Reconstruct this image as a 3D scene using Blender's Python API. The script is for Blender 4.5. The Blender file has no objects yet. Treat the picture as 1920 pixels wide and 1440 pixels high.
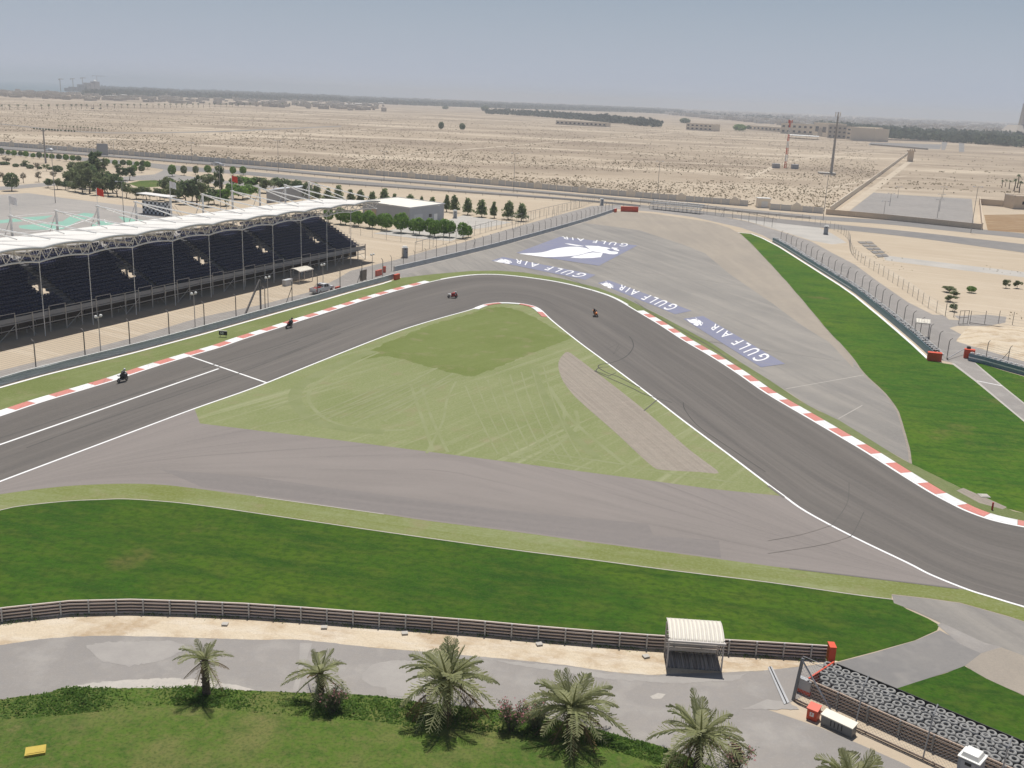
import bpy, bmesh, math, random
from mathutils import Vector, Matrix
from mathutils.geometry import tessellate_polygon

# ------------------------------------------------------------------ camera, sky, sun, exposure
scene = bpy.context.scene
COL = scene.collection
FPX, SLOPE, YC, CAMZ = 1900.0, 0.041, 185.0, 36.0      # focal length in px of a 1920 px wide frame, horizon, tower height
ROLL = math.atan(SLOPE)
PITCH = math.atan((720 - YC) * math.cos(ROLL) / FPX)
_c, _s = math.cos(ROLL), math.sin(ROLL)
FW = Vector((0, math.cos(PITCH), -math.sin(PITCH)))
_up = Vector((0, math.sin(PITCH), math.cos(PITCH)))
_rt = Vector((1, 0, 0))
CR = _c * _rt + _s * _up
CU = -_s * _rt + _c * _up
CAM = Vector((0, 0, CAMZ))
cam_data = bpy.data.cameras.new("camera")
cam_data.sensor_width = 36.0
cam_data.lens = FPX / 1920 * 36.0
cam_data.clip_start = 1.0
cam_data.clip_end = 60000.0
cam = bpy.data.objects.new("camera", cam_data)
COL.objects.link(cam)
m3 = Matrix((CR, CU, -FW)).transposed()
cam.matrix_world = Matrix.Translation(CAM) @ m3.to_4x4()
scene.camera = cam

SUN_EL, SUN_AZ = math.radians(71), math.radians(6)     # beyond the scene, high: shadows fall towards the tower
world = bpy.data.worlds.new("World")
scene.world = world
world.use_nodes = True
wn = world.node_tree
bg = wn.nodes["Background"]
sky = wn.nodes.new("ShaderNodeTexSky")
sky.sky_type = 'NISHITA'
sky.sun_disc = False
sky.sun_elevation = SUN_EL
sky.sun_rotation = SUN_AZ
sky.air_density = 1.0
sky.dust_density = 1.0
sky.ozone_density = 3.0
sky.altitude = 0
# dust hangs low all round the horizon: the Nishita sky fades into it with falling elevation
_tc = wn.nodes.new("ShaderNodeTexCoord"); _sp = wn.nodes.new("ShaderNodeSeparateXYZ"); _mr = wn.nodes.new("ShaderNodeMapRange"); _mx = wn.nodes.new("ShaderNodeMix")
_mx.data_type = 'RGBA'
_mr.inputs['From Min'].default_value = 0.0; _mr.inputs['From Max'].default_value = 0.20
_mr.inputs['To Min'].default_value = 0.92; _mr.inputs['To Max'].default_value = 0.0
wn.links.new(_tc.outputs['Generated'], _sp.inputs[0]); wn.links.new(_sp.outputs[2], _mr.inputs['Value'])
wn.links.new(_mr.outputs[0], _mx.inputs[0]); wn.links.new(sky.outputs[0], _mx.inputs[6])
_mx.inputs[7].default_value = (8.3, 9.5, 11.9, 1.0)
wn.links.new(_mx.outputs[2], bg.inputs[0])
bg.inputs[1].default_value = 0.055
sd = bpy.data.lights.new("sun", 'SUN')
sd.energy = 4.75
sd.angle = math.radians(0.55)
sd.color = (1.0, 0.965, 0.915)
sun = bpy.data.objects.new("sun", sd)
COL.objects.link(sun)
sun_dir = Vector((math.sin(SUN_AZ) * math.cos(SUN_EL), math.cos(SUN_AZ) * math.cos(SUN_EL), math.sin(SUN_EL)))
sun.rotation_euler = sun_dir.to_track_quat('Z', 'Y').to_euler()
sun.location = (0, 0, 90)
scene.view_settings.view_transform = 'Standard'
scene.view_settings.look = 'None'
scene.view_settings.exposure = 0.0
scene.view_settings.gamma = 1.0
scene.cycles.max_bounces = 6
scene.cycles.volume_bounces = 1
scene.cycles.transparent_max_bounces = 6

# ------------------------------------------------------------------ measuring: photo pixel <-> place
def P(x, y, z=0.0):
    """the place (at height z) that lies behind a pixel of the 1920x1440 photograph"""
    d = (x - 960) * CR + (720 - y) * CU + FPX * FW
    return CAM + d * ((z - CAMZ) / d.z)
def Q(p):
    d = Vector(p) - CAM
    k = FPX / d.dot(FW)
    return 960 + k * d.dot(CR), 720 - k * d.dot(CU)
def hz(b, yt):
    lo, hi = 0.0, 90.0
    for _ in range(40):
        m = (lo + hi) / 2
        if Q((b[0], b[1], m))[1] > yt: lo = m
        else: hi = m
    return lo
def ppm(b):
    return FPX / (Vector(b) - CAM).dot(FW)
RNG = random.Random(7)

# ------------------------------------------------------------------ materials
MATS = {}
def newmat(name):
    m = bpy.data.materials.new(name)
    m.use_nodes = True
    MATS[name] = m
    return m, m.node_tree, m.node_tree.nodes["Principled BSDF"]
def node(nt, t, **kw):
    n = nt.nodes.new(t)
    for k, v in kw.items():
        if k.startswith('i_'):
            n.inputs[k[2:].replace('_', ' ')].default_value = v
        else:
            setattr(n, k, v)
    return n
def c4(c): return (c[0], c[1], c[2], 1.0)
def coord(nt, kind='Object', scale=(1, 1, 1), rot=0.0):
    tc = node(nt, "ShaderNodeTexCoord")
    mp = node(nt, "ShaderNodeMapping")
    mp.vector_type = 'TEXTURE'            # turn first, then stretch
    mp.inputs['Scale'].default_value = tuple(1.0/s for s in scale)
    mp.inputs['Rotation'].default_value = (0, 0, -rot)
    nt.links.new(tc.outputs[kind], mp.inputs['Vector'])
    return mp.outputs[0]
def noise(nt, vec, scale, detail=4, rough=0.55, lo=0.35, hi=0.65):
    n = node(nt, "ShaderNodeTexNoise")
    n.inputs['Scale'].default_value = scale
    n.inputs['Detail'].default_value = detail
    n.inputs['Roughness'].default_value = rough
    nt.links.new(vec, n.inputs['Vector'])
    r = node(nt, "ShaderNodeMapRange")
    r.inputs['From Min'].default_value = lo
    r.inputs['From Max'].default_value = hi
    nt.links.new(n.outputs[0], r.inputs['Value'])
    return r.outputs[0]
def mix(nt, fac, a, b, blend='MIX'):
    m = node(nt, "ShaderNodeMix", data_type='RGBA', blend_type=blend)
    for inp, v in ((m.inputs[0], fac), (m.inputs[6], a), (m.inputs[7], b)):
        if hasattr(v, 'is_output'): nt.links.new(v, inp)
        elif isinstance(v, (int, float)): inp.default_value = v
        else: inp.default_value = c4(v)
    return m.outputs[2]
def mul(nt, a, b, op='MULTIPLY'):
    m = node(nt, "ShaderNodeMath", operation=op)
    for inp, v in ((m.inputs[0], a), (m.inputs[1], b)):
        if hasattr(v, 'is_output'): nt.links.new(v, inp)
        else: inp.default_value = v
    return m.outputs[0]
def surf(name, base, layers=(), rough=0.9, bump=None, kind='Object', metallic=0.0, spec=0.3):
    """base colour + layers of (scale or (sx,sy,sz), rotation, strength, colour, lo, hi)"""
    m, nt, b = newmat(name)
    col = c4(base)
    cur = None
    for (sc, rot, strength, colr, lo, hi) in layers:
        if isinstance(sc, (int, float)): sc = (sc, sc, sc)
        f = noise(nt, coord(nt, kind, sc, rot), 1.0, 5, 0.6, lo, hi)
        f = mul(nt, f, strength)
        cur = mix(nt, f, base if cur is None else cur, colr)
    if cur is None: b.inputs['Base Color'].default_value = col
    else: nt.links.new(cur, b.inputs['Base Color'])
    b.inputs['Roughness'].default_value = rough
    b.inputs['Metallic'].default_value = metallic
    b.inputs['Specular IOR Level'].default_value = spec
    if bump:
        bn = node(nt, "ShaderNodeBump")
        bn.inputs['Strength'].default_value = bump[1]
        bn.inputs['Distance'].default_value = bump[2] if len(bump) > 2 else 0.05
        nt.links.new(noise(nt, coord(nt, kind, (bump[0],) * 3), 1.0, 4, 0.6, 0.0, 1.0), bn.inputs['Height'])
        nt.links.new(bn.outputs[0], b.inputs['Normal'])
    return m
def paint(name, colr, rough=0.5, metallic=0.0, dirt=0.18, scale=1.2):
    d = [x * 0.45 for x in colr]
    return surf(name, colr, [(scale, 0, dirt, d, 0.45, 0.75), (scale * 9, 0, dirt * .6, d, 0.5, 0.8)], rough, None, 'Object', metallic, 0.4)

# ------------------------------------------------------------------ mesh building
class MB:
    def __init__(self): self.v, self.f, self.uv = [], [], None
    def quad(self, a, b, c, d):
        n = len(self.v); self.v += [tuple(a), tuple(b), tuple(c), tuple(d)]; self.f.append((n, n+1, n+2, n+3))
    def tri(self, a, b, c):
        n = len(self.v); self.v += [tuple(a), tuple(b), tuple(c)]; self.f.append((n, n+1, n+2))
    def hexa(self, p):
        """8 corners: bottom 0-3 counter-clockwise, top 4-7"""
        n = len(self.v); self.v += [tuple(q) for q in p]
        for f in ((0,3,2,1),(4,5,6,7),(0,1,5,4),(1,2,6,5),(2,3,7,6),(3,0,4,7)):
            self.f.append(tuple(n+i for i in f))
    def box(self, c, s, rz=0.0, rx=0.0):
        hx, hy, h = s[0]/2, s[1]/2, s[2]/2
        R = Matrix.Rotation(rz, 3, 'Z') @ Matrix.Rotation(rx, 3, 'X')
        p = []
        for z in (-h, h):
            for (x, y) in ((-hx,-hy),(hx,-hy),(hx,hy),(-hx,hy)):
                p.append(Vector(c) + R @ Vector((x, y, z)))
        self.hexa(p)
    def beam(self, a, b, w, h, up=(0,0,1)):
        a, b = Vector(a), Vector(b)
        d = (b-a).normalized()
        sd_ = d.cross(Vector(up))
        if sd_.length < 1e-4: sd_ = d.cross(Vector((1,0,0)))
        sd_.normalize(); u = sd_.cross(d).normalized()
        p = []
        for q in (a, b):
            p += [q - sd_*w/2 - u*h/2, q + sd_*w/2 - u*h/2, q + sd_*w/2 + u*h/2, q - sd_*w/2 + u*h/2]
        n = len(self.v); self.v += [tuple(q) for q in p]
        for f in ((0,1,2,3),(7,6,5,4),(0,4,5,1),(1,5,6,2),(2,6,7,3),(3,7,4,0)):
            self.f.append(tuple(n+i for i in f))
    def tube(self, pts, r, n=6, cap=True):
        pts = [Vector(p) for p in pts]
        rs = r if isinstance(r, (list, tuple)) else [r]*len(pts)
        rings = []
        prev = None
        for i, p in enumerate(pts):
            d = (pts[min(i+1, len(pts)-1)] - pts[max(i-1, 0)]).normalized()
            if prev is None:
                ref = Vector((0,0,1)) if abs(d.z) < 0.9 else Vector((1,0,0))
                u = d.cross(ref).normalized()
            else:
                u = (prev - d * prev.dot(d)).normalized()
            prev = u
            w = d.cross(u)
            k = len(self.v); ring = []
            for j in range(n):
                a = 2*math.pi*j/n
                self.v.append(tuple(p + (u*math.cos(a) + w*math.sin(a))*rs[i])); ring.append(k+j)
            rings.append(ring)
        for A, B in zip(rings, rings[1:]):
            for j in range(n):
                self.f.append((A[j], A[(j+1)%n], B[(j+1)%n], B[j]))
        if cap:
            self.f.append(tuple(reversed(rings[0]))); self.f.append(tuple(rings[-1]))
    def lathe(self, prof, c=(0,0,0), n=16, axis='Z'):
        rings = []
        for (r, z) in prof:
            k = len(self.v); ring = []
            for j in range(n):
                a = 2*math.pi*j/n
                q = (r*math.cos(a), r*math.sin(a), z)
                if axis == 'Y': q = (q[0], q[2], q[1])
                if axis == 'X': q = (q[2], q[0], q[1])
                self.v.append((c[0]+q[0], c[1]+q[1], c[2]+q[2])); ring.append(k+j)
            rings.append(ring)
        for A, B in zip(rings, rings[1:]):
            for j in range(n):
                self.f.append((A[j], A[(j+1)%n], B[(j+1)%n], B[j]))
    def torus(self, c, R, r, n=16, m=8, axis='Z'):
        prof = [(R + r*math.cos(2*math.pi*k/m), r*math.sin(2*math.pi*k/m)) for k in range(m+1)]
        self.lathe(prof, c, n, axis)
    def poly(self, pts, z=None):
        pts = [Vector((p[0], p[1], p[2] if (len(p) > 2 and z is None) else (z or 0))) for p in pts]
        n = len(self.v); self.v += [tuple(p) for p in pts]
        for t in tessellate_polygon([pts]):
            a, b, c = t
            nn = (pts[b]-pts[a]).cross(pts[c]-pts[a])
            self.f.append((n+a, n+b, n+c) if nn.z >= 0 else (n+a, n+c, n+b))
    def prism(self, pts, z0, z1):
        """upright prism over a ground outline"""
        pts = [Vector((p[0], p[1], 0)) for p in pts]
        area = sum(pts[i].x*pts[(i+1)%len(pts)].y - pts[(i+1)%len(pts)].x*pts[i].y for i in range(len(pts)))
        if area < 0: pts.reverse()
        n = len(self.v); k = len(pts)
        self.v += [(p.x, p.y, z0) for p in pts] + [(p.x, p.y, z1) for p in pts]
        for i in range(k): self.f.append((n+i, n+(i+1)%k, n+k+(i+1)%k, n+k+i))
        for t in tessellate_polygon([pts]):
            a, b, c = t
            if (pts[b]-pts[a]).cross(pts[c]-pts[a]).z < 0: b, c = c, b
            self.f.append((n+k+a, n+k+b, n+k+c)); self.f.append((n+a, n+c, n+b))
    def strip(self, A, B, uv=None):
        """ribbon between two equally long polylines"""
        n = len(self.v); k = len(A)
        self.v += [tuple(p) for p in A] + [tuple(p) for p in B]
        for i in range(k-1): self.f.append((n+i, n+i+1, n+k+i+1, n+k+i))
    def mesh(self, name, smooth=False):
        me = bpy.data.meshes.new(name)
        me.from_pydata(self.v, [], self.f)
        if smooth:
            me.polygons.foreach_set('use_smooth', [True]*len(me.polygons))
        me.update()
        return me
def tag(o, label=None, cat=None, group=None, kind=None):
    if label: o['label'] = label
    if cat: o['category'] = cat
    if group: o['group'] = group
    if kind: o['kind'] = kind
    return o
def mobj(name, me, mat, parent=None, world=False):
    o = bpy.data.objects.new(name, me)
    if mat is not None and not me.materials: me.materials.append(MATS[mat] if isinstance(mat, str) else mat)
    COL.objects.link(o)
    if parent is not None:
        o.parent = parent
        if world: o.matrix_parent_inverse = Matrix.Translation(-parent.location)
    return o
def obj(name, mb, mat, parent=None, world=True, smooth=False):
    return mobj(name, mb.mesh(name, smooth), mat, parent, world)
def thing(name, label, cat, loc=(0,0,0), rz=0.0, group=None):
    o = bpy.data.objects.new(name, None)
    o.empty_display_size = 0.3
    o.location = loc; o.rotation_euler = (0, 0, rz)
    COL.objects.link(o)
    return tag(o, label, cat, group)
def dup(root, loc, rz=0.0, label=None, scale=None, group=None):
    r = root.copy(); COL.objects.link(r)
    r.location = loc; r.rotation_euler = (0, 0, rz)
    if scale is not None: r.scale = scale if isinstance(scale, (tuple, list)) else (scale,)*3
    if label: r['label'] = label
    if group: r['group'] = group
    for ch in list(root.children):
        c = ch.copy(); COL.objects.link(c); c.parent = r; c.matrix_parent_inverse = ch.matrix_parent_inverse.copy()
        for g in list(ch.children):
            d = g.copy(); COL.objects.link(d); d.parent = c; d.matrix_parent_inverse = g.matrix_parent_inverse.copy()
    return r
_ONES = ['', 'first', 'second', 'third', 'fourth', 'fifth', 'sixth', 'seventh', 'eighth', 'ninth', 'tenth', 'eleventh', 'twelfth',
         'thirteenth', 'fourteenth', 'fifteenth', 'sixteenth', 'seventeenth', 'eighteenth', 'nineteenth']
_TENS = {2: 'twent', 3: 'thirt', 4: 'fort', 5: 'fift', 6: 'sixt', 7: 'sevent'}
def ordn(i):
    i += 1
    if i < 20: return _ONES[i]
    t, o = divmod(i, 10)
    return _TENS[t] + ('ieth' if o == 0 else 'y-' + _ONES[o])
def catmull(pts, n=6):
    """smooth a list of 2-D points"""
    out = []
    for i in range(len(pts)-1):
        p0 = pts[max(i-1, 0)]; p1 = pts[i]; p2 = pts[i+1]; p3 = pts[min(i+2, len(pts)-1)]
        for k in range(n):
            t = k/n
            out.append(tuple(0.5*((2*p1[j]) + (-p0[j]+p2[j])*t + (2*p0[j]-5*p1[j]+4*p2[j]-p3[j])*t*t + (-p0[j]+3*p1[j]-3*p2[j]+p3[j])*t**3) for j in (0, 1)))
    out.append(tuple(pts[-1]))
    return out
def G(pts, z=0.0): return [P(x, y, 0.0) + Vector((0, 0, z)) for (x, y) in pts]
def plen(W):
    s = [0.0]
    for a, b in zip(W, W[1:]): s.append(s[-1] + (b-a).length)
    return s
def along(W, d):
    """point and direction at distance d along a polyline"""
    s = plen(W)
    d = max(0.0, min(d, s[-1]-1e-6))
    for i in range(len(W)-1):
        if s[i+1] >= d:
            t = (d - s[i])/max(1e-9, s[i+1]-s[i])
            return W[i].lerp(W[i+1], t), (W[i+1]-W[i]).normalized()
def resample(W, n):
    L = plen(W)[-1]
    return [along(W, L*i/(n-1))[0] for i in range(n)]
def offset(W, d):
    """move a ground polyline sideways (positive: to the left of its direction)"""
    out = []
    for i, p in enumerate(W):
        t = (W[min(i+1, len(W)-1)] - W[max(i-1, 0)]); t.z = 0; t.normalize()
        out.append(p + Vector((-t.y, t.x, 0))*d)
    return out
# ------------------------------------------------------------------ ground materials
def sand_material():
    m, nt, b = newmat("desert_sand")
    v1 = coord(nt, 'Object', (1, 1, 1))
    big = noise(nt, v1, 0.006, 5, 0.6, 0.38, 0.62)
    mid = noise(nt, v1, 0.05, 5, 0.65, 0.35, 0.7)
    fin = noise(nt, v1, 0.9, 5, 0.7, 0.3, 0.7)
    stone = noise(nt, v1, 0.35, 3, 0.7, 0.60, 0.68)
    c = mix(nt, big, (0.445, 0.368, 0.272), (0.530, 0.446, 0.338))
    c = mix(nt, mul(nt, mid, 0.45), c, (0.40, 0.315, 0.225))
    tr = noise(nt, coord(nt, 'Object', (0.03, 0.5, 1), 0.5), 1.0, 4, 0.6, 0.52, 0.66)
    c = mix(nt, mul(nt, tr, 0.35), c, (0.62, 0.54, 0.43))
    c = mix(nt, mul(nt, fin, 0.22), c, (0.40, 0.33, 0.25))
    # sparse dry scrub and stones cover the open desert beyond the boundary wall
    sep = node(nt, "ShaderNodeSeparateXYZ"); nt.links.new(v1, sep.inputs[0])
    far = node(nt, "ShaderNodeMapRange"); far.inputs['From Min'].default_value = 390; far.inputs['From Max'].default_value = 560
    nt.links.new(sep.outputs[1], far.inputs['Value'])
    patch = noise(nt, v1, 0.011, 4, 0.6, 0.40, 0.58)
    scr = mul(nt, mul(nt, stone, far.outputs[0]), patch)
    c = mix(nt, mul(nt, scr, 0.65), c, (0.22, 0.18, 0.135))
    fz = mul(nt, far.outputs[0], 0.5)
    c = mix(nt, fz, c, (0.300, 0.236, 0.172))
    far2 = node(nt, "ShaderNodeMapRange"); far2.inputs['From Min'].default_value = 650; far2.inputs['From Max'].default_value = 1500
    nt.links.new(sep.outputs[1], far2.inputs['Value'])
    p2 = noise(nt, coord(nt, 'Object', (0.8, 1.2, 1)), 0.007, 5, 0.7, 0.42, 0.62)
    c = mix(nt, mul(nt, mul(nt, p2, far.outputs[0]), 0.75), c, (0.225, 0.175, 0.13))
    p3 = noise(nt, coord(nt, 'Object', (0.35, 1.3, 1), 0.12), 0.012, 5, 0.65, 0.52, 0.62)
    c = mix(nt, mul(nt, mul(nt, p3, far.outputs[0]), 0.6), c, (0.60, 0.51, 0.39))
    nt.links.new(c, b.inputs['Base Color'])
    b.inputs['Roughness'].default_value = 1.0
    b.inputs['Specular IOR Level'].default_value = 0.1
    bn = node(nt, "ShaderNodeBump"); bn.inputs['Strength'].default_value = 0.5; bn.inputs['Distance'].default_value = 0.15
    nt.links.new(noise(nt, v1, 0.8, 5, 0.65, 0, 1), bn.inputs['Height'])
    nt.links.new(bn.outputs[0], b.inputs['Normal'])
sand_material()

def track_material(name, base, dark, light, line=True, seed=0.0):
    """worn tarmac: streaks along the driving direction (UV u runs along, v across)"""
    m, nt, b = newmat(name)
    uv = coord(nt, 'UV', (0.02, 9.0, 1)); 
    uv2 = coord(nt, 'UV', (0.035, 38.0, 1))
    st = noise(nt, uv, 1.0, 4, 0.6, 0.35, 0.68)
    st2 = noise(nt, uv2, 1.0, 4, 0.65, 0.45, 0.72)
    ob = coord(nt, 'Object')
    blot = noise(nt, ob, 0.06, 4, 0.6, 0.38, 0.66)
    fine = noise(nt, ob, 2.2, 5, 0.75, 0.35, 0.7)
    grit = noise(nt, ob, 9.0, 3, 0.8, 0.3, 0.75)
    c = mix(nt, mul(nt, blot, 0.5), base, light)
    c = mix(nt, mul(nt, st, 0.75), c, dark)
    c = mix(nt, mul(nt, st2, 0.60), c, dark)
    st3 = noise(nt, coord(nt, 'UV', (0.012, 85.0, 1)), 1.0, 3, 0.6, 0.56, 0.70)
    c = mix(nt, mul(nt, st3, 0.55), c, [x*.75 for x in dark])
    if line:
        sp = node(nt, "ShaderNodeSeparateXYZ")
        tc = node(nt, "ShaderNodeTexCoord"); nt.links.new(tc.outputs['UV'], sp.inputs[0])
        # rubber laid down along the racing line (second UV map coordinate z is free: use v)
        r = node(nt, "ShaderNodeMapRange"); r.inputs['From Min'].default_value = 0.06; r.inputs['From Max'].default_value = 0.42
        nt.links.new(sp.outputs[1], r.inputs['Value'])
        tri = mul(nt, mul(nt, r.outputs[0], 2.0), 1.0, 'SUBTRACT')
        tri = mul(nt, 1.0, mul(nt, tri, tri), 'SUBTRACT')
        wob = noise(nt, coord(nt, 'UV', (0.01, 4.0, 1)), 1.0, 3, 0.5, 0.3, 0.6)
        c = mix(nt, mul(nt, mul(nt, tri, wob), 0.55), c, [x*0.62 for x in base])
    c = mix(nt, mul(nt, fine, 0.28), c, light)
    c = mix(nt, mul(nt, grit, 0.25), c, dark)
    nt.links.new(c, b.inputs['Base Color'])
    b.inputs['Roughness'].default_value = 0.85
    b.inputs['Specular IOR Level'].default_value = 0.25
    bn = node(nt, "ShaderNodeBump"); bn.inputs['Strength'].default_value = 0.25; bn.inputs['Distance'].default_value = 0.02
    nt.links.new(noise(nt, ob, 6.0, 4, 0.7, 0, 1), bn.inputs['Height'])
    nt.links.new(bn.outputs[0], b.inputs['Normal'])
track_material("track_tarmac", (0.158, 0.141, 0.124), (0.092, 0.084, 0.077), (0.185, 0.165, 0.147))
track_material("old_circuit_tarmac", (0.244, 0.214, 0.194), (0.186, 0.165, 0.151), (0.279, 0.246, 0.223), False)

GRASS = []
surf("infield_grass", (0.041, 0.104, 0.007), [
    (0.045, 0.2, 1.0, (0.079, 0.132, 0.009), 0.42, 0.58), (0.02, 0.9, 0.6, (0.025, 0.076, 0.005), 0.45, 0.6), ((0.12, 0.35, 1), 0.3, 0.75, (0.013, 0.055, 0.005), 0.48, 0.66),
    ((0.35, 0.8, 1), 0.2, 0.65, (0.074, 0.106, 0.014), 0.46, 0.66), (0.09, 1, 0.75, (0.140, 0.106, 0.041), 0.585, 0.72), ((0.3, 1.6, 1), 0.15, 0.45, (0.018, 0.053, 0.005), 0.5, 0.66), (1.6, 0, 0.6, (0.014, 0.046, 0.005), 0.44, 0.66), (5.0, 0, 0.6, (0.068, 0.097, 0.016), 0.48, 0.72)],
    0.95, (3.0, 0.6, 0.08), spec=0.15)
surf("outfield_grass", (0.052, 0.133, 0.009), [
    (0.045, 0.2, 1.0, (0.099, 0.169, 0.011), 0.42, 0.58), (0.02, 0.9, 0.6, (0.032, 0.097, 0.007), 0.45, 0.6), ((0.12, 0.35, 1), 0.3, 0.75, (0.016, 0.070, 0.007), 0.48, 0.66),
    ((0.35, 0.8, 1), 0.2, 0.65, (0.092, 0.136, 0.017), 0.46, 0.66), (0.09, 1, 0.75, (0.174, 0.136, 0.049), 0.585, 0.72), ((0.3, 1.6, 1), 0.15, 0.45, (0.023, 0.068, 0.007), 0.5, 0.66), (1.6, 0, 0.6, (0.018, 0.059, 0.005), 0.44, 0.66), (5.0, 0, 0.6, (0.084, 0.124, 0.020), 0.48, 0.72)],
    0.95, (3.0, 0.6, 0.08), spec=0.15)
surf("lawn_grass", (0.080, 0.137, 0.019), [
    (0.22, 0.2, 0.8, (0.161, 0.159, 0.054), 0.46, 0.64), (0.1, 2.2, 0.8, (0.044, 0.095, 0.014), 0.48, 0.62), (0.6, 1.2, 0.5, (0.195, 0.157, 0.073), 0.58, 0.72), (0.75, 0.5, 0.6, (0.026, 0.073, 0.010), 0.50, 0.72),
    (2.2, 0, 0.6, (0.146, 0.138, 0.049), 0.45, 0.68), (5.0, 0, 0.6, (0.023, 0.052, 0.008), 0.46, 0.68), (14.0, 0, 0.5, (0.127, 0.126, 0.039), 0.5, 0.72)], 0.95, (5.0, 0.8, 0.08), spec=0.15)
def astro(name, base, dark, pale, rot, streak=0.6, extra=()):
    return surf(name, base, [((0.035, 0.55, 1), rot, streak, dark, 0.42, 0.66), ((0.05, 1.6, 1), rot, streak*.6, pale, 0.48, 0.70),
                             (0.07, 0, 0.75, dark, 0.45, 0.62), ((0.06, 2.8, 1), rot, streak*.8, dark, 0.50, 0.68), (1.1, 0, 0.45, dark, 0.42, 0.68), (4.0, 0, 0.45, pale, 0.45, 0.70), (0.3, 0, 0.55, (0.25, 0.215, 0.125), 0.55, 0.72)] + list(extra),
                0.95, (4.0, 0.4, 0.04), spec=0.12)
def ang(a, b):
    d = P(*b) - P(*a); return -math.atan2(d.y, d.x)
astro("verge_grass", (0.180, 0.208, 0.078), (0.130, 0.160, 0.046), (0.235, 0.255, 0.125), ang((0, 740), (480, 612)))
astro("exit_verge_grass", (0.165, 0.190, 0.082), (0.120, 0.150, 0.050), (0.225, 0.235, 0.125), ang((1285, 625), (1630, 830)))
astro("infield_verge_grass", (0.215, 0.240, 0.108), (0.145, 0.168, 0.036), (0.285, 0.300, 0.165), ang((480, 945), (1440, 1078)))
astro("triangle_grass", (0.215, 0.236, 0.106), (0.172, 0.202, 0.075), (0.320, 0.318, 0.190), ang((600, 720), (860, 640)), 0.45, [((0.03, 0.8, 1), ang((640, 760), (830, 700)), 0.5, (0.335, 0.335, 0.21), 0.55, 0.68)])
astro("mown_patch_grass", (0.160, 0.192, 0.062), (0.128, 0.160, 0.042), (0.195, 0.215, 0.090), ang((720, 690), (1060, 600)), 0.45)
surf("gravel_bed", (0.310, 0.272, 0.222), [((0.05, 3.2, 1), ang((1060, 661), (1350, 887)), 0.55, (0.205, 0.170, 0.142), 0.42, 0.66), (0.9, 0, 0.4, (0.40, 0.34, 0.28), 0.45, 0.75),
     (5.0, 0, 0.5, (0.20, 0.165, 0.14), 0.40, 0.75)], 1.0, (5.0, 0.8, 0.08))
surf("runoff_tarmac", (0.270, 0.249, 0.219), [(0.035, 0, 0.9, (0.206, 0.192, 0.173), 0.38, 0.60), ((0.02, 0.35, 1), ang((900, 480), (1600, 800)), 0.7, (0.326, 0.297, 0.257), 0.44, 0.64), ((0.03, 1.1, 1), ang((1200, 500), (1500, 640)), 0.45, (0.177, 0.164, 0.152), 0.52, 0.68),
     (0.4, 0, 0.35, (0.209, 0.197, 0.187), 0.42, 0.75), (2.0, 0, 0.3, (0.335, 0.310, 0.278), 0.45, 0.8), (8.0, 0, 0.3, (0.177, 0.169, 0.163), 0.4, 0.75)], 0.9, (6.0, 0.25, 0.02))
surf("gritty_runoff", (0.345, 0.298, 0.240), [(0.05, 0, 0.7, (0.285, 0.250, 0.208), 0.38, 0.64), ((0.04, 0.4, 1), ang((1300, 440), (1520, 600)), 0.5, (0.40, 0.345, 0.275), 0.42, 0.68),
     (0.7, 0, 0.4, (0.255, 0.225, 0.19), 0.42, 0.75), (6.0, 0, 0.4, (0.22, 0.195, 0.17), 0.4, 0.75)], 1.0, (5.0, 0.5, 0.05))
surf("service_tarmac", (0.284, 0.259, 0.235), [(0.06, 0, 0.7, (0.232, 0.215, 0.197), 0.38, 0.64), (0.35, 0, 0.55, (0.360, 0.335, 0.303), 0.50, 0.68), (1.5, 0, 0.3, (0.216, 0.209, 0.211), 0.42, 0.75),
     (7.0, 0, 0.3, (0.378, 0.364, 0.338), 0.5, 0.8)], 0.9, (6.0, 0.25, 0.02))
surf("access_tarmac", (0.225, 0.211, 0.196), [(0.09, 0, 0.7, (0.170, 0.165, 0.162), 0.38, 0.64), (0.5, 0, 0.5, (0.31, 0.29, 0.26), 0.50, 0.70), (4.0, 0, 0.3, (0.15, 0.145, 0.14), 0.42, 0.75)], 0.9, (6.0, 0.25, 0.02))
surf("highway_tarmac", (0.225, 0.208, 0.190), [(0.02, 0, 0.7, (0.165, 0.16, 0.158), 0.38, 0.64), (0.3, 0, 0.4, (0.28, 0.26, 0.235), 0.45, 0.7)], 0.9)
surf("concrete_pad", (0.46, 0.43, 0.385), [(0.12, 0, 0.6, (0.36, 0.34, 0.31), 0.4, 0.65), (1.5, 0, 0.35, (0.32, 0.30, 0.27), 0.45, 0.75)], 0.95, (5.0, 0.3, 0.02))
surf("car_park_tarmac", (0.345, 0.318, 0.288), [(0.035, 0, 0.7, (0.275, 0.258, 0.238), 0.38, 0.64), ((0.02, 0.6, 1), 0.4, 0.5, (0.25, 0.235, 0.22), 0.45, 0.68), (0.6, 0, 0.35, (0.43, 0.39, 0.34), 0.45, 0.75)], 0.95)
surf("cream_sand", (0.570, 0.478, 0.352), [(0.30, 0, 0.95, (0.42, 0.315, 0.205), 0.46, 0.62), ((0.25, 0.8, 1), 0.1, 0.6, (0.62, 0.55, 0.45), 0.5, 0.62), (1.6, 0, 0.45, (0.64, 0.56, 0.44), 0.45, 0.72), (7.0, 0, 0.45, (0.36, 0.29, 0.21), 0.45, 0.78)], 1.0, (3.0, 0.8, 0.12), spec=0.1)
paint("white_line_paint", (0.80, 0.79, 0.77), 0.7, 0, 0.16, 0.5)
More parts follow.
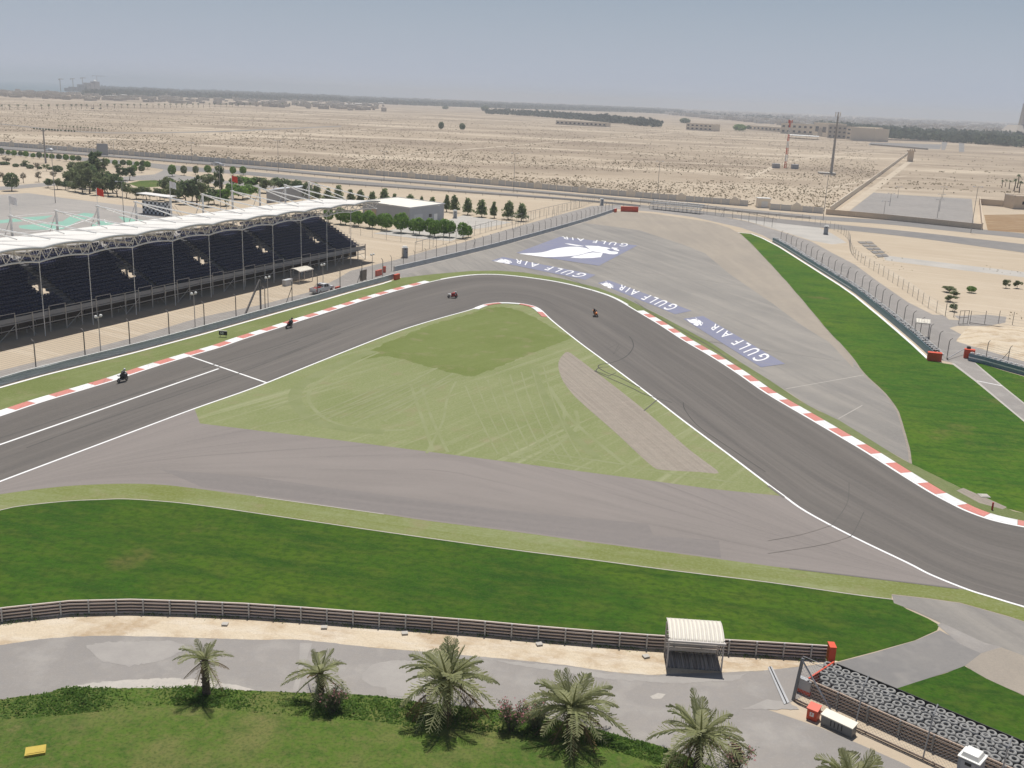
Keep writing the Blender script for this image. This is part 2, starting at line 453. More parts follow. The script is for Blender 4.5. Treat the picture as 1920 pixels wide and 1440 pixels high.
surf("kerb_white", (0.76, 0.755, 0.735), [(0.35, 0, 0.45, (0.45, 0.43, 0.41), 0.48, 0.68), ((0.15, 3.5, 1), ang((1285, 639), (1590, 826)), 0.4, (0.30, 0.285, 0.27), 0.55, 0.68), (4.0, 0, 0.3, (0.5, 0.48, 0.46), 0.5, 0.7)], 0.65)
surf("kerb_red", (0.560, 0.200, 0.160), [(0.35, 0, 0.5, (0.42, 0.22, 0.19), 0.48, 0.68), ((0.15, 3.5, 1), ang((1285, 639), (1590, 826)), 0.45, (0.25, 0.12, 0.105), 0.55, 0.68), (4.0, 0, 0.35, (0.60, 0.33, 0.29), 0.5, 0.7)], 0.65)
paint("teal_paint", (0.230, 0.420, 0.330), 0.8, 0, 0.25, 0.2)
surf("emblem_blue", (0.190, 0.198, 0.290), [(0.25, 0, 0.6, (0.225, 0.225, 0.28), 0.4, 0.62), ((0.1, 1.2, 1), 0.6, 0.5, (0.25, 0.24, 0.25), 0.5, 0.7), (3.0, 0, 0.35, (0.26, 0.25, 0.25), 0.45, 0.7)], 0.8)
paint("lettering_white", (0.80, 0.79, 0.78), 0.7, 0, 0.10, 0.4)
surf("skid_rubber", (0.058, 0.054, 0.050), [(0.5, 0, 0.5, (0.10, 0.094, 0.088), 0.4, 0.65)], 0.9)
surf("faint_rubber", (0.092, 0.086, 0.078), [(0.4, 0, 0.6, (0.125, 0.115, 0.105), 0.4, 0.65)], 0.9)
surf("brown_rubber", (0.185, 0.165, 0.148), [(0.4, 0, 0.8, (0.23, 0.2, 0.178), 0.4, 0.6)], 0.9)
surf("pale_dust", (0.46, 0.42, 0.37), [(0.6, 0, 0.6, (0.36, 0.34, 0.31), 0.4, 0.65), (4, 0, 0.5, (0.34, 0.32, 0.29), 0.45, 0.75)], 1.0)
surf("earth_joint", (0.17, 0.155, 0.14), [], 1.0)
surf("brown_earth", (0.270, 0.170, 0.085), [((0.05, 0.35, 1), 0.1, 0.8, (0.40, 0.30, 0.19), 0.45, 0.65), (0.6, 0, 0.4, (0.18, 0.11, 0.055), 0.4, 0.7)], 1.0)

_rj = random.Random(11)
def ragged(px, amp=1.2, step=7.0):
    """a natural edge: subdivide an outline and let it wander by a pixel or so"""
    out = []
    for a, b in zip(px, px[1:]):
        n = max(1, int(math.hypot(b[0]-a[0], b[1]-a[1])/step))
        for k in range(n):
            t = k/n; out.append((a[0]+(b[0]-a[0])*t + _rj.uniform(-amp, amp), a[1]+(b[1]-a[1])*t + _rj.uniform(-amp, amp)*.6))
    out.append(px[-1]); return out
LAYER = [0]
def zlev():
    LAYER[0] += 1
    return ZBASE[0] + ZBASE[1] * LAYER[0]
ZBASE = [0.004, 0.0007]
def setz(base, step=0.0005):
    """lay the next sheets directly above a given level, so no gap shows under them"""
    ZBASE[0], ZBASE[1], LAYER[0] = base, step, 0
def ztop(o): return max(v.co.z for v in o.data.vertices)
def sheet(name, px, mat, label=None, cat=None, kind='structure', smooth=0, z=None, closed_smooth=False):
    pts = px
    if smooth: pts = catmull(px, smooth)
    mb = MB(); z = zlev() if z is None else z
    mb.poly(G(pts, z))
    return tag(obj(name, mb, mat), label, cat, None, kind)
def ribbon(name, A, B, mat, kind='structure', label=None, cat=None, z=None, n=140):
    z = zlev() if z is None else z
    A = resample(A, n); B = resample(B, n)
    mb = MB(); rows = 6
    L = plen([a.lerp(b, .5) for a, b in zip(A, B)])
    uvs = []
    for i in range(n):
        for k in range(rows+1):
            p = A[i].lerp(B[i], k/rows); mb.v.append((p.x, p.y, z)); uvs.append((L[i], k/rows))
    for i in range(n-1):
        for k in range(rows):
            a = i*(rows+1)+k
            mb.f.append((a, a+rows+1, a+rows+2, a+1))
    me = mb.mesh(name)
    lay = me.uv_layers.new(name='UVMap')
    for lp in me.loops: lay.data[lp.index].uv = uvs[lp.vertex_index]
    o = mobj(name, me, mat)
    # keep faces looking up
    if me.polygons[0].normal.z < 0: me.flip_normals()
    return tag(o, label, cat, None, kind)
def line(name, px, w, mat, parent=None, z=None, smooth=0, world=None):
    z = zlev() if z is None else z
    W = G(catmull(px, smooth) if smooth else px) if world is None else world
    A, B = offset(W, w/2), offset(W, -w/2)
    mb = MB(); mb.strip([p + Vector((0,0,z)) for p in B], [p + Vector((0,0,z)) for p in A])
    return mb, z

# ------------------------------------------------------------------ the land
g = MB(); g.quad((-15000, -300, 0), (15000, -300, 0), (15000, 16000, 0), (-15000, 16000, 0))
tag(obj("ground", g, "desert_sand"), None, None, None, 'structure')
# the sea beyond the far shore, on the left
surf("sea_water", (0.085, 0.150, 0.175), [((0.002, 0.01, 1), 0, 0.4, (0.11, 0.175, 0.19), 0.4, 0.6)], 0.35, (0.05, 0.3, 0.5))
g = MB(); g.poly([P(-260, 163), P(0, 170.5), P(120, 173), P(210, 172.5), P(420, 176), P(600, 181), Vector((-900, 15900, 0)), Vector((-14900, 15900, 0)), Vector((-14900, 5200, 0))], 0.35)
tag(obj("sea", g, "sea_water"), None, None, None, 'structure')

# track edges, measured along the white line outside and inside the corner
OUT_PX = [(-120, 818), (0, 779), (50, 762), (87, 750), (155, 730), (215, 712), (247, 701), (305, 682), (355, 667), (410, 651), (453, 636), (503, 620), (530, 611.5), (565, 600),
          (602, 588.5), (639, 576.5), (678, 564), (709, 554.5), (742, 545), (776, 536), (812, 527), (843, 521), (881, 516), (922, 514.5), (970, 518), (1030, 526), (1075, 535),
          (1123, 548), (1157, 561), (1195, 583), (1242, 611), (1285, 639), (1335, 668), (1385, 700), (1440, 738), (1515, 782), (1590, 826), (1630, 850), (1685, 885), (1745, 922),
          (1782, 942), (1815, 958), (1860, 974), (1920, 987), (2040, 1008)]
INN_PX = [(-120, 950), (0, 904), (125, 857), (250, 810), (365, 767), (480, 726.5), (605, 676.5), (730, 627.5), (805, 603), (880, 582), (895, 576), (912, 570.5), (936, 567.6), (960, 568), (987, 571),
          (1010, 579), (1035, 602), (1085, 642), (1135, 679), (1210, 735), (1285, 793), (1360, 849), (1435, 906), (1465, 928), (1510, 960), (1600, 1008), (1700, 1056), (1745, 1079),
          (1815, 1107), (1860, 1121), (1920, 1139), (2040, 1172)]
OUT_W, INN_W = G(catmull(OUT_PX, 4)), G(catmull(INN_PX, 4))

# light grass verge between the barrier and the outside kerb
VERGE_TOP = [(-120, 763), (0, 727), (82, 704), (250, 662), (380, 627), (482, 598), (560, 576), (600, 565), (660, 547.5), (716, 532.5), (734, 526.5), (752, 521), (812, 514), (884, 508), (932, 507.5), (980, 510.5), (1051, 522)]
VERGE_TOP2 = [(1051, 522), (1123, 540), (1172, 559), (1242, 594), (1335, 644), (1385, 677), (1440, 711), (1515, 760), (1575, 789), (1665, 845), (1707, 869), (1765, 897), (1805, 917), (1890, 954), (1920, 962), (2040, 985)]
def outline(a, b): return list(a) + list(reversed(b))
k1 = OUT_PX.index((1030, 526))
sheet("grass", outline(catmull(VERGE_TOP, 3), catmull(OUT_PX[:k1+1], 3)), "verge_grass", "pale dry grass verge between grandstand barrier and striped kerb", "grass", 'stuff')
sheet("grass", outline(catmull(VERGE_TOP2, 3), catmull(OUT_PX[k1:], 3)), "exit_verge_grass", "narrow pale grass verge outside the corner exit kerb", "grass", 'stuff')

# wide tarmac run-off outside the corner, with a gritty outer band
RUN_RIGHT = [(1707, 869), (1702, 840), (1692, 805), (1682, 772), (1657, 737), (1620, 702), (1590, 662), (1552, 622), (1522, 586), (1472, 527), (1409, 459), (1384, 436)]
RUN_TOP = [(1384, 436), (1367, 427), (1334, 417), (1284, 409), (1222, 400), (1180, 397), (1160, 396)]
ARMCO_N = [(740, 509), (884, 475), (980, 449.5), (1087, 418.5), (1155, 396)]
RUNOFF = sheet("runoff_area", VERGE_TOP[11:] + VERGE_TOP2[1:11] + catmull(RUN_RIGHT, 3)[1:] + RUN_TOP[1:] + list(reversed(ARMCO_N)), "runoff_tarmac")
sheet("gravel", [(1095, 418), (1150, 425), (1200, 432), (1242, 446), (1282, 459), (1322, 475), (1367, 513), (1409, 542), (1451, 571), (1505, 611), (1555, 642), (1600, 690)] + catmull(RUN_RIGHT, 3)[17:] + RUN_TOP[1:], "gritty_runoff",
      "band of sandy grit along the outer edge of the runoff", "gravel", 'stuff')

# right hand grass between run-off and blue barrier
ARMCO_E = [(1384, 436), (1409, 438.5), (1430, 447), (1461, 463), (1513, 496), (1576, 536), (1603, 555), (1653, 596), (1680, 619), (1711, 646), (1740, 673)]
sheet("grass", ARMCO_E + [(1763, 680), (1787, 684), (1827, 714), (1885, 762), (2040, 890)] + list(reversed(VERGE_TOP2[10:])) + catmull(RUN_RIGHT, 3)[1:-1], "outfield_grass", "bright green grass between the runoff and the blue barrier", "grass", 'stuff')
sheet("grass", [(1826, 678), (1846, 684), (1880, 694.5), (1920, 706), (2040, 738), (2040, 850), (1915, 751), (1880, 723)], "outfield_grass", "green grass wedge right of the narrow tarmac path", "grass", 'stuff')
# infield
TRI_LOW = [(332, 787), (375, 794), (480, 807), (600, 821), (717, 836), (960, 867), (1185, 896.5), (1335, 917), (1465, 930)]
iA, iB = INN_PX.index((365, 767)), INN_PX.index((1465, 928))
LOW = [(-120, 948), (0, 927), (100, 914), (170, 909), (240, 907), (300, 909), (350, 914), (480, 931), (617, 950), (717, 964), (805, 977), (960, 996.5), (1110, 1017), (1285, 1040), (1440, 1061), (1480, 1066), (1665, 1087.5), (1797, 1104), (1830, 1112), (1920, 1140), (2040, 1174)]
LOW2 = [(-120, 985), (0, 957), (40, 949), (125, 940), (190, 937), (240, 936), (325, 942), (400, 951), (480, 962.5), (600, 980), (720, 997.5), (960, 1031), (1110, 1050), (1260, 1070), (1440, 1092), (1600, 1115), (1672, 1124)]
ribbon("old_circuit", G(catmull(INN_PX[:INN_PX.index((1815, 1107))+1], 3)), G(catmull(LOW[:-2], 3)), "old_circuit_tarmac", n=120)
sheet("resurfaced_strip", [(300, 880), (480, 895), (630, 916), (780, 935), (960, 957.5), (1090, 971), (1215, 982), (1225, 1004), (1348, 1014), (1352, 1046), (1285, 1037), (1110, 1014), (960, 993), (805, 974), (617, 947), (480, 927), (380, 914)], "runoff_patch" if "runoff_patch" in MATS else surf("runoff_patch", (0.205, 0.183, 0.170), [((0.03, 0.8, 1), ang((480, 900), (1200, 985)), 0.6, (0.165, 0.150, 0.14), 0.4, 0.66), (1.5, 0, 0.3, (0.25, 0.22, 0.2), 0.4, 0.7), (8, 0, 0.35, (0.13, 0.12, 0.115), 0.4, 0.75)], 0.9).name)
TRI = sheet("grass", catmull(INN_PX[iA:iB+1], 3) + list(reversed(TRI_LOW[1:])), "triangle_grass", "pale mown grass triangle inside the hairpin", "grass", 'stuff')
sheet("grass", ragged([(672, 676), (690, 660), (720, 645), (800, 611.5), (880, 589), (915, 578), (945, 575), (975, 582), (1005, 597), (1035, 614), (1074, 632), (1040, 646), (1000, 661), (940, 686), (885, 707), (840, 698), (800, 687), (760, 675), (728, 667), (700, 671)], 1.8, 5), "mown_patch_grass", "darker mown grass along the hairpin apex of the pale triangle", "grass", 'stuff')
sheet("gravel", catmull([(1070, 662), (1060, 661), (1047, 680), (1052, 707), (1068, 732), (1090, 755), (1155, 812), (1190, 845), (1225, 876), (1240, 881), (1260, 882.5), (1310, 885), (1348, 887), (1320, 864), (1285, 837), (1235, 792), (1185, 750), (1110, 692), (1070, 662)], 3), "gravel_bed", "raked gravel bed inside the pale grass triangle", "gravel", 'stuff')
VR = [(1672, 1114), (1740, 1121.5), (1800, 1130), (1890, 1155), (1920, 1165), (2040, 1200)]
sheet("grass", catmull(LOW, 3) + list(reversed(VR)) + [(1672, 1124)] + list(reversed(catmull(LOW2[:-1], 3))), "infield_verge_grass", "streaky pale grass strip along the infield tarmac", "grass", 'stuff')
GRAIL = [(-110, 1182), (0, 1167), (51, 1161), (105, 1154.5), (157, 1151), (207, 1150), (257, 1149.5), (306, 1151), (354, 1152.5), (402, 1154.5), (450, 1156.5), (498, 1159.5), (546.5, 1163), (594, 1166), (643, 1170),
         (692, 1174), (741, 1177.5), (790, 1181), (840, 1184.7), (889, 1189), (939.5, 1194), (989.5, 1198.5), (1040, 1202.8), (1090.5, 1207), (1141, 1211.5), (1192.5, 1215), (1243, 1218.3), (1294, 1221.5), (1345, 1225), (1396, 1228), (1447, 1230.5), (1497.5, 1233.5), (1548, 1237)]
sheet("grass", catmull(LOW2, 3) + [(1700, 1142), (1740, 1160), (1761, 1172), (1757, 1182), (1715, 1201), (1640, 1222), (1572, 1240)] + list(reversed(GRAIL)), "infield_grass", "dark green infield grass above the steel guard rail", "grass", 'stuff')
ROAD_T = [(-110, 1226), (0, 1210), (75, 1199), (175, 1192.5), (325, 1195), (480, 1200), (567, 1200), (692, 1214), (800, 1222.5), (872, 1229), (960, 1237), (1060, 1247.5), (1145, 1260), (1220, 1266), (1260, 1264), (1360, 1261), (1440, 1257), (1500, 1250), (1565, 1243)]
ROAD_B = [(-110, 1336), (0, 1312), (87, 1300), (120, 1290), (212, 1288), (350, 1287), (480, 1296), (650, 1302), (717, 1307), (830, 1322), (955, 1333), (1035, 1350), (1135, 1372), (1185, 1387), (1247, 1402), (1330, 1436), (1420, 1490), (1500, 1560)]
sheet("sand", list(GRAIL) + [(1572, 1240)] + list(reversed(ROAD_T)), "cream_sand", "cream sand strip under the steel guard rail", "sand", 'stuff')
sheet("service_road", ragged(catmull(ROAD_T, 3), 1.0, 9) + [(1590, 1262), (1612, 1276)] + [(1560, 1256), (1525, 1270), (1505, 1305), (1480, 1318), (1440, 1331), (1540, 1365), (1615, 1397), (1690, 1430), (1760, 1466), (1860, 1520), (1800, 1600)] + list(reversed(catmull(ROAD_B, 3))), "service_tarmac")
sheet("access_road", [(1555, 1246), (1640, 1224), (1715, 1202), (1762, 1182), (1840, 1225), (1812, 1248), (1775, 1261), (1722, 1278), (1664, 1297), (1615, 1276), (1560, 1252)], "access_tarmac")
sheet("access_apron", [(1672, 1115), (1740, 1122.5), (1800, 1131), (1890, 1156), (1920, 1166), (2040, 1202), (2040, 1270), (1920, 1230), (1877, 1214), (1838, 1226), (1762, 1176), (1763, 1168), (1715, 1146), (1676, 1131)], "runoff_tarmac")
sheet("concrete_strip", [(1757, 1172), (1766, 1168), (1845, 1205), (1880, 1214), (1838, 1225), (1800, 1208)], "service_tarmac")
sheet("gravel", [(1810, 1248), (1840, 1225), (1877, 1214), (1920, 1230), (2040, 1272), (2040, 1360), (1920, 1304), (1880, 1287), (1840, 1270)], "gritty_runoff", "grey grit wedge right of the access road", "gravel", 'stuff')
sheet("grass", [(1664, 1297), (1722, 1278), (1775, 1262), (1808, 1249), (1850, 1273), (1920, 1305), (2040, 1362), (2040, 1470), (1920, 1412), (1790, 1352)], "infield_grass", "green grass wedge behind the stacked tyre wall", "grass", 'stuff')
sheet("grass", ragged(catmull(ROAD_B, 3), 1.6, 6) + [(1500, 1900), (-300, 1900), (-300, 1400)], "lawn_grass", "patchy green lawn at the foot of the palm trees", "grass", 'stuff')
surf("service_light", (0.342, 0.318, 0.290), [(0.5, 0, 0.9, (0.302, 0.280, 0.258), 0.4, 0.62), (3, 0, .5, (0.30, 0.28, 0.26), 0.45, 0.7)], 1.0)
for dd, mt in (([(118, 1290), (150, 1284), (200, 1278), (260, 1274), (320, 1272), (380, 1275), (450, 1286), (480, 1296), (350, 1290), (212, 1291), (118, 1290)], "pale_dust"),
               ([(680, 1262), (700, 1246), (740, 1238), (800, 1240), (850, 1256), (870, 1280), (800, 1300), (760, 1308), (727, 1303), (722, 1290), (698, 1288), (678, 1275), (680, 1262)], "service_light"),
               ([(1220, 1306), (1235, 1301), (1250, 1303), (1240, 1309), (1224, 1311), (1220, 1306)], "pale_dust"),
               ([(900, 1236), (1060, 1250), (1145, 1264), (1220, 1270), (1300, 1268), (1400, 1264), (1380, 1276), (1280, 1282), (1160, 1276), (1060, 1262), (900, 1236)], "service_light"),
               ([(160, 1210), (200, 1204), (320, 1202), (360, 1215), (300, 1240), (240, 1250), (190, 1240), (160, 1210)], "service_light"),
               ([(1390, 1330), (1440, 1312), (1480, 1318), (1500, 1330), (1440, 1331), (1390, 1330)], "service_light")):
    sheet("dust_drift", ragged(dd, 2.2, 6)[:-1], mt)
sheet("concrete_seam", ragged([(562, 1206), (586, 1206), (570, 1250), (558, 1296), (548, 1296), (560, 1250), (562, 1206)], .8, 9)[:-1], "service_light")

# the race track itself
TRACK = ribbon("race_track", OUT_W, INN_W, "track_tarmac", n=220)
setz(ztop(TRACK))
# painted lines
def painted(name, px, w, mat="white_line_paint", smooth=0, z=None):
    mb, z = line(name, px, w, mat, None, z, smooth)
    return tag(obj(name, mb, mat), None, None, None, 'structure')
def edge_line(name, W, off, w, mat="white_line_paint"):
    mb, z = line(name, None, w, mat, world=offset(W, off))
    return tag(obj(name, mb, mat), None, None, None, 'structure')
edge_line("track_edge_line", INN_W, 0.10, 0.27)
edge_line("track_edge_line", OUT_W, -0.16, 0.30)
painted("lane_line", [(-120, 880), (0, 834), (410, 691.5)], 0.30)
painted("grid_line", [(355, 668), (410, 687), (500, 718)], 0.30)
painted("edging_strip", [(x, y) for (x, y) in LOW2], 0.13, "pale_dust", 3)
painted("edging_strip", [(480, 931), (617, 950), (720, 964.5)], 0.12, "pale_dust", 2)
painted("drain_channel", [(1480, 1066), (1665, 1088), (1797, 1104)], 0.22, "earth_joint")
painted("drain_channel", [(1440, 911), (1470, 933)], 0.3, "earth_joint")
painted("barrier_foot_line", [(x, y) for (x, y) in VERGE_TOP[:11]], 0.40, "white_line_paint")
painted("barrier_foot_line", [(x, y+1) for (x, y) in ARMCO_N], 0.5, "pale_dust")
painted("barrier_foot_line", ARMCO_E, 0.5, "white_line_paint")
setz(ztop(RUNOFF) + .0008)
painted("runoff_line", [(1474, 729), (1620, 703)], 0.14, "pale_dust")
painted("runoff_line", [(1572, 785), (1617, 760)], 0.12, "pale_dust")
painted("tarmac_joint", [(968, 475), (1123, 499), (1180, 508), (1305, 523), (1399, 537)], 0.16, "earth_joint")
painted("tarmac_joint", [(1330, 640), (1440, 657), (1575, 677)], 0.14, "earth_joint")
painted("runoff_border", ragged([(x+1, y) for (x, y) in catmull(RUN_RIGHT, 3)], .5, 8), 0.28, "gravel_bed")
setz(ztop(TRACK) + .002)
# rubber marks left by spinning and braking wheels
for i, (pts, w, mt) in enumerate([
    ([(1140, 682), (1160, 676), (1177, 666), (1187, 652), (1186, 640), (1180, 631)], .16, "skid_rubber"),
    ([(1145, 681), (1125, 684), (1123, 690), (1140, 700), (1160, 707), (1200, 727)], .16, "skid_rubber"),
    ([(1141, 705), (1114, 695), (1135, 706), (1185, 728), (1210, 740), (1260, 755)], .16, "skid_rubber"),
    ([(1116, 697), (1123, 690), (1141, 688)], .14, "skid_rubber"), ([(1140, 706), (1155, 699)], .12, "skid_rubber"),
    ([(1207, 771), (1232, 750)], .14, "faint_rubber"), ([(1137, 656), (1160, 645), (1150, 664), (1163, 651)], .1, "faint_rubber"),
    ([(1281, 755), (1285, 770), (1310, 800), (1360, 835), (1435, 885)], .12, "skid_rubber"),
    ([(1190, 565), (1242, 600), (1335, 652), (1385, 690), (1440, 726)], .14, "faint_rubber"), ([(1330, 641), (1385, 648), (1440, 658)], .12, "earth_joint"),
    ([(1060, 520), (1085, 530), (1110, 545)], .10, "faint_rubber"),
    ([(1592, 905), (1588, 945), (1560, 985)], .07, "faint_rubber"), ([(1560, 985), (1500, 1003), (1440, 1014)], .08, "brown_rubber"), ([(1620, 960), (1600, 1000), (1590, 1008)], .07, "faint_rubber"), ([(1590, 1008), (1540, 1022), (1440, 1038)], .08, "brown_rubber"),
    ([(620, 615), (500, 655), (380, 690)], .3, "faint_rubber"), ([(560, 640), (430, 681), (300, 722), (150, 773)], .2, "faint_rubber"), ([(640, 625), (480, 688), (330, 742), (200, 785), (50, 840)], .22, "faint_rubber"),
    ([(760, 575), (620, 630), (520, 670)], .18, "faint_rubber"), ([(0, 822), (160, 770), (330, 715)], .25, "faint_rubber")]):
    painted("skid_mark", pts, w, mt, 5)
setz(ztop(TRI) + .002)
# faint tracks worn into the pale grass
surf("worn_grass", (0.244, 0.260, 0.132), [(0.25, 0, 0.95, (0.215, 0.234, 0.106), 0.42, 0.56), (4, 0, 0.6, (0.222, 0.238, 0.12), 0.4, 0.7)], 1.0)
surf("deep_grass", (0.180, 0.205, 0.082), [(0.3, 0, 0.8, (0.215, 0.232, 0.11), 0.4, 0.6), (4, 0, 0.6, (0.215, 0.235, 0.11), 0.4, 0.7)], 1.0)
for pts, w, mt in [
    ([(710, 661), (650, 688), (592, 720), (578, 745), (590, 768), (620, 790), (680, 806), (760, 806)], .5, "worn_grass"),
    ([(700, 658), (620, 690), (565, 722), (553, 748), (568, 772), (600, 793), (660, 806), (720, 810)], 1.6, "deep_grass"),
    ([(720, 790), (770, 760), (830, 715), (885, 708)], .3, "worn_grass"), ([(770, 720), (790, 780), (812, 845)], .4, "worn_grass"), ([(790, 725), (812, 790), (840, 848)], .35, "worn_grass"),
    ([(855, 715), (838, 750), (830, 790), (800, 850)], .3, "worn_grass"), ([(1040, 740), (1058, 770), (1050, 795), (1010, 830), (960, 860)], .45, "worn_grass"), ([(1080, 770), (1082, 800), (1050, 830), (1000, 865)], .45, "worn_grass"),
    ([(1030, 725), (1070, 785), (1140, 845), (1190, 885)], .5, "worn_grass"), ([(1020, 850), (1150, 868), (1260, 888), (1380, 905)], .4, "worn_grass"), ([(940, 855), (1010, 862), (1110, 880)], .35, "worn_grass"),
    ([(1000, 690), (1020, 740), (1060, 800), (1120, 860)], 1.0, "deep_grass"), ([(500, 770), (600, 730), (700, 690)], .3, "worn_grass"), ([(620, 780), (720, 740), (820, 690)], .35, "worn_grass"), ([(660, 795), (760, 750), (850, 700)], .3, "worn_grass"),
    ([(480, 800), (620, 772), (700, 745)], .3, "worn_grass")] + [([(872 + 21*k, 722 - 5*k), (890 + 21*k, 765 - 2*k), (914 + 22*k, 815 + k), (934 + 23*k, 852 + 2*k)], .2, "worn_grass") for k in range(8)] + [([(560 + 26*k, 790 - k*2), (640 + 26*k, 757 - k*3), (720 + 24*k, 722 - k*3)], .28, "worn_grass") for k in range(7)]:
    painted("worn_track", pts, w, mt, 5)
setz(.004, .0007)
# beyond the right barrier: service road, concrete apron, path
sheet("perimeter_road", [(1160, 392), (1225, 397), (1300, 407), (1390, 427), (1430, 441), (1461, 458), (1520, 490), (1603, 549), (1660, 594), (1740, 664), (1765, 676), (1790, 681), (1826, 674), (1850, 681), (1920, 700), (2040, 735), (2040, 715), (1920, 676), (1880, 661), (1830, 642), (1780, 615),
      (1795, 611), (1853, 611), (1885, 605), (1887, 594), (1850, 590), (1800, 592), (1749, 590), (1703, 567), (1645, 527), (1603, 496), (1562, 475), (1520, 452), (1470, 436), (1400, 415), (1330, 401), (1250, 391), (1180, 387), (1130, 385)], "service_tarmac")
sheet("concrete_apron", [(1330, 398), (1400, 408), (1445, 414), (1480, 413), (1530, 424), (1560, 438), (1588, 455), (1560, 458), (1522, 451), (1470, 435), (1400, 414)], "concrete_pad")
sheet("tarmac_path", [(1783, 676), (1825, 675), (1846, 696), (1880, 724), (1915, 752), (2040, 852), (2040, 890), (1885, 761), (1827, 712)], "service_tarmac")
painted("path_edging", [(1786, 681), (1827, 712), (1885, 761), (2040, 890)], 0.45, "concrete_pad")
painted("path_edging", [(1825, 676), (1846, 696), (1880, 724), (1915, 752), (2040, 852)], 0.35, "concrete_pad")
painted("path_line", [(1832, 714), (1879, 723.5)], 0.25, "white_line_paint")
sheet("drain_bed", [(1793, 920), (1806, 915), (1850, 934), (1888, 951), (1880, 955), (1836, 943)], "gravel_bed")
sheet("storm_channel", [(1655, 478), (1700, 484), (1790, 495), (1920, 510), (2040, 526), (2040, 538), (1920, 520), (1790, 505), (1690, 492), (1660, 488)], "concrete_pad")
for pts, w in (([(380, 262), (500, 255), (640, 246), (760, 240), (880, 237)], 5), ([(640, 303), (800, 287), (960, 273), (1100, 262), (1260, 249)], 4), ([(1400, 335), (1480, 303), (1600, 285), (1700, 281)], 4), ([(-40, 258), (120, 268), (300, 284), (420, 292)], 5), ([(1580, 395), (1650, 345), (1712, 298)], 4), ([(700, 215), (860, 222), (1040, 232)], 12), ([(1600, 300), (1760, 312), (1960, 330)], 3), ([(1560, 352), (1700, 330), (1960, 352)], 3), ([(640, 450), (655, 470), (700, 488)], 2.2), ([(1600, 470), (1700, 530), (1790, 600)], 2.0)):
    painted("sand_track", ragged(catmull(pts, 4), .8, 12), w, "sand_track" if "sand_track" in MATS else surf("sand_track", (0.52, 0.44, 0.335), [(0.08, 0, 0.9, (0.46, 0.38, 0.285), 0.42, 0.6), (0.5, 0, 0.5, (0.42, 0.345, 0.26), 0.45, 0.7)], 1.0).name)
# left: service road behind the barrier, car park, slip roads
BAR_L = [(-120, 760), (0, 724), (82, 701), (250, 659), (380, 624), (482, 595), (560, 573), (600, 562), (660, 544.5), (716, 529.5), (738, 523)]
sheet("perimeter_road", [(x, y) for (x, y) in BAR_L] + [(884, 473), (980, 447), (1087, 416), (1155, 394), (1165, 384), (1110, 386), (1027, 409), (956, 429), (860, 457), (802, 470), (740, 488), (692, 499), (657, 508), (632, 523), (580, 548), (488, 572), (380, 594), (250, 633), (150, 659), (0, 695), (-120, 722)], "service_tarmac")
sheet("car_park", [(-120, 372), (0, 365), (52, 362), (125, 372), (200, 381), (270, 390), (335, 402), (370, 425), (345, 470), (200, 500), (0, 535), (-120, 560)], "car_park_tarmac")
for pl in ([(0, 413), (42, 408), (100, 404), (83, 411), (0, 419), (-60, 424), (-60, 418)], [(35, 423), (69, 420), (117, 415), (133, 405), (158, 399), (177, 401), (173, 407), (146, 415), (117, 430), (62, 431), (37, 428)],
           [(171, 423), (187, 413), (208, 415), (221, 419), (198, 426), (173, 429)], [(222, 406), (275, 414), (265, 419), (235, 417)]):
    sheet("painted_patch", pl, "teal_paint", smooth=0)
for pl in ([(-40, 440), (40, 436), (110, 428), (165, 412), (178, 408)], [(196, 412), (200, 418), (222, 420)], [(0, 449), (60, 441), (140, 430)], [(28, 405), (110, 398), (150, 397)]):
    painted("car_park_line", pl, 0.3, "white_line_paint", 3)
sheet("slip_road", [(-120, 366), (0, 357), (80, 350), (144, 345), (250, 338), (307, 338), (400, 344), (470, 351), (520, 354), (520, 349), (470, 344), (400, 336), (335, 328), (316, 324), (328, 319), (345, 316), (310, 313), (305, 320), (290, 327), (250, 330), (144, 339), (80, 343), (0, 350), (-120, 358)], "service_tarmac")
sheet("grass", [(240, 344), (262, 339), (290, 338), (318, 341), (330, 348), (300, 350), (262, 352)], "lawn_grass", "small green lawn among the car park trees", "grass", 'stuff')
sheet("grass", [(400, 356), (440, 352), (480, 358), (470, 366), (420, 366)], "lawn_grass", "green lawn strip behind the grandstand masts", "grass", 'stuff')
HW = [([(-120, 266), (0, 274), (240, 292.5), (325, 299), (437, 307.5), (640, 327), (873, 345.5), (1107, 366), (1317, 384), (1520, 404), (1666, 413), (1770, 423), (1920, 438), (2060, 452)],
       [(-120, 272), (0, 280), (240, 297), (325, 304), (437, 313), (640, 333), (873, 351.5), (1107, 371.5), (1317, 391), (1520, 411), (1666, 421), (1770, 432), (1920, 447), (2060, 462)]),
      ([(-120, 275), (0, 283), (240, 302), (325, 310), (437, 319), (640, 337), (873, 356), (1107, 375), (1317, 396), (1520, 416), (1666, 430), (1770, 441), (1920, 458), (2060, 474)],
       [(-120, 281), (0, 289.5), (240, 309), (325, 320), (437, 326), (640, 345), (873, 362), (1107, 379), (1317, 402), (1520, 425), (1666, 440), (1770, 453), (1920, 474), (2060, 494)])]
for a, b_ in HW: ribbon("highway", G(catmull(a, 3)), G(catmull(b_, 3)), "highway_tarmac", n=90)
sheet("desert_road", [(-120, 222), (0, 233), (60, 239.5), (120, 246), (200, 250), (290, 250), (420, 247.5), (640, 237), (640, 235.6), (420, 245.5), (290, 248.5), (200, 248.6), (120, 244.6), (60, 238), (0, 231.6), (-120, 220.5)], "highway_tarmac")
sheet("concrete_yard", [(700, 438), (768, 424), (834, 414), (868, 404), (960, 417), (912, 427), (868, 432), (888, 438), (845, 452), (790, 448)], "concrete_pad")
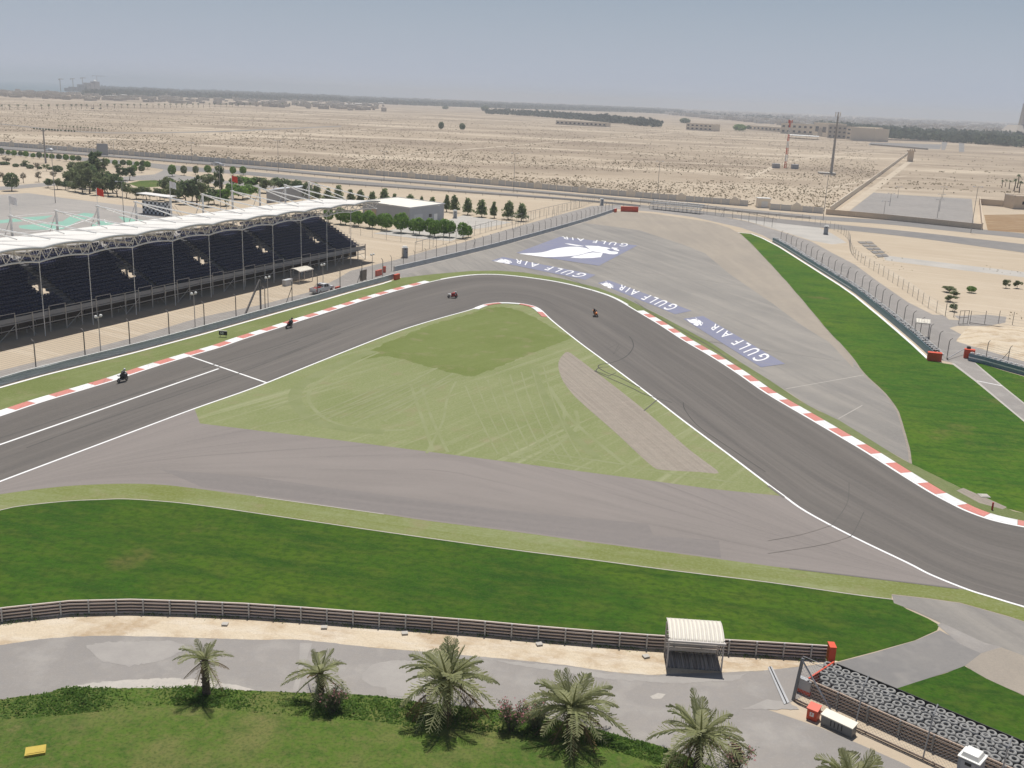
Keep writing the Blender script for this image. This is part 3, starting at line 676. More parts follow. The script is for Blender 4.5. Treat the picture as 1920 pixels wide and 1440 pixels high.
sheet("courtyard", [(1590, 398), (1638, 361), (1700, 366), (1822, 373), (1826, 420)], "service_tarmac")
sheet("brown_field", [(1845, 403), (2060, 400), (2060, 445), (1920, 437), (1852, 432)], "brown_earth")
# ------------------------------------------------------------------ kerbs: every painted block is a piece of its own
def kerb(name, label, W, side, width, block, start_white=True, raise_=0.05, skip=None):
    """blocks laid along a track edge, on its outer side"""
    L = plen(W)[-1]
    root = thing(name, label, "kerb", W[0].copy())
    n = int(L / block)
    for i in range(n):
        d0, d1 = i*block, (i+1)*block - 0.03
        pts = [along(W, d0 + (d1-d0)*k/3) for k in range(4)]
        mb = MB()
        inner = [p for p, t in pts]
        outer = [p + Vector((-t.y, t.x, 0))*side*width for p, t in pts]
        if side < 0: prof = (inner, outer)
        else: prof = (inner, outer)
        zi, zo = 0.035, 0.04 + raise_
        lo_i = [p + Vector((0,0,zi)) for p in inner]; lo_o = [p + Vector((0,0,zo)) for p in outer]
        b_i = [p + Vector((0,0,-0.03)) for p in inner]; b_o = [p + Vector((0,0,-0.03)) for p in outer]
        if side > 0: mb.strip(lo_i, lo_o)
        else: mb.strip(lo_o, lo_i)
        mb.strip(b_o, lo_o) if side < 0 else mb.strip(lo_o, b_o)
        mb.strip(lo_i, b_i) if side < 0 else mb.strip(b_i, lo_i)
        mb.quad(b_i[0], b_o[0], lo_o[0], lo_i[0]); mb.quad(b_i[-1], lo_i[-1], lo_o[-1], b_o[-1])
        white = (i % 2 == 0) == start_white
        obj("kerb_block", mb, "kerb_white" if white else "kerb_red", root)
    return root
def sub(W, xa, xb):
    """part of a ground polyline between two photo columns"""
    return [p for p in W if xa <= Q(p)[0] <= xb]
ZK = 0.10
kerb("striped_kerb", "long red and white kerb below the grandstand, outside the braking straight", sub(OUT_W, -110, 822), 1, 1.25, 2.95, True)
kerb("striped_kerb", "plain low white kerb round the outside of the hairpin", sub(OUT_W, 822, 1192), 1, 0.32, 6.0, True, 0.01)
for o in [o for o in bpy.data.objects if o.get('label', '').startswith('plain low white')]:
    for i, c in enumerate(o.children):
        c.data.materials[0] = MATS["kerb_white"] if i % 3 else MATS["kerb_white"]
kerb("striped_kerb", "long red and white kerb outside the corner exit on the right", sub(OUT_W, 1190, 2040), 1, 1.25, 2.95, True)
kerb("striped_kerb", "short curved red and white kerb at the hairpin apex", sub(INN_W, 880, 1037), -1, 1.0, 4.1, True)

# ------------------------------------------------------------------ steel barriers
paint("galvanised", (0.42, 0.42, 0.42), 0.5, 0.1, 0.25, 0.8)
paint("galvanised_dark", (0.22, 0.22, 0.22), 0.5, 0.1, 0.25, 0.8)
paint("warm_steel", (0.66, 0.555, 0.485), 0.6, 0.0, 0.25, 0.8)
paint("rusty_steel", (0.50, 0.38, 0.29), 0.7, 0.0, 0.35, 0.9)
paint("barrier_blue", (0.17, 0.25, 0.30), 0.55, 0.0, 0.30, 0.5)
paint("barrier_grey", (0.52, 0.55, 0.57), 0.5, 0.05, 0.30, 0.6)
paint("white_metal", (0.78, 0.78, 0.76), 0.45, 0.1, 0.15, 0.6)
paint("signal_red", (0.66, 0.085, 0.035), 0.5, 0.0, 0.20, 1.0)
surf("tyre_rubber", (0.050, 0.048, 0.047), [(3.0, 0, 0.6, (0.11, 0.105, 0.10), 0.45, 0.7)], 0.85)
surf("dusty_tyre", (0.30, 0.295, 0.28), [(2.0, 0, 0.6, (0.26, 0.25, 0.235), 0.42, 0.66), (9.0, 0, 0.5, (0.09, 0.088, 0.085), 0.45, 0.75)], 0.95)
surf("grey_tyre", (0.14, 0.137, 0.132), [(2.0, 0, 0.6, (0.20, 0.195, 0.185), 0.42, 0.66)], 0.95)
W_PROF = [(0.0, -0.155), (0.085, -0.115), (0.085, -0.075), (0.0, -0.025), (0.0, 0.025), (0.085, 0.075), (0.085, 0.115), (0.0, 0.155)]
def wrail(W, face, z, prof=W_PROF, sc=1.0, step=4.0):
    """corrugated rail following a ground polyline; face = +1 ribs to the left of the run"""
    L = plen(W)[-1]; n = max(2, int(L/step)+1)
    pts = [along(W, L*i/(n-1)) for i in range(n)]
    mb = MB(); k = len(prof)
    for p, t in pts:
        s_ = Vector((-t.y, t.x, 0))*face
        for (o_, h) in prof: mb.v.append(tuple(p + s_*o_*sc + Vector((0,0,z + h*sc))))
        for (o_, h) in reversed(prof): mb.v.append(tuple(p + s_*(o_*sc - 0.02) + Vector((0,0,z + h*sc))))
    for i in range(n-1):
        for j in range(2*k):
            a, b_ = i*2*k + j, i*2*k + (j+1) % (2*k)
            mb.f.append((a, b_, b_+2*k, a+2*k))
    return mb
def barrier(name, label, W, zs, face, mat, post_mat, post_step, post_h, post_off, top=None, step=4.0, post_w=0.12):
    root = thing(name, label, "barrier", W[0].copy())
    for z in zs: obj("rail", wrail(W, face, z, step=step), mat, root)
    if top:
        mb = MB(); L = plen(W)[-1]; n = int(L/4)+2
        pts = [along(W, L*i/(n-1))[0] for i in range(n)]
        for a, b_ in zip(pts, pts[1:]): mb.beam(a + Vector((0,0,top)), b_ + Vector((0,0,top)), 0.16, 0.05)
        obj("top_cap", mb, "white_metal", root)
    L = plen(W)[-1]; n = int(L/post_step)
    pm = MB(); pm.box((0, 0, post_h/2), (post_w, post_w*1.2, post_h)); me = pm.mesh("post")
    for i in range(n+1):
        p, t = along(W, i*post_step)
        o = mobj("post", me, post_mat, root)
        o.location = p - root.location + Vector((-t.y, t.x, 0))*post_off
        o.rotation_euler = (0, 0, math.atan2(t.y, t.x))
    return root
# the near guard rail, seen from behind: posts stand on our side
GW = G(catmull(GRAIL, 3))
post_pts = None
RIB = [(0.0, -0.055), (0.05, -0.045), (0.05, 0.03), (0.0, 0.055)]
def ribbed_rail(label, W, n, mat, web, post_mat, step, h, post_step):
    """corrugated rail seen from the back: pale ribs stand in front of shaded webs"""
    root = thing("guard_rail", label, "barrier", W[0].copy())
    dz = (h - .12)/(n-1)
    for k in range(n): obj("rail", wrail(W, -1, .10 + k*dz, RIB, 1.0, step), mat, root)
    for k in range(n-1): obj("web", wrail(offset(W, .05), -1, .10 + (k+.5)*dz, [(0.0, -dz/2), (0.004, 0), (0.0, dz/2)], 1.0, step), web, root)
    pm = MB(); pm.box((0, 0, (h+.04)/2), (.10, .12, h+.04)); me = pm.mesh("post"); L = plen(W)[-1]
    for i in range(int(L/post_step)+1):
        p_, t = along(W, i*post_step); o = mobj("post", me, post_mat, root)
        o.location = p_ - root.location + Vector((-t.y, t.x, 0))*-0.11; o.rotation_euler = (0, 0, math.atan2(t.y, t.x))
    return root
paint("rail_shadow_side", (0.095, 0.075, 0.066), 0.8, 0, 0.3, 1.0)  # webs coloured dark, putting the shade between the ribs into the colour
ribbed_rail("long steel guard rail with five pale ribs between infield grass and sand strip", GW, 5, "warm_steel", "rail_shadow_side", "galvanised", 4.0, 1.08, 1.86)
e = GW[-1]; t_ = (GW[-1]-GW[-3]).normalized()
mb = MB(); mb.box((0, 0, 0.58), (0.42, 0.75, 1.16)); mb.box((0, 0, 1.17), (0.46, 0.80, 0.03)); mb.box((0.222, 0, 0.6), (0.03, 0.6, 0.9))
o = obj("rail_end_pad", mb, "signal_red", None); o.location = e + t_*0.30; o.rotation_euler = (0, 0, math.atan2(t_.y, t_.x))
tag(o, "red crash pad at the right end of the long guard rail", "crash pad")
# left barrier below the grandstand, three rails with a bright top
BW = G(catmull(BAR_L, 3))
barrier("guard_rail", "three-rail grey barrier with a bright top edge below the grandstand", BW, (0.20, 0.52, 0.84), -1, "barrier_grey", "galvanised_dark", 4.0, 1.05, 0.16, 1.06, 6.0)
NW = G(catmull(ARMCO_N, 4))
barrier("guard_rail", "grey barrier running from the red pad along the far runoff edge", NW, (0.20, 0.52, 0.84), -1, "barrier_grey", "galvanised_dark", 4.0, 1.05, 0.16, 1.06, 6.0)
def pad(px, w, d, h, label, rz=0.0, mat="signal_red", panel=True):
    mb = MB(); mb.box((0, 0, h/2), (w, d, h)); mb.box((0, 0, h+0.02), (w+0.04, d+0.04, 0.04))
    if panel: mb.box((0, -d/2-0.012, h/2), (w*0.9, 0.02, h*0.8))
    o = obj("crash_pad", mb, mat, None); o.location = P(*px); o.rotation_euler = (0, 0, rz)
    return tag(o, label, "crash pad")
ba = math.atan2((BW[-1]-BW[-4]).y, (BW[-1]-BW[-4]).x)
pad((744, 524), 1.75, 0.5, 1.05, "red crash pad at the end of the grandstand barrier", ba)
pad((710, 517), 2.2, 0.4, 1.15, "red board leaning behind the grandstand barrier end", ba)
pad((721, 511), 0.5, 0.4, 1.25, "small red post block beside the leaning red board", ba)
pad((1180, 397), 6.0, 0.9, 1.7, "wide red crash pad at the far end of the runoff", 0.02)
pad((1154, 398), 1.6, 0.5, 1.15, "short red pad on the far tip of the runoff barrier", ba)
# blue barrier with stacked tyres on the right
EW = G(catmull(ARMCO_E, 4))
EW2 = offset(sub(EW, 1438, 1745), 0.7)
root = thing("tyre_barrier", "long dark blue belted tyre barrier beside the right hand grass", "barrier", EW2[0].copy())
def belt(W, z0, z1, th):
    mb = MB(); n = int(plen(W)[-1]/3)+2; L = plen(W)[-1]
    for i in range(n-1):
        a, t1 = along(W, L*i/(n-1)); b_, t2 = along(W, L*(i+1)/(n-1))
        s1, s2 = Vector((-t1.y, t1.x, 0))*th, Vector((-t2.y, t2.x, 0))*th
        mb.hexa([a + Vector((0,0,z0)), b_ + Vector((0,0,z0)), b_+s2 + Vector((0,0,z0)), a+s1 + Vector((0,0,z0)), a + Vector((0,0,z1)), b_ + Vector((0,0,z1)), b_+s2 + Vector((0,0,z1)), a+s1 + Vector((0,0,z1))])
    return mb
obj("belt", belt(EW2, 0.0, 1.2, 0.08), "barrier_blue", root)
obj("stripe", belt(offset(sub(EW2, 1438, 1600), -0.03), 0.42, 0.55, 0.03), "white_metal", root)
TY = MB(); TY.torus((0, 0, 0), 0.23, 0.09, 10, 6); TYRE_LO = TY
def tyre_row(W, cols, rows, first, step=0.64, jitter=0.05, z=0.0):
    mb = MB(); L = plen(W)[-1]
    base = MB(); base.torus((0, 0, 0), 0.225, 0.10, 9, 5)
    for i in range(int(L/step)):
        p, t = along(W, i*step)
        s_ = Vector((-t.y, t.x, 0))
        for c in range(cols):
            for r in rows:
                q = p + s_*(first + c*0.6) + Vector((RNG.uniform(-jitter, jitter), RNG.uniform(-jitter, jitter), z + 0.1 + r*0.2))
                n = len(mb.v)
                mb.v += [(v[0]+q.x, v[1]+q.y, v[2]+q.z) for v in base.v]
                mb.f += [tuple(n+k for k in f) for f in base.f]
    return mb
paint("white_tyre", (0.55, 0.54, 0.52), 0.8, 0, 0.4, 2.0)
tag(obj("tyre_stacks", tyre_row(EW2, 2, (0, 3, 5.2), 0.40, 1.3), "tyre_rubber", root), None, None, None, 'stuff')
tag(obj("pale_tyre_stacks", tyre_row(offset(EW2, .0), 2, (1, 5.2), 0.45, 1.3, .12, .06), "white_tyre", root), None, None, None, 'stuff')
obj("rear_rail", wrail(offset(EW2, 1.5), -1, 0.8, step=6), "barrier_grey", root)
tag(root.children[0], "dark blue belt facing the grass")
EB = offset(G(catmull([(1812, 677), (1850, 686), (1880, 695), (1920, 706), (2040, 738)], 4)), 0.5)
root = thing("tyre_barrier", "blue belted tyre barrier with a white stripe at the right edge", "barrier", EB[0].copy())
obj("belt", belt(EB, 0.0, 1.15, 0.08), "barrier_blue", root)
obj("stripe", belt(offset(EB, -0.03), 0.50, 0.68, 0.025), "white_metal", root)
tag(obj("tyre_stacks", tyre_row(EB, 1, (0, 2, 4), 0.42), "tyre_rubber", root), None, None, None, 'stuff')
tag(obj("pale_tyre_stacks", tyre_row(EB, 1, (3, 5), 1.0, 0.9), "white_tyre", root), None, None, None, 'stuff')
pad((1751, 676), 2.0, 1.0, 1.25, "red crash pad at the near end of the long tyre barrier", -0.25)
o = pad((1816, 671), 1.5, 1.0, 1.35, "red crash pad at the path end of the striped barrier", -0.35)
mb = MB()
for k in range(3): mb.torus((RNG.uniform(-.03, .03), 0, 0.1+k*0.19), 0.23, 0.1, 12, 6)
o = obj("tyre_stack", mb, "tyre_rubber", None); o.location = P(1816, 671) + Vector((0, 0.45, 1.37)) ; o.scale = (1, 1, .6)
tag(o, "short stack of black tyres on top of the red pad by the path", "tyres")

# ------------------------------------------------------------------ catch fences and mesh fences
paint("fence_steel", (0.17, 0.155, 0.145), 0.6, 0.0, 0.3, 1.0)
paint("fence_steel_pale", (0.36, 0.345, 0.325), 0.6, 0.3, 0.3, 1.0)
def post_mesh(h, bend, r=0.055, n=6):
    mb = MB()
    if bend: mb.tube([(0,0,0), (0,0,h-0.55), (0,-0.10,h-0.25), (0,-0.42,h)], [r, r, r*.9, r*.8], n)
    else: mb.tube([(0,0,0), (0,0,h)], r, n)
    return mb.mesh("post")
def fence(name, label, W, step, h, nw, mat, r=0.05, bend=False, flip=False, top_rail=0.0, bottom_rail=0.0, wire_r=0.012, first=0.0, z0=0.2, wires="wire", braces=()):
    root = thing(name, label, "fence", W[0].copy())
    L = plen(W)[-1]; me = post_mesh(h, bend, r)
    n = int((L-first)/step)
    for i in range(n+1):
        p, t = along(W, first + i*step)
        o = mobj("post", me, mat, root); o.location = p - root.location
        o.rotation_euler = (0, 0, math.atan2(t.y, t.x) + (math.pi if flip else 0))
        if i in braces:
            mb = MB(); mb.tube([(0, 0, h*0.75), (h*0.5, 0, 0.02)], r*0.8, 5)
            b_ = mobj("brace", mb.mesh("brace"), mat, root); b_.location = o.location; b_.rotation_euler = o.rotation_euler
    m = max(2, int(L/8)); pts = [along(W, L*i/(m-1))[0] for i in range(m)]
    for k in range(nw):
        z = z0 + (h*(0.86 if bend else 1.0) - z0 - 0.05)*k/max(1, nw-1)
        rr = wire_r
        nm = wires
        if k == nw-1 and top_rail: rr, nm = top_rail, "top_rail"
        if k == 0 and bottom_rail: rr, nm = bottom_rail, "bottom_rail"
        mb = MB(); mb.tube([p + Vector((0,0,z)) for p in pts], rr, 3 if nm == "wire" else 5)
        obj(nm, mb, mat, root)
    return root
fence("catch_fence", "tall wire catch fence with bent posts between grandstand and barrier", offset(BW, 0.75), 7.6, 4.5, 13, "fence_steel", 0.075, True, True, wire_r=0.016, z0=0.9, braces=(9, 12))
fence("catch_fence", "wire catch fence with bent posts behind the far runoff barrier", offset(G(catmull(ARMCO_N, 4)), 0.8), 4.6, 3.3, 7, "fence_steel", 0.055, True, True, wire_r=0.016, z0=0.9, braces=(8, 16))
fence("mesh_fence", "mesh fence with brown top rail left of the far service road", offset(G([(787, 475), (860, 453), (956, 425), (1027, 405), (1099, 388)]), 1.2), 4.2, 2.6, 5, "fence_steel_pale", 0.05, top_rail=0.07, wire_r=0.016)
fence("mesh_fence", "mesh fence from the grandstand end to the service road corner", G([(655, 437), (700, 446), (760, 455), (815, 462)]), 5.0, 2.5, 5, "fence_steel_pale", 0.045, top_rail=0.05, wire_r=0.016)
fence("mesh_fence", "zigzag mesh fence across the sand beside the row of conical trees", G([(860, 440), (880, 430), (960, 432), (1000, 412), (1035, 408), (1050, 400), (1085, 390), (1115, 378)]), 3.6, 2.5, 5, "fence_steel_pale", 0.04, wire_r=0.016)
fence("catch_fence", "wire catch fence with bent posts behind the blue tyre barrier", offset(sub(EW, 1440, 1742), 3.0), 5.4, 3.3, 7, "fence_steel", 0.055, True, True, wire_r=0.016, z0=0.8, braces=(8, 12))
fence("catch_fence", "wire catch fence with bent posts behind the far bleacher bend", G([(1200, 388), (1250, 391), (1320, 400), (1390, 413), (1455, 428)]), 4.6, 3.3, 7, "fence_steel", 0.055, True, True, top_rail=0.07, wire_r=0.016, z0=0.6, braces=(1, 8))
fence("catch_fence", "wire catch fence with bent posts behind the striped barrier at the right edge", offset(EB, 2.4), 3.6, 3.2, 7, "fence_steel", 0.055, True, True, wire_r=0.016, first=1.5, z0=0.8, braces=(1,))
fence("mesh_fence", "thin mesh fence curving across the sand below the highway on the right", G(catmull([(1440, 410), (1500, 413), (1560, 430), (1590, 448), (1594, 470), (1610, 490), (1650, 515), (1700, 548), (1740, 578), (1768, 592)], 3)), 4.2, 2.3, 5, "fence_steel_pale", 0.045, wire_r=0.016)
fence("mesh_fence", "mesh fence beside the yard gate at the right edge", G([(1818, 607), (1850, 607), (1885, 606), (1920, 614), (1990, 630)]), 3.0, 2.4, 5, "fence_steel", 0.05, bottom_rail=0.06, wire_r=0.016)
fence("mesh_fence", "chain link fence from the yard gate up to the thin mesh fence", G([(1772, 593), (1795, 596)]), 1.5, 2.5, 5, "fence_steel", 0.06, wire_r=0.012)
gr = thing("steel_gate", "small steel mesh gate standing open on the sand mound track", "gate", P(1797, 609))
for nm, a, b_ in (("frame", (0,0,0.1), (0,0,2.6)), ("frame", (1.9,0.7,0.1), (1.9,0.7,2.6)), ("frame", (0,0,2.55), (1.9,0.7,2.55)), ("frame", (0,0,0.15), (1.9,0.7,0.15)), ("frame", (0,0,1.3), (1.9,0.7,1.3)), ("frame", (0.95,0.35,0.1), (0.95,0.35,2.55))):
    mb = MB(); mb.tube([a, b_], 0.05, 5); obj(nm, mb, "fence_steel", gr, False)
gr = thing("swing_barrier", "low steel boom lying across the path between two red pads", "barrier", P(1776, 676))
mb = MB(); A_, B_ = P(1776, 675) , P(1807, 664); mb.tube([A_ + Vector((0,0,.25)), B_ + Vector((0,0,.9))], 0.07, 6); obj("boom", mb, "galvanised", gr)
mb = MB(); mb.tube([A_, A_ + Vector((0,0,.35))], 0.09, 6); obj("pivot_post", mb, "galvanised_dark", gr)

# ------------------------------------------------------------------ the near tyre wall at the lower right
TW_near = [P(1514, 1302), P(1567, 1325), P(1680, 1377), P(1795, 1427), P(1960, 1501)]
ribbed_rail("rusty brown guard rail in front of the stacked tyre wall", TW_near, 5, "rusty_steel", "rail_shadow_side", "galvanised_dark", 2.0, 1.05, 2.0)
d_ = (TW_near[3]-TW_near[0]).normalized(); n_ = Vector((-d_.y, d_.x, 0))
if n_.y < 0: n_ = -n_
root = thing("tyre_wall", "wide wall of stacked grey tyres behind the rusty guard rail", "tyre wall", TW_near[0].copy())
t1 = MB()
prof = [(0.135, -0.03), (0.145, 0.075), (0.175, 0.10), (0.265, 0.085), (0.295, 0.03), (0.30, 0.0), (0.29, -0.07), (0.24, -0.10), (0.16, -0.09), (0.135, -0.03)]
t1.lathe(prof, (0,0,0), 18)
TOPME = t1.mesh("tyre", True)
t2 = MB()
for k in range(4): t2.lathe([(r*1.0, z) for r, z in prof], (0, 0, 0.105 + k*0.21), 12)
STKME = t2.mesh("tyre_stack", True)
rt = random.Random(3)
for c in range(5):
    for i in range(53):
        s_ = 0.35 + i*0.61 + (0.305 if c % 2 else 0) - 0.1*c
        p = TW_near[0] + d_*s_ + n_*(0.45 + c*0.585)
        if c == 0 and i < 1: continue
        jx, jy = rt.uniform(-.05, .05), rt.uniform(-.05, .05)
        o = mobj("tyre", TOPME, "dusty_tyre", root); o.location = p - root.location + Vector((jx, jy, 0.945 + rt.uniform(-.02, .03))); o.rotation_euler = (rt.uniform(-.06, .06), rt.uniform(-.06, .06), rt.uniform(0, 6)); s2 = rt.uniform(.92, 1.06); o.scale = (s2, s2, 1)
        o = mobj("tyre_stack", STKME, "grey_tyre", root); o.location = p - root.location + Vector((jx*.5, jy*.5, 0))
mb = MB(); a = TW_near[0] + n_*3.28 + d_*0.3; b_ = a + d_*34
mb.beam(a + Vector((0,0,.5)), b_ + Vector((0,0,.5)), .06, 1.0); obj("rear_belt", mb, "tyre_rubber", root)
mb = MB(); a = TW_near[0] + n_*0.15 - d_*0.12; b_ = TW_near[0] + n_*3.25 + d_*0.1
mb.beam(a + Vector((0,0,.55)), b_ + Vector((0,0,.55)), .10, 1.05); obj("end_belt", mb, "signal_red", root)
mb = MB(); mb.prism([TW_near[0] + n_*3.45, TW_near[0] + n_*3.45 + d_*36, TW_near[0] + n_*3.85 + d_*36, TW_near[0] + n_*3.85], 0.0, 0.12)
tag(obj("kerb_stone", mb, "concrete_pad"), None, None, None, 'structure')
# rolled rail end with grey cap
mb = MB(); c0 = TW_near[0] - d_*0.25
mb.box((c0.x, c0.y, 0.62), (0.9, 0.35, 0.78), math.atan2(d_.y, d_.x)); o = obj("barrier_cap", mb, "galvanised", None); tag(o, "grey rounded steel cap at the left end of the rusty guard rail", "rail end")
mb = MB(); mb.box((c0.x, c0.y, 0.14), (0.95, 0.37, 0.26), math.atan2(d_.y, d_.x)); o2 = obj("base_band", mb, "signal_red", o)
# leaning chain-link fence in front of it
FB = [P(1487, 1313), P(1556, 1343), P(1602, 1367), P(1730, 1425), P(1880, 1497)]
fd = (FB[-1]-FB[0]).normalized(); fn = Vector((-fd.y, fd.x, 0)); fn = fn if fn.y > 0 else -fn
root = thing("chain_link_fence", "leaning chain link fence with steel posts in front of the tyre wall", "fence", FB[0].copy())
LEAN = 0.55; FH = 2.75
Lf = plen(FB)[-1]
def fpt(s_, z): 
    p, t = along(FB, s_); return p + fn*(LEAN*z/FH) + Vector((0, 0, z))
mb = MB(); mb.beam(fpt(-.1, .0) - Vector((0,0,.02)), fpt(.0, FH) + fn*.05, .16, .18); obj("end_post", mb, "galvanised_dark", root)
mb = MB(); mb.tube([fpt(0.02, FH-.1), fpt(2.95, .05) - fn*.1], .055, 6); obj("brace", mb, "galvanised", root)
for px in ((1602, 1367), (1730, 1425), (1868, 1491)):
    s_ = (P(*px) - FB[0]).length
    mb = MB(); mb.tube([fpt(s_, -.02), fpt(s_, FH), fpt(s_, FH+.5) + fn*.35], .045, 6); obj("post", mb, "galvanised", root)
mb = MB(); mb.tube([fpt(0, .12), fpt(Lf*.33, .12), fpt(Lf*.66, .12), fpt(Lf, .12)], .06, 6); obj("bottom_rail", mb, "rusty_steel", root)
for z in (FH, FH+.18): 
    mb = MB(); mb.tube([fpt(0, z), fpt(Lf*.33, z), fpt(Lf*.66, z), fpt(Lf, z)], .018, 4); obj("wire", mb, "galvanised", root)
mb = MB(); q = 0.22; n_w = int(Lf/q)
for i in range(-12, n_w):
    for sgn in (1, -1):
        s0, s1 = (i*q, i*q+FH) if sgn > 0 else (i*q+FH, i*q)
        z0_, z1_ = .12, FH
        # clip to the fence length
        def cl(s): return max(0.0, min(Lf, s))
        f0 = (cl(s0)-s0)/(s1-s0); f1 = (cl(s1)-s0)/(s1-s0)
        if f1-f0 < .05: continue
        mb.tube([fpt(cl(s0), z0_+(z1_-z0_)*f0), fpt(cl(s1), z0_+(z1_-z0_)*f1)], .006, 3, False)
tag(obj("chain_link_mesh", mb, "galvanised", root), None, None, None, 'stuff')
# ------------------------------------------------------------------ the covered grandstand
paint("stand_steel", (0.56, 0.52, 0.46), 0.6, 0.1, 0.3, 0.6)
paint("stand_deck", (0.36, 0.35, 0.34), 0.7, 0.1, 0.3, 0.6)
paint("seat_blue", (0.016, 0.022, 0.075), 0.45, 0.0, 0.2, 1.5)
paint("step_concrete", (0.22, 0.22, 0.24), 0.9, 0.0, 0.3, 1.0)
paint("roof_white", (0.70, 0.675, 0.63), 0.75, 0.0, 0.10, 0.10)
paint("truss_white", (0.86, 0.845, 0.80), 0.5, 0.0, 0.2, 0.6)
paint("roof_edge_grey", (0.38, 0.39, 0.38), 0.5, 0.1, 0.2, 0.6)
SA = Vector((-68.3, 143.5, 0)); SD = Vector((.3995, .9167, 0)); SN = Vector((-.9167, .3995, 0))
def S(s, t, z): return SA + SD*s + SN*t + Vector((0, 0, z))
BAY = 9.01
S0, S1 = -36.0, 89.4
T0, ZD = 1.7, 2.4                       # front posts, deck height
stand = thing("grandstand", "covered grandstand with dark blue seats under a scalloped white roof", "grandstand", S(30, 0, 0))
def sbox(mb, s0, s1, t0, t1, z0, z1):
    mb.hexa([S(s0,t0,z0), S(s1,t0,z0), S(s1,t1,z0), S(s0,t1,z0), S(s0,t0,z1), S(s1,t0,z1), S(s1,t1,z1), S(s0,t1,z1)])
# walkway deck along the front
mb = MB(); sbox(mb, S0, S1, T0-.1, T0+1.5, ZD-.18, ZD); obj("walkway_deck", mb, "stand_deck", stand)
# rows; entrances leave gaps every two bays
NR, DT, DZ = 16, 0.76, 0.405
VOM = [BAY*k + 3.1 for k in (-3, -1, 1, 3, 5, 7)] + [BAY*9 + 0.2]
VOM = [BAY*(2*k+1) - 3.2 for k in range(-2, 5)]
AISLE = [v + 2.6 for v in VOM]
VR0, VR1, VW = 5, 8, 1.7
def spans(r):
    cuts = []
    if VR0 <= r < VR1: cuts += [(v, v+VW) for v in VOM]
    cuts.sort(); out = []; a = S0
    for c0, c1 in cuts:
        if c1 < S0: continue
        if c0 > a: out.append((a, c0))
        a = c1
    out.append((a, S1 - 0.0)); return out
seat = MB(); seat.hexa([(-.22,.05,.36), (.22,.05,.36), (.22,.42,.36), (-.22,.42,.36), (-.22,.03,.43), (.22,.03,.43), (.22,.44,.43), (-.22,.44,.43)])
seat.hexa([(-.22,.42,.36), (.22,.42,.36), (.22,.47,.36), (-.22,.47,.36), (-.21,.50,.80), (.21,.50,.80), (.21,.54,.80), (-.21,.54,.80)])
for r in range(NR):
    t0 = T0 + 1.5 + r*DT; z = ZD + 0.25 + r*DZ
    mb = MB()
    for a, b_ in spans(r):
        sbox(mb, a, b_, t0, t0+DT+.03, z-.07, z); sbox(mb, a, b_, t0-.02, t0+.05, z-DZ, z-.0)
    obj("tier", mb, "step_concrete", stand)
    mb = MB()
    s_ = S0 + .3
    while s_ < S1 - .3:
        ok = not any(abs(s_ - a) < .75 for a in AISLE)
        if VR0-1 <= r < VR1 and any(v-.2 < s_ < v+VW+.2 for v in VOM): ok = False
        if ok:
            n = len(mb.v)
            for v in seat.v:
                p = S(s_+v[0], t0+v[1]+.2, z+v[2]); mb.v.append(tuple(p))
            mb.f += [tuple(n+k for k in f) for f in seat.f]
        s_ += .52
    tag(obj("seat_row", mb, "seat_blue", stand), None, None, None, 'stuff')
mb = MB()
for a in AISLE:
    for r in range(NR):
        t0 = T0 + 1.5 + r*DT; z = ZD + .25 + r*DZ
        sbox(mb, a-.5, a+.5, t0-.3, t0+.05, z-.22, z-.18+.0); 
obj("aisle_steps", mb, "step_concrete", stand)
paint("vomitory_grey", (0.30, 0.30, 0.31), 0.8, 0.0, 0.3, 1.0)
for v in VOM:
    mb = MB()
    ta, tb = T0+1.5+VR0*DT, T0+1.5+VR1*DT
    za, zb = ZD+.25+(VR0-1)*DZ, ZD+.25+VR1*DZ
    sbox(mb, v-.10, v-.0, tb-.5, tb, zb-2.4, zb); sbox(mb, v+VW, v+VW+.10, tb-.5, tb, zb-2.4, zb)
    for (s_, t_) in ((v-.05, tb), (v+VW+.05, tb), (v-.05, ta), (v+VW+.05, ta)):
        mb.tube([S(s_, t_, zb-.2 if t_ == tb else za), S(s_, t_, (zb if t_ == tb else za+.4)+1.0)], .03, 5)
    mb.tube([S(v-.05, ta, za+1.4), S(v-.05, tb, zb+1.0), S(v+VW+.05, tb, zb+1.0), S(v+VW+.05, ta, za+1.4)], .03, 5)
    mb.tube([S(v-.05, ta, za+.9), S(v-.05, tb, zb+.5), S(v+VW+.05, tb, zb+.5), S(v+VW+.05, ta, za+.9)], .02, 5)
    obj("entrance", mb, "vomitory_grey", stand)
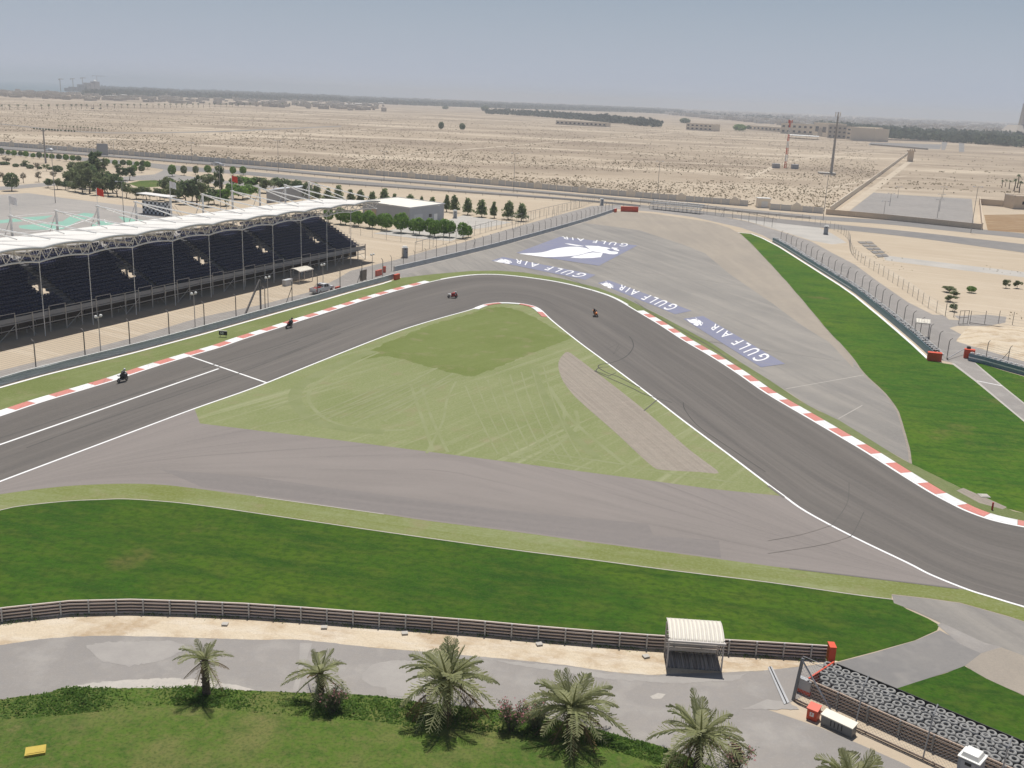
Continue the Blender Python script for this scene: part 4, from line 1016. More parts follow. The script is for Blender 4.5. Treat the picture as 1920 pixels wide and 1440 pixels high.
# front railing: posts to the ground, panels, cross braces
k = 0; s_ = S1; step = 4.5/1.5
pm = MB(); pm.box((0, 0, (ZD+1.1)/2), (.13, .13, ZD+1.1)); PME = pm.mesh("post")
i = 0
while s_ > S0:
    p = S(s_, T0-.12, 0)
    o = mobj("front_post", PME, "stand_steel", stand); o.location = p - stand.location; o.rotation_euler = (0, 0, math.atan2(SD.y, SD.x))
    if s_ - step > S0:
        mb = MB(); hi = (i % 3 == 1)
        zt = ZD + (1.45 if hi else 1.08)
        sbox(mb, s_-step+.07, s_-.07, T0-.10, T0-.07, ZD+.12, ZD+.78)
        obj("rail_panel", mb, "stand_deck", stand)
        mb = MB(); mb.beam(S(s_-step, T0-.12, zt), S(s_, T0-.12, zt), .08, .07)
        if hi:
            mb.beam(S(s_-step, T0-.12, ZD+1.0), S(s_-step, T0-.12, zt), .08, .08); mb.beam(S(s_, T0-.12, ZD+1.0), S(s_, T0-.12, zt), .08, .08)
        obj("handrail", mb, "stand_steel", stand)
        mb = MB(); mb.beam(S(s_-step, T0-.12, ZD-.95), S(s_, T0-.12, ZD-.95), .09, .09); obj("ledger", mb, "stand_steel", stand)
        if i % 4 == 3:
            mb = MB(); mb.tube([S(s_-step, T0-.12, .05), S(s_, T0-.12, ZD-.3)], .05, 5); obj("brace", mb, "stand_steel", stand)
    s_ -= step; i += 1
paint("under_deck_shade", (0.060, 0.045, 0.038), 0.9, 0, 0.3, 0.5)  # added dark panels below the deck, standing in for the shade there
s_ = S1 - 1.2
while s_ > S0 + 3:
    mb = MB(); sbox(mb, s_-2.9, s_-.05, T0+1.4, T0+1.46, .75, ZD-.2); obj("shade_panel", mb, "under_deck_shade", stand); s_ -= 3.0
# scaffold under the tiers
s_ = S1; 
for q in range(15):
    mb = MB()
    for t_ in (3.6, 6.8, 10.0, 13.2, 15.2):
        zt = ZD + max(0, (t_-T0-1.5))/DT*DZ
        mb.tube([S(s_, t_, 0), S(s_, t_, zt)], .06, 5)
    mb.tube([S(s_, T0, .1), S(s_, 6.8, ZD+1.6)], .045, 5); mb.tube([S(s_, 6.8, .1), S(s_, 3.6, ZD)], .045, 5); mb.tube([S(s_, 13.2, .1), S(s_, 6.8, 3.2)], .045, 5)
    mb.beam(S(s_, T0, ZD-.25), S(s_, T0+1.5, ZD-.25), .1, .15); mb.beam(S(s_, T0+1.5, ZD-.2), S(s_, 15.3, ZD+NR*DZ-.25), .12, .2)
    obj("scaffold_frame", mb, "stand_steel", stand); s_ -= 8.95
mb = MB()
for r in range(NR):
    t0 = T0 + 1.5 + r*DT; z = ZD + .25 + r*DZ
    mb.beam(S(S1+.03, t0, z-.1), S(S1+.03, t0, z+.95), .06, .06); mb.beam(S(S1+.03, t0-.0, z+.92), S(S1+.03, t0+DT, z+.92), .05, .05); mb.beam(S(S1+.03, t0, z+.4), S(S1+.03, t0+DT, z+.4), .04, .3)
obj("end_railing", mb, "stand_steel", stand)
# roof: one scalloped vault per bay
roof = None
TB = 14.3
def zroof(u, t):      # u 0..1 across a bay
    f = t/TB
    return 12.95 - 0.55*f - 0.35*math.sin(math.pi*f)*0 + (0.34 - 0.06*f)*math.sin(math.pi*u)**0.9
for b_ in range(-4, 10):
    mb = MB(); nu, nt_ = 10, 5
    sa = BAY*b_; sb = sa + BAY
    if b_ == 9: sb = sa + BAY + 1.3
    for i in range(nu+1):
        u = i/nu
        for j in range(nt_+1):
            t_ = -0.9 + (TB+.9)*j/nt_
            # the back edge of each panel is cut to a point at the mast
            if j == nt_: t_ = TB - 1.6 + 1.6*abs(2*u-1)**1.5
            mb.v.append(tuple(S(sa + (sb-sa)*u, t_, zroof(u, max(0, t_)))))
    for i in range(nu):
        for j in range(nt_):
            a = i*(nt_+1)+j
            mb.f.append((a, a+nt_+1, a+nt_+2, a+1))
    pan = obj("roof_panel", mb, "roof_white", stand, True, True)
    md = pan.modifiers.new("thick", 'SOLIDIFY'); md.thickness = .08
    # grey gutter lip and the truss under the front edge
    mb = MB(); pts = [S(sa + (sb-sa)*i/8, -0.95, zroof(i/8, 0) - .02) for i in range(9)]
    mb.tube(pts, .16, 6); obj("roof_edge", mb, "roof_edge_grey", pan)
    mb = MB()
    lowc = [S(sa + (sb-sa)*i/8, -0.1, 10.9 + 0.045*b_ + 0.38*math.sin(math.pi*i/8)**.9) for i in range(9)]
    top = [S(sa + (sb-sa)*i/8, -0.55, zroof(i/8, 0) - .25) for i in range(9)]
    mb.tube(lowc, .13, 6); mb.tube(top, .09, 5)
    for i in range(8):
        if i % 2 == 0: mb.tube([top[i], lowc[i+1]], .07, 4); mb.tube([lowc[i+1], top[i+2]], .07, 4)
    back = [S(sa + (sb-sa)*i/8, 2.2, 12.0 + .4*math.sin(math.pi*i/8)) for i in range(9)]
    mb.tube(back, .06, 5)
    for i in range(0, 9, 2): mb.tube([lowc[i], back[i]], .04, 4)
    obj("roof_truss", mb, "truss_white", stand)
for k in range(-4, 11):
    if k < 10:
        mb = MB(); mb.tube([S(BAY*k, 0, 0), S(BAY*k, 0, 10.95 + .045*k)], .055, 6); mb.tube([S(BAY*k, 0, 10.9+.045*k), S(BAY*k, -0.5, 12.5)], .06, 5)
        obj("column", mb, "truss_white", stand)
        mb = MB(); mb.beam(S(BAY*k, -.2, 11.6), S(BAY*k, TB, 11.4), .14, .3); obj("roof_beam", mb, "truss_white", stand)
    # masts and stays behind
    s_ = BAY*k - .22*k; zt = 15.25 + .09*k
    if k >= -1:
        ms = MB(); ms.tube([S(s_, 15.4, 0), S(s_, 15.4, zt)], [.26, .2], 8); ms.box(tuple(S(s_, 15.4, zt+.06)), (.5, .5, .25), math.atan2(SD.y, SD.x))
        m_ = obj("mast", ms, "truss_white", stand)
        st = MB(); top_ = S(s_, 15.3, zt)
        st.tube([top_, S(s_+4.6, 2.6, 13.45)], .12, 6); st.tube([top_, S(s_+3.4, 8.0, 13.0)], .10, 6); st.tube([top_, S(s_-2.6, 21.0, 0)], .07, 5)
        obj("stay", st, "truss_white", m_)
paint("flag_red", (0.60, 0.05, 0.03), 0.8); paint("flag_white", (0.75, 0.73, 0.72), 0.8)
def flag(k, mat, label):
    s_ = BAY*k - .22*k; zt = 15.25 + .09*k
    root = thing("flag", label, "flag", S(s_, 15.4, zt+.15))
    mb = MB(); mb.tube([(0,0,0), (0,0,3.0)], .05, 5); obj("flagpole", mb, "truss_white", root, False)
    mb = MB(); n = 7
    for i in range(n):
        x = .06 + 1.35*i/(n-1)
        for z in (1.75, 2.35, 2.95): mb.v.append((x*.8, .22*math.sin(i*1.1)*i/n + .1*i/n, z - .35*(i/n)**1.5 + (.06*math.sin(i*1.7))))
    for i in range(n-1):
        for j in range(2):
            a = i*3+j; mb.f.append((a, a+3, a+4, a+1))
    obj("cloth", mb, mat, root, False, True)
flag(1, "flag_white", "white flag on the leftmost grandstand mast"); flag(3, "flag_red", "red flag on the third grandstand mast from the left")
flag(5, "flag_white", "white flag on the mast beside the chequered booth"); flag(7, "flag_red", "red flag on the grandstand mast among the dark trees")
# ------------------------------------------------------------------ foliage
def leafmat(name, a, b_, c, rough=0.7):
    m, nt, bs = newmat(name)
    oi = node(nt, "ShaderNodeObjectInfo")
    v = coord(nt, 'Object')
    f = noise(nt, v, 1.3, 3, 0.6, 0.38, 0.62)
    f2 = noise(nt, v, 6.0, 2, 0.6, 0.35, 0.65)
    col = mix(nt, f, a, b_)
    col = mix(nt, mul(nt, f2, 0.7), col, c)
    col = mix(nt, mul(nt, oi.outputs['Random'], 0.35), col, [x*0.6 for x in a])
    nt.links.new(col, bs.inputs['Base Color'])
    bs.inputs['Roughness'].default_value = rough
    bs.inputs['Specular IOR Level'].default_value = 0.25
    tr = node(nt, "ShaderNodeBsdfTranslucent"); nt.links.new(mix(nt, 0.5, col, [min(1, x*1.6) for x in b_]), tr.inputs['Color'])
    ms = node(nt, "ShaderNodeMixShader"); ms.inputs[0].default_value = 0.5
    nt.links.new(bs.outputs[0], ms.inputs[1]); nt.links.new(tr.outputs[0], ms.inputs[2])
    nt.links.new(ms.outputs[0], [n for n in nt.nodes if n.type == 'OUTPUT_MATERIAL'][0].inputs['Surface'])
    return m
leafmat("leaf_clipped", (0.117, 0.221, 0.041), (0.199, 0.325, 0.055), (0.07, 0.139, 0.033))
leafmat("leaf_dark", (0.102, 0.15, 0.062), (0.156, 0.21, 0.09), (0.06, 0.091, 0.041))
leafmat("leaf_olive", (0.15, 0.185, 0.08), (0.215, 0.245, 0.115), (0.09, 0.115, 0.05))
leafmat("leaf_conifer", (0.162, 0.216, 0.095), (0.23, 0.284, 0.121), (0.101, 0.135, 0.065))
leafmat("leaf_grey", (0.230, 0.205, 0.155), (0.280, 0.250, 0.190), (0.150, 0.135, 0.100))
leafmat("leaf_palm", (0.36, 0.39, 0.19), (0.5, 0.49, 0.29), (0.19, 0.22, 0.1))
leafmat("leaf_palm_dry", (0.250, 0.185, 0.085), (0.300, 0.220, 0.110), (0.170, 0.120, 0.055))
leafmat("leaf_creeper", (0.095, 0.185, 0.028), (0.15, 0.25, 0.045), (0.05, 0.105, 0.018))
leafmat("leaf_oleander", (0.128, 0.158, 0.075), (0.188, 0.217, 0.112), (0.072, 0.09, 0.045))
leafmat("flower_pink", (0.560, 0.270, 0.290), (0.640, 0.370, 0.380), (0.450, 0.160, 0.200))
leafmat("date_fruit", (0.420, 0.240, 0.040), (0.480, 0.300, 0.060), (0.300, 0.160, 0.030))
leafmat("scrub_leaf", (0.263, 0.219, 0.149), (0.333, 0.28, 0.193), (0.184, 0.158, 0.105))
surf("bark", (0.115, 0.088, 0.065), [(4, 0, .6, (0.06, 0.045, 0.035), .4, .65)], .95, (9, .8, .05))
surf("palm_bark", (0.165, 0.120, 0.085), [((6, 6, 14), 0, .8, (0.060, 0.042, 0.030), .42, .62)], .95, (7, 1.0, .08))
def leafq(mb, p, size, nrm, rng, aspect=.6):
    nrm = nrm.normalized()
    u = nrm.cross(Vector((rng.uniform(-1,1), rng.uniform(-1,1), rng.uniform(-1,1))))
    if u.length < 1e-3: u = Vector((1,0,0))
    u.normalize(); w = nrm.cross(u)
    a, b_ = size*.5, size*.5*aspect
    n = len(mb.v)
    mb.v += [tuple(p-u*a), tuple(p-w*b_+u*a*.1), tuple(p+u*a), tuple(p+w*b_+u*a*.1)]
    mb.f.append((n, n+1, n+2, n+3))
def crown(seed, kind):
    """unit-ish crowns: height 1 above the trunk top, made of many leaf faces"""
    rng = random.Random(seed); mb = MB()
    def rv():
        while True:
            v = Vector((rng.uniform(-1,1), rng.uniform(-1,1), rng.uniform(-1,1)))
            if .05 < v.length < 1: return v.normalized()
    if kind == 'round':
        bumps = [(rv(), rng.uniform(-.10, .13)) for _ in range(9)]
        for i in range(760):
            d = rv(); r = 1.0
            for bd, ba_ in bumps: r += ba_*max(0, d.dot(bd))**4
            r *= (rng.uniform(.62, 1.03))**.6
            z = d.z*.92
            if z < -.72: z = -.72
            leafq(mb, Vector((d.x*r, d.y*r, z*r)), rng.uniform(.20, .40), d + rv()*.7, rng)
    elif kind == 'cone':
        lob = [(rng.uniform(0, 6.28), rng.uniform(.15, .55), rng.uniform(.15, .6), rng.uniform(.7, 1.0)) for _ in range(7)]
        for i in range(820):
            # several upright spires around a main one
            a0, rr, wid, top = lob[rng.randrange(7)]
            h = rng.random()**1.15
            w = (1-h*.85)**.6*(.60+.35*wid)*(1 + .25*math.sin(9*h+a0))
            a = rng.uniform(0, 6.28); q = rng.random()**.45
            c = Vector((math.cos(a0)*rr*.55, math.sin(a0)*rr*.55, 0))*(1-h*.35)
            leafq(mb, c + Vector((math.cos(a)*w*q, math.sin(a)*w*q, -.85 + 1.85*h*top)), rng.uniform(.16, .34), Vector((math.cos(a), math.sin(a), .6)) + rv()*.8, rng)
    else:      # loose, 'loose' wide or 'tall'
        lumps = []
        nl = 13 if kind == 'loose' else 15
        for _ in range(nl):
            d = rv(); k = rng.uniform(.35, .85)
            c = Vector((d.x*k, d.y*k, d.z*.75*k))
            if kind == 'tall': c = Vector((d.x*.42, d.y*.42, rng.uniform(-1.3, 1.3)))
            lumps.append((c, rng.uniform(.30, .50) * (.85 if kind == 'tall' else 1)))
        for i in range(900 if kind != 'sparse' else 300):
            c, r = lumps[rng.randrange(nl)]
            d = rv(); q = rng.uniform(.4, 1.05)
            leafq(mb, c + Vector((d.x*r*q, d.y*r*q, d.z*r*q*.85)), rng.uniform(.17, .36), d + rv()*.8 + Vector((0,0,.3)), rng)
    return mb.mesh("crown")
def trunkmesh(seed, kind):
    rng = random.Random(seed+99); mb = MB()
    bx, by = rng.uniform(-.12, .12), rng.uniform(-.12, .12)
    mb.tube([(0,0,-.05), (bx*.5, by*.5, .5), (bx, by, 1.0)], [.09, .07, .055], 6)
    for k in range(4):
        a = rng.uniform(0, 6.28)
        mb.tube([(bx, by, .95), (bx+math.cos(a)*.3, by+math.sin(a)*.3, 1.35 + .2*k)], [.05, .02], 4)
    return mb.mesh("trunk")
CROWNS = {}
for kind in ('round', 'cone', 'loose', 'tall', 'sparse'):
    CROWNS[kind] = [(crown(200+i*7+len(kind), kind if kind != 'sparse' else 'sparse'), trunkmesh(i, kind)) for i in range(4)]
TREE_N = [0]
def tree(px, hpx, wpx, kind, mat, label, group=None, name="tree", trunk=.28, cat="tree"):
    """px: foot of the trunk; hpx, wpx: height and crown width in photo pixels"""
    b_ = P(*px); k = ppm(b_); i = TREE_N[0]; TREE_N[0] += 1
    H, Wd = hpx/k/ .985, wpx/k
    me, tm = CROWNS[kind][i % 4]
    root = thing(name, label, cat, b_, RNG.uniform(0, 6.28), group)
    th = H*trunk
    t = mobj("trunk", tm if not tm.materials else tm, "bark", root); t.scale = (max(.6, H*.35), max(.6, H*.35), th)
    c = mobj("crown", me.copy() if me.materials and me.materials[0] != MATS[mat] else me, None, root)
    if not c.data.materials: c.data.materials.append(MATS[mat])
    else: c.data.materials[0] = MATS[mat]
    CR_CACHE.setdefault((kind, i % 4, mat), c.data)
    c.data = CR_CACHE[(kind, i % 4, mat)]
    hh = (H-th)/2
    zz = {'tall': hh/1.55, 'cone': hh/.93}.get(kind, hh/.85)
    c.location = (0, 0, th + hh*.95); c.scale = (Wd/2, Wd/2, zz)
    c.rotation_euler = (0, 0, RNG.uniform(0, 6.28))
    return root
CR_CACHE = {}
# clipped round trees in front of the grey building
CL = [(616,417.5,20),(639,420,24),(648,422,20),(664,423,22),(672.5,425.6,22),(692.5,427,25),(698,429,20),(715.6,430,22),(725.6,433,24),(752,436.5,30),(775,438,20),(785.6,441,25),(806,442,24),(815,445,25),(832,444,25),(843,445,24),(868,447,22),(878,445,16)]
for i, (x, y, w) in enumerate(CL):
    tree((x, y), w*1.12+4, w, 'round', "leaf_clipped", "round clipped tree, %s from the left in the dark green row by the grey building" % ordn(i), "clipped trees by the grey building", "clipped_tree", .2)
# conical trees in a row behind the building
CN = [(594,377,34,24),(615,379,27,20),(635,381,34,24),(656,383,28,20),(676,385,30,22),(698,387,28,22),(721,389,36,25),(741,391,28,18),(767,394,30,24),(790,396,28,14),(811,397,28,18),(837,397,32,17),(853,399,34,20),(877,403,32,22),(903,407,33,25),(927,409,31,18),(953,412,36,27),(978,415,34,24)]
for i, (x, y, h, w) in enumerate(CN):
    tree((x, y), h, w*1.25, 'cone', "leaf_conifer", "upright feathery tree, %s from the left in the row behind the grey building" % ordn(i), "upright trees behind the grey building", "conical_tree", .16)
# round trees along the slip road
RR = [(3,291,11),(16,292,9),(27,294,10),(39,294,9),(49,296,10.5),(62.5,297.5,9),(74,298,10.5),(86,299,10),(98,300,9.5),(111,301,10.5),(124,302.5,11),(137,304,11),(148,304,10),(201,310,11),(216,312.5,10.5),(231,312.5,11),(243,313,10.5),(257,314,10),(268,314,11),(277,317,12.5),(252,324,12),(266,324,12)]
for i, (x, y, w) in enumerate(RR):
    tree((x, y), w*1.15, w, 'round', "leaf_clipped" if i % 3 else "leaf_dark", "small round tree, %s from the left along the highway slip road" % ordn(i), "round trees along the slip road", "round_tree", .22)
for i, (x, y, w, h, mt, d) in enumerate([(323,331,15,21,"leaf_clipped","leftmost, dark green"),(345,329,12,18,"leaf_olive","second, olive"),(367,328,11,16,"leaf_olive","third, pale olive"),(390,327,14,17,"leaf_clipped","fourth, dark green"),(437,328,12,15,"leaf_clipped","fifth, dark green"),(456,328.5,13.5,16,"leaf_clipped","rightmost, dark green")]):
    tree((x, y), h, w, 'round', mt, "round tree on the sand right of the slip road bend, %s" % d, "round trees right of the slip road bend", "round_tree", .2)
tree((22, 358), 32, 27, 'round', "leaf_dark", "large lone dark round tree at the left edge of the car park", None, "round_tree", .22)
# loose trees around the car park
LT = [(90,352,17,17,'loose',"leaf_dark"),(108,355,19,18,'loose',"leaf_olive"),(123,356,16,17,'loose',"leaf_dark"),(141,359,19,19,'loose',"leaf_olive"),(155,361,34,24,'loose',"leaf_olive"),(168,363,46,26,'loose',"leaf_olive"),(180,350,66,34,'tall',"leaf_dark"),(192,352,52,26,'tall',"leaf_olive"),
      (203,367,36,24,'loose',"leaf_olive"),(220,369,38,25,'loose',"leaf_dark"),(237,371,27,20,'loose',"leaf_olive"),(256,373,24,22,'loose',"leaf_olive"),(225,338,30,18,'tall',"leaf_dark"),(243,338,24,22,'loose',"leaf_dark"),(140,330,26,22,'loose',"leaf_olive"),(155,325,24,24,'loose',"leaf_olive"),
      (275,374,24,24,'loose',"leaf_olive"),(300,376,22,24,'loose',"leaf_olive"),(320,370,38,26,'loose',"leaf_olive"),(335,372,30,24,'loose',"leaf_dark"),(349,383,46,32,'loose',"leaf_dark"),(369,385,54,17,'tall',"leaf_dark"),(390,388,28,26,'loose',"leaf_dark"),(390,351,25,27,'loose',"leaf_olive"),(412,371,60,22,'tall',"leaf_dark"),
      (424,386,30,26,'loose',"leaf_clipped"),(440,352,22,24,'loose',"leaf_olive"),(455,374,28,28,'loose',"leaf_clipped"),(468,353,20,26,'loose',"leaf_clipped"),(487,353,20,26,'loose',"leaf_olive"),(513,357,24,26,'loose',"leaf_dark"),(530,360,26,22,'loose',"leaf_dark"),(560,368,30,26,'loose',"leaf_dark"),(576,372,28,24,'cone',"leaf_conifer"),(470,372,26,24,'loose',"leaf_clipped")]
_rl = random.Random(77)
LT += [(147,352,40,26,'loose',"leaf_olive"),(160,354,50,26,'loose',"leaf_olive"),(174,357,44,26,'loose',"leaf_dark"),(197,361,40,26,'loose',"leaf_olive"),(212,362,40,24,'loose',"leaf_dark"),(131,349,28,24,'loose',"leaf_olive"),(186,366,30,24,'loose',"leaf_olive"),(170,343,40,26,'loose',"leaf_olive"),
       (330,378,34,28,'loose',"leaf_olive"),(360,377,38,26,'loose',"leaf_dark"),(380,377,34,24,'loose',"leaf_olive"),(402,383,30,26,'loose',"leaf_dark"),(312,363,30,24,'loose',"leaf_dark"),(438,372,28,26,'loose',"leaf_clipped"),(500,362,24,26,'loose',"leaf_olive"),(545,364,26,24,'loose',"leaf_dark"),(450,350,20,26,'loose',"leaf_clipped")]
LT = [(x, y, h*1.1, w*1.28, kd, mt) for (x, y, h, w, kd, mt) in LT]
for i, (x, y, h, w, kd, mt) in enumerate(LT):
    nm = {"leaf_dark": "dark grey-green", "leaf_olive": "dusty olive", "leaf_clipped": "bright green", "leaf_conifer": "feathery"}[mt]
    sh = {"loose": "spreading", "tall": "tall narrow", "cone": "upright"}[kd]
    tree((x, y), h, w, kd, mt, "%s %s tree, %s from the left in the car park grove" % (nm, sh, ordn(sorted(range(len(LT)), key=lambda q: LT[q][0]).index(i))), "loose trees around the car park", "park_tree", .2)
for i, (x, y, h, w) in enumerate([(5,340,20,14),(44,343,21,12),(73,341,21,16),(100,337,18,16),(13,307,15,22),(48,312,13,16),(70,319,15,15),(87,321,16,16)]):
    tree((x, y), h, w, 'sparse', "leaf_grey" if i not in (5, 7) else "leaf_olive", "pale thin-leaved tree on the sand, %s of the sparse ones at the far left" % ordn(i), "pale sparse trees at the far left", "pale_tree", .3)
for i, (x, y, w, h) in enumerate([(8,309,20,6),(30,313,12,6),(45,312,14,6),(57,316,14,7),(74,317,10,5),(108,322,20,11),(93,318,10,5)]):
    tree((x, y), h, w, 'round', "leaf_dark", "low dark bush, %s from the left in the broken hedge line on the sand" % ordn(sorted([8,30,45,57,74,108,93]).index(x)), "low bushes on the far left sand", "low_bush", .05, "bush")
# trees on the sand at the right
for i, (x, y, h, w, mt, lb) in enumerate([(1780,548,13,26,"leaf_olive","topmost of the stacked low trees by the yard fence"),(1787,556,12,24,"leaf_olive","second low tree down in the clump by the yard fence"),(1782,566,13,26,"leaf_olive","third low tree down in the clump by the yard fence"),(1786,584,16,20,"leaf_dark","lowest dark tree of the clump by the yard fence"),(1821,549,12,17,"leaf_clipped","round yellow-green shrub right of the low tree clump"),(1886,540,18,16,"leaf_olive","small thin tree at the far right slope, left one"),(1907,541,16,18,"leaf_olive","small thin tree at the far right slope, right one")]):
    tree((x, y), h, w, 'loose' if i != 4 else 'round', mt, lb, None, "shrub_tree", .2)
# distant bushes on the desert
for i, (x, y, w, h, lb) in enumerate([(827,243,11,14,"left bush of the pair standing alone on the open desert"),(867,244,11,12,"right bush of the pair standing alone on the open desert"),(835,205,12,6,"flat far bush above the lone desert pair"),(909,209,15,10,"wide grey bush left of the desert woodland"),(1284,232,20,10,"bush group left part beside the pale flat building"),(1387,246,24,12,"bright bush beside the far road bend"),(1405,243,14,8,"small bush right of the far road bend")]):
    tree((x, y), h, w, 'round', "leaf_dark" if i != 5 else "leaf_clipped", lb, None, "desert_bush", .1, "bush")

# ------------------------------------------------------------------ date palms in the foreground
def frond_mesh(seed, L, up, droop, dry=0):
    rng = random.Random(seed); mb = MB(); n = 22
    pts = []
    for i in range(n):
        t = i/(n-1)
        pts.append(Vector((L*t*(math.cos(up)+.12), 0, L*(math.sin(up)*t - droop*t*t))))
    mb.tube(pts, [.028*(1-.8*i/(n-1))+.004 for i in range(n)], 4)
    for i in range(2, n):
        t = i/(n-1); p = pts[i]; d = (pts[i]-pts[i-1]).normalized()
        side = Vector((0, 1, 0)); upv = side.cross(d) * -1
        ll = L*.20*(math.sin(math.pi*min(1, .16+t*.86)))**.6 + .05
        for sgn in (-1, 1):
            for sub_ in (0,):
                q = p - d*(L/(n-1))*sub_
                dirv = (side*sgn*rng.uniform(.75, 1.0) + d*rng.uniform(.65, .95) + Vector((0,0,1))*rng.uniform(.05, .38) - Vector((0,0,1))*dry*.6).normalized()
                tip = q + dirv*ll*rng.uniform(.85, 1.1)
                wv = d*.0125
                mb.quad(q - wv, q + wv, tip + wv*.35, tip - wv*.35 + Vector((0,0,-.03)))
    return mb.mesh("frond")
FRONDS = [frond_mesh(i, 1.0, u, dr) for i, (u, dr) in enumerate([(1.36, .10), (1.1, .22), (.92, .42), (.72, .55), (.50, .62), (.28, .62), (.0, .60), (-.45, .50)])]
FR_DRY = [frond_mesh(40+i, 1.0, u, dr, 1) for i, (u, dr) in enumerate([(-.3, .55), (-.7, .35)])]
def palm(px, top_y, wpx, label, n, seed, fruit=False, lean=0.0):
    rng = random.Random(seed)
    b_ = P(*px); H = hz(b_, top_y); k = ppm(b_)
    L = wpx/2/k*1.12
    root = thing("date_palm", label, "palm tree", b_, 0, "date palms along the service road")
    mb = MB(); m = 13; pts, rs = [], []
    for i in range(m):
        t = i/(m-1); pts.append((lean*t*t, 0, -.05 + (H+.1)*t)); rs.append((.25 - .06*t)*(1.06 if i % 2 else .95) + (.05 if t < .08 else 0))
    mb.tube(pts, rs, 10); obj("trunk", mb, "palm_bark", root, False)
    mb = MB()      # stubs of cut fronds
    for i in range(60):
        t = rng.uniform(.12, 1.0); a = rng.uniform(0, 6.28); c = Vector((lean*t*t, 0, H*t)); d = Vector((math.cos(a), math.sin(a), .9))
        mb.tube([c + d*.16, c + d*.30], [.05, .02], 4)
    obj("frond_stubs", mb, "palm_bark", root, False)
    for i in range(n):
        f = i/n
        lev = min(7, int(8*(f**.8)))
        dry = lev >= 6 and rng.random() < .45
        me = FR_DRY[rng.randrange(2)] if dry else FRONDS[lev]
        key = (me.name, "d" if dry else "g")
        o = mobj("frond", me, "leaf_palm_dry" if dry else "leaf_palm", root)
        o.location = (lean, 0, H + .05 - .22*f)
        ll = L*rng.uniform(.85, 1.12)*(.85 if lev < 2 else (.78 if lev > 5 else 1.0))
        o.scale = (ll, ll, ll); o.rotation_euler = (rng.uniform(-.25, .25), rng.uniform(-.1, .1), i*2.399 + rng.uniform(-.3, .3))
    if fruit:
        mb = MB()
        for i in range(5):
            a = 2.2 + i*.9
            for q in range(26):
                mb.box((lean + math.cos(a)*rng.uniform(.15, .5), math.sin(a)*rng.uniform(.15, .5), H + rng.uniform(-.55, .25)), (.07, .07, .12), rng.uniform(0, 3))
        obj("date_bunch", mb, "date_fruit", root, False)
    return root
palm((387, 1302), 1236, 104, "leftmost date palm with a thin crown beside the service road", 17, 1)
palm((601, 1310), 1262, 118, "date palm second from the left with an oleander at its foot", 20, 2)
palm((838, 1340), 1274, 166, "largest date palm with orange fruit in the middle of the row", 44, 3, True)
palm((1069, 1376), 1326, 170, "date palm fourth from the left behind two oleander bushes", 40, 4)
palm((1308, 1440), 1378, 166, "date palm fifth from the left at the lower right", 34, 5)
palm((1590, 1540), 1474, 180, "date palm at the bottom edge showing only its upper fronds", 34, 6)
# ------------------------------------------------------------------ oleanders and creeper
def bush(px, wpx, hpx, label, seed, flowers=90):
    rng = random.Random(seed); b_ = P(*px); k = ppm(b_); w, h = wpx/k/2, hpx/k
    root = thing("oleander_bush", label, "bush", b_, 0, "oleander bushes between the palms")
    mb = MB(); fl = MB(); st = MB()
    stems = []
    for i in range(11):
        a = rng.uniform(0, 6.28); r = rng.uniform(.2, 1)*w; hh = h*rng.uniform(.65, 1.0)
        tip = Vector((math.cos(a)*r, math.sin(a)*r, hh)); stems.append(tip)
        st.tube([(math.cos(a)*.08, math.sin(a)*.08, 0), tuple(tip*.55), tuple(tip)], [.03, .02, .008], 4)
    for i in range(1500):
        tip = stems[rng.randrange(11)]; t = rng.uniform(.25, 1.02)
        p = Vector((tip.x*t, tip.y*t, tip.z*t)) + Vector((rng.gauss(0, w*.2), rng.gauss(0, w*.2), rng.gauss(0, h*.07)))
        p.z = max(.05, p.z)
        leafq(mb, p, rng.uniform(.12, .22), Vector((rng.uniform(-1,1), rng.uniform(-1,1), rng.uniform(.2, 1))), rng, .32)
    for i in range(flowers):
        tip = stems[rng.randrange(11)]; t = rng.uniform(.6, 1.06)
        p = Vector((tip.x*t, tip.y*t, tip.z*t)) + Vector((rng.gauss(0, w*.2), rng.gauss(0, w*.2), rng.gauss(0, h*.06)))
        for q in range(3): leafq(fl, p + Vector((rng.uniform(-.05,.05), rng.uniform(-.05,.05), rng.uniform(-.03,.03))), rng.uniform(.08, .13), Vector((rng.uniform(-1,1), rng.uniform(-1,1), 1)), rng, .9)
    obj("stems", st, "bark", root, False); obj("foliage", mb, "leaf_oleander", root, False); tag(obj("flowers", fl, "flower_pink", root, False), None, None, None, "stuff"); tag(root.children[1], None, None, None, "stuff")
bush((625, 1334), 50, 50, "round pink oleander right beside the second palm trunk", 1, 90)
bush((957, 1370), 56, 62, "pink flowering oleander left of the fourth palm", 2, 170)
bush((1003, 1366), 52, 54, "greyer oleander close against the fourth palm trunk", 3, 50)
bush((1375, 1450), 64, 66, "pink oleander behind the fifth palm at the bottom edge", 4, 170)
def inpoly(x, y, poly):
    c = False; j = len(poly)-1
    for i in range(len(poly)):
        xi, yi = poly[i]; xj, yj = poly[j]
        if ((yi > y) != (yj > y)) and (x < (xj-xi)*(y-yi)/(yj-yi)+xi): c = not c
        j = i
    return c
rb = random.Random(5)
def yat(poly, x):
    for a, b_ in zip(poly, poly[1:]):
        if a[0] <= x <= b_[0]: return a[1] + (b_[1]-a[1])*(x-a[0])/max(1e-6, b_[0]-a[0])
    return poly[-1][1]
mb = MB(); clumps = []
CB = [(0,1350),(120,1341),(250,1328),(330,1322),(420,1330),(480,1336),(560,1344),(700,1352),(760,1362),(840,1366),(960,1376),(1060,1392),(1140,1404),(1240,1436),(1330,1480)]
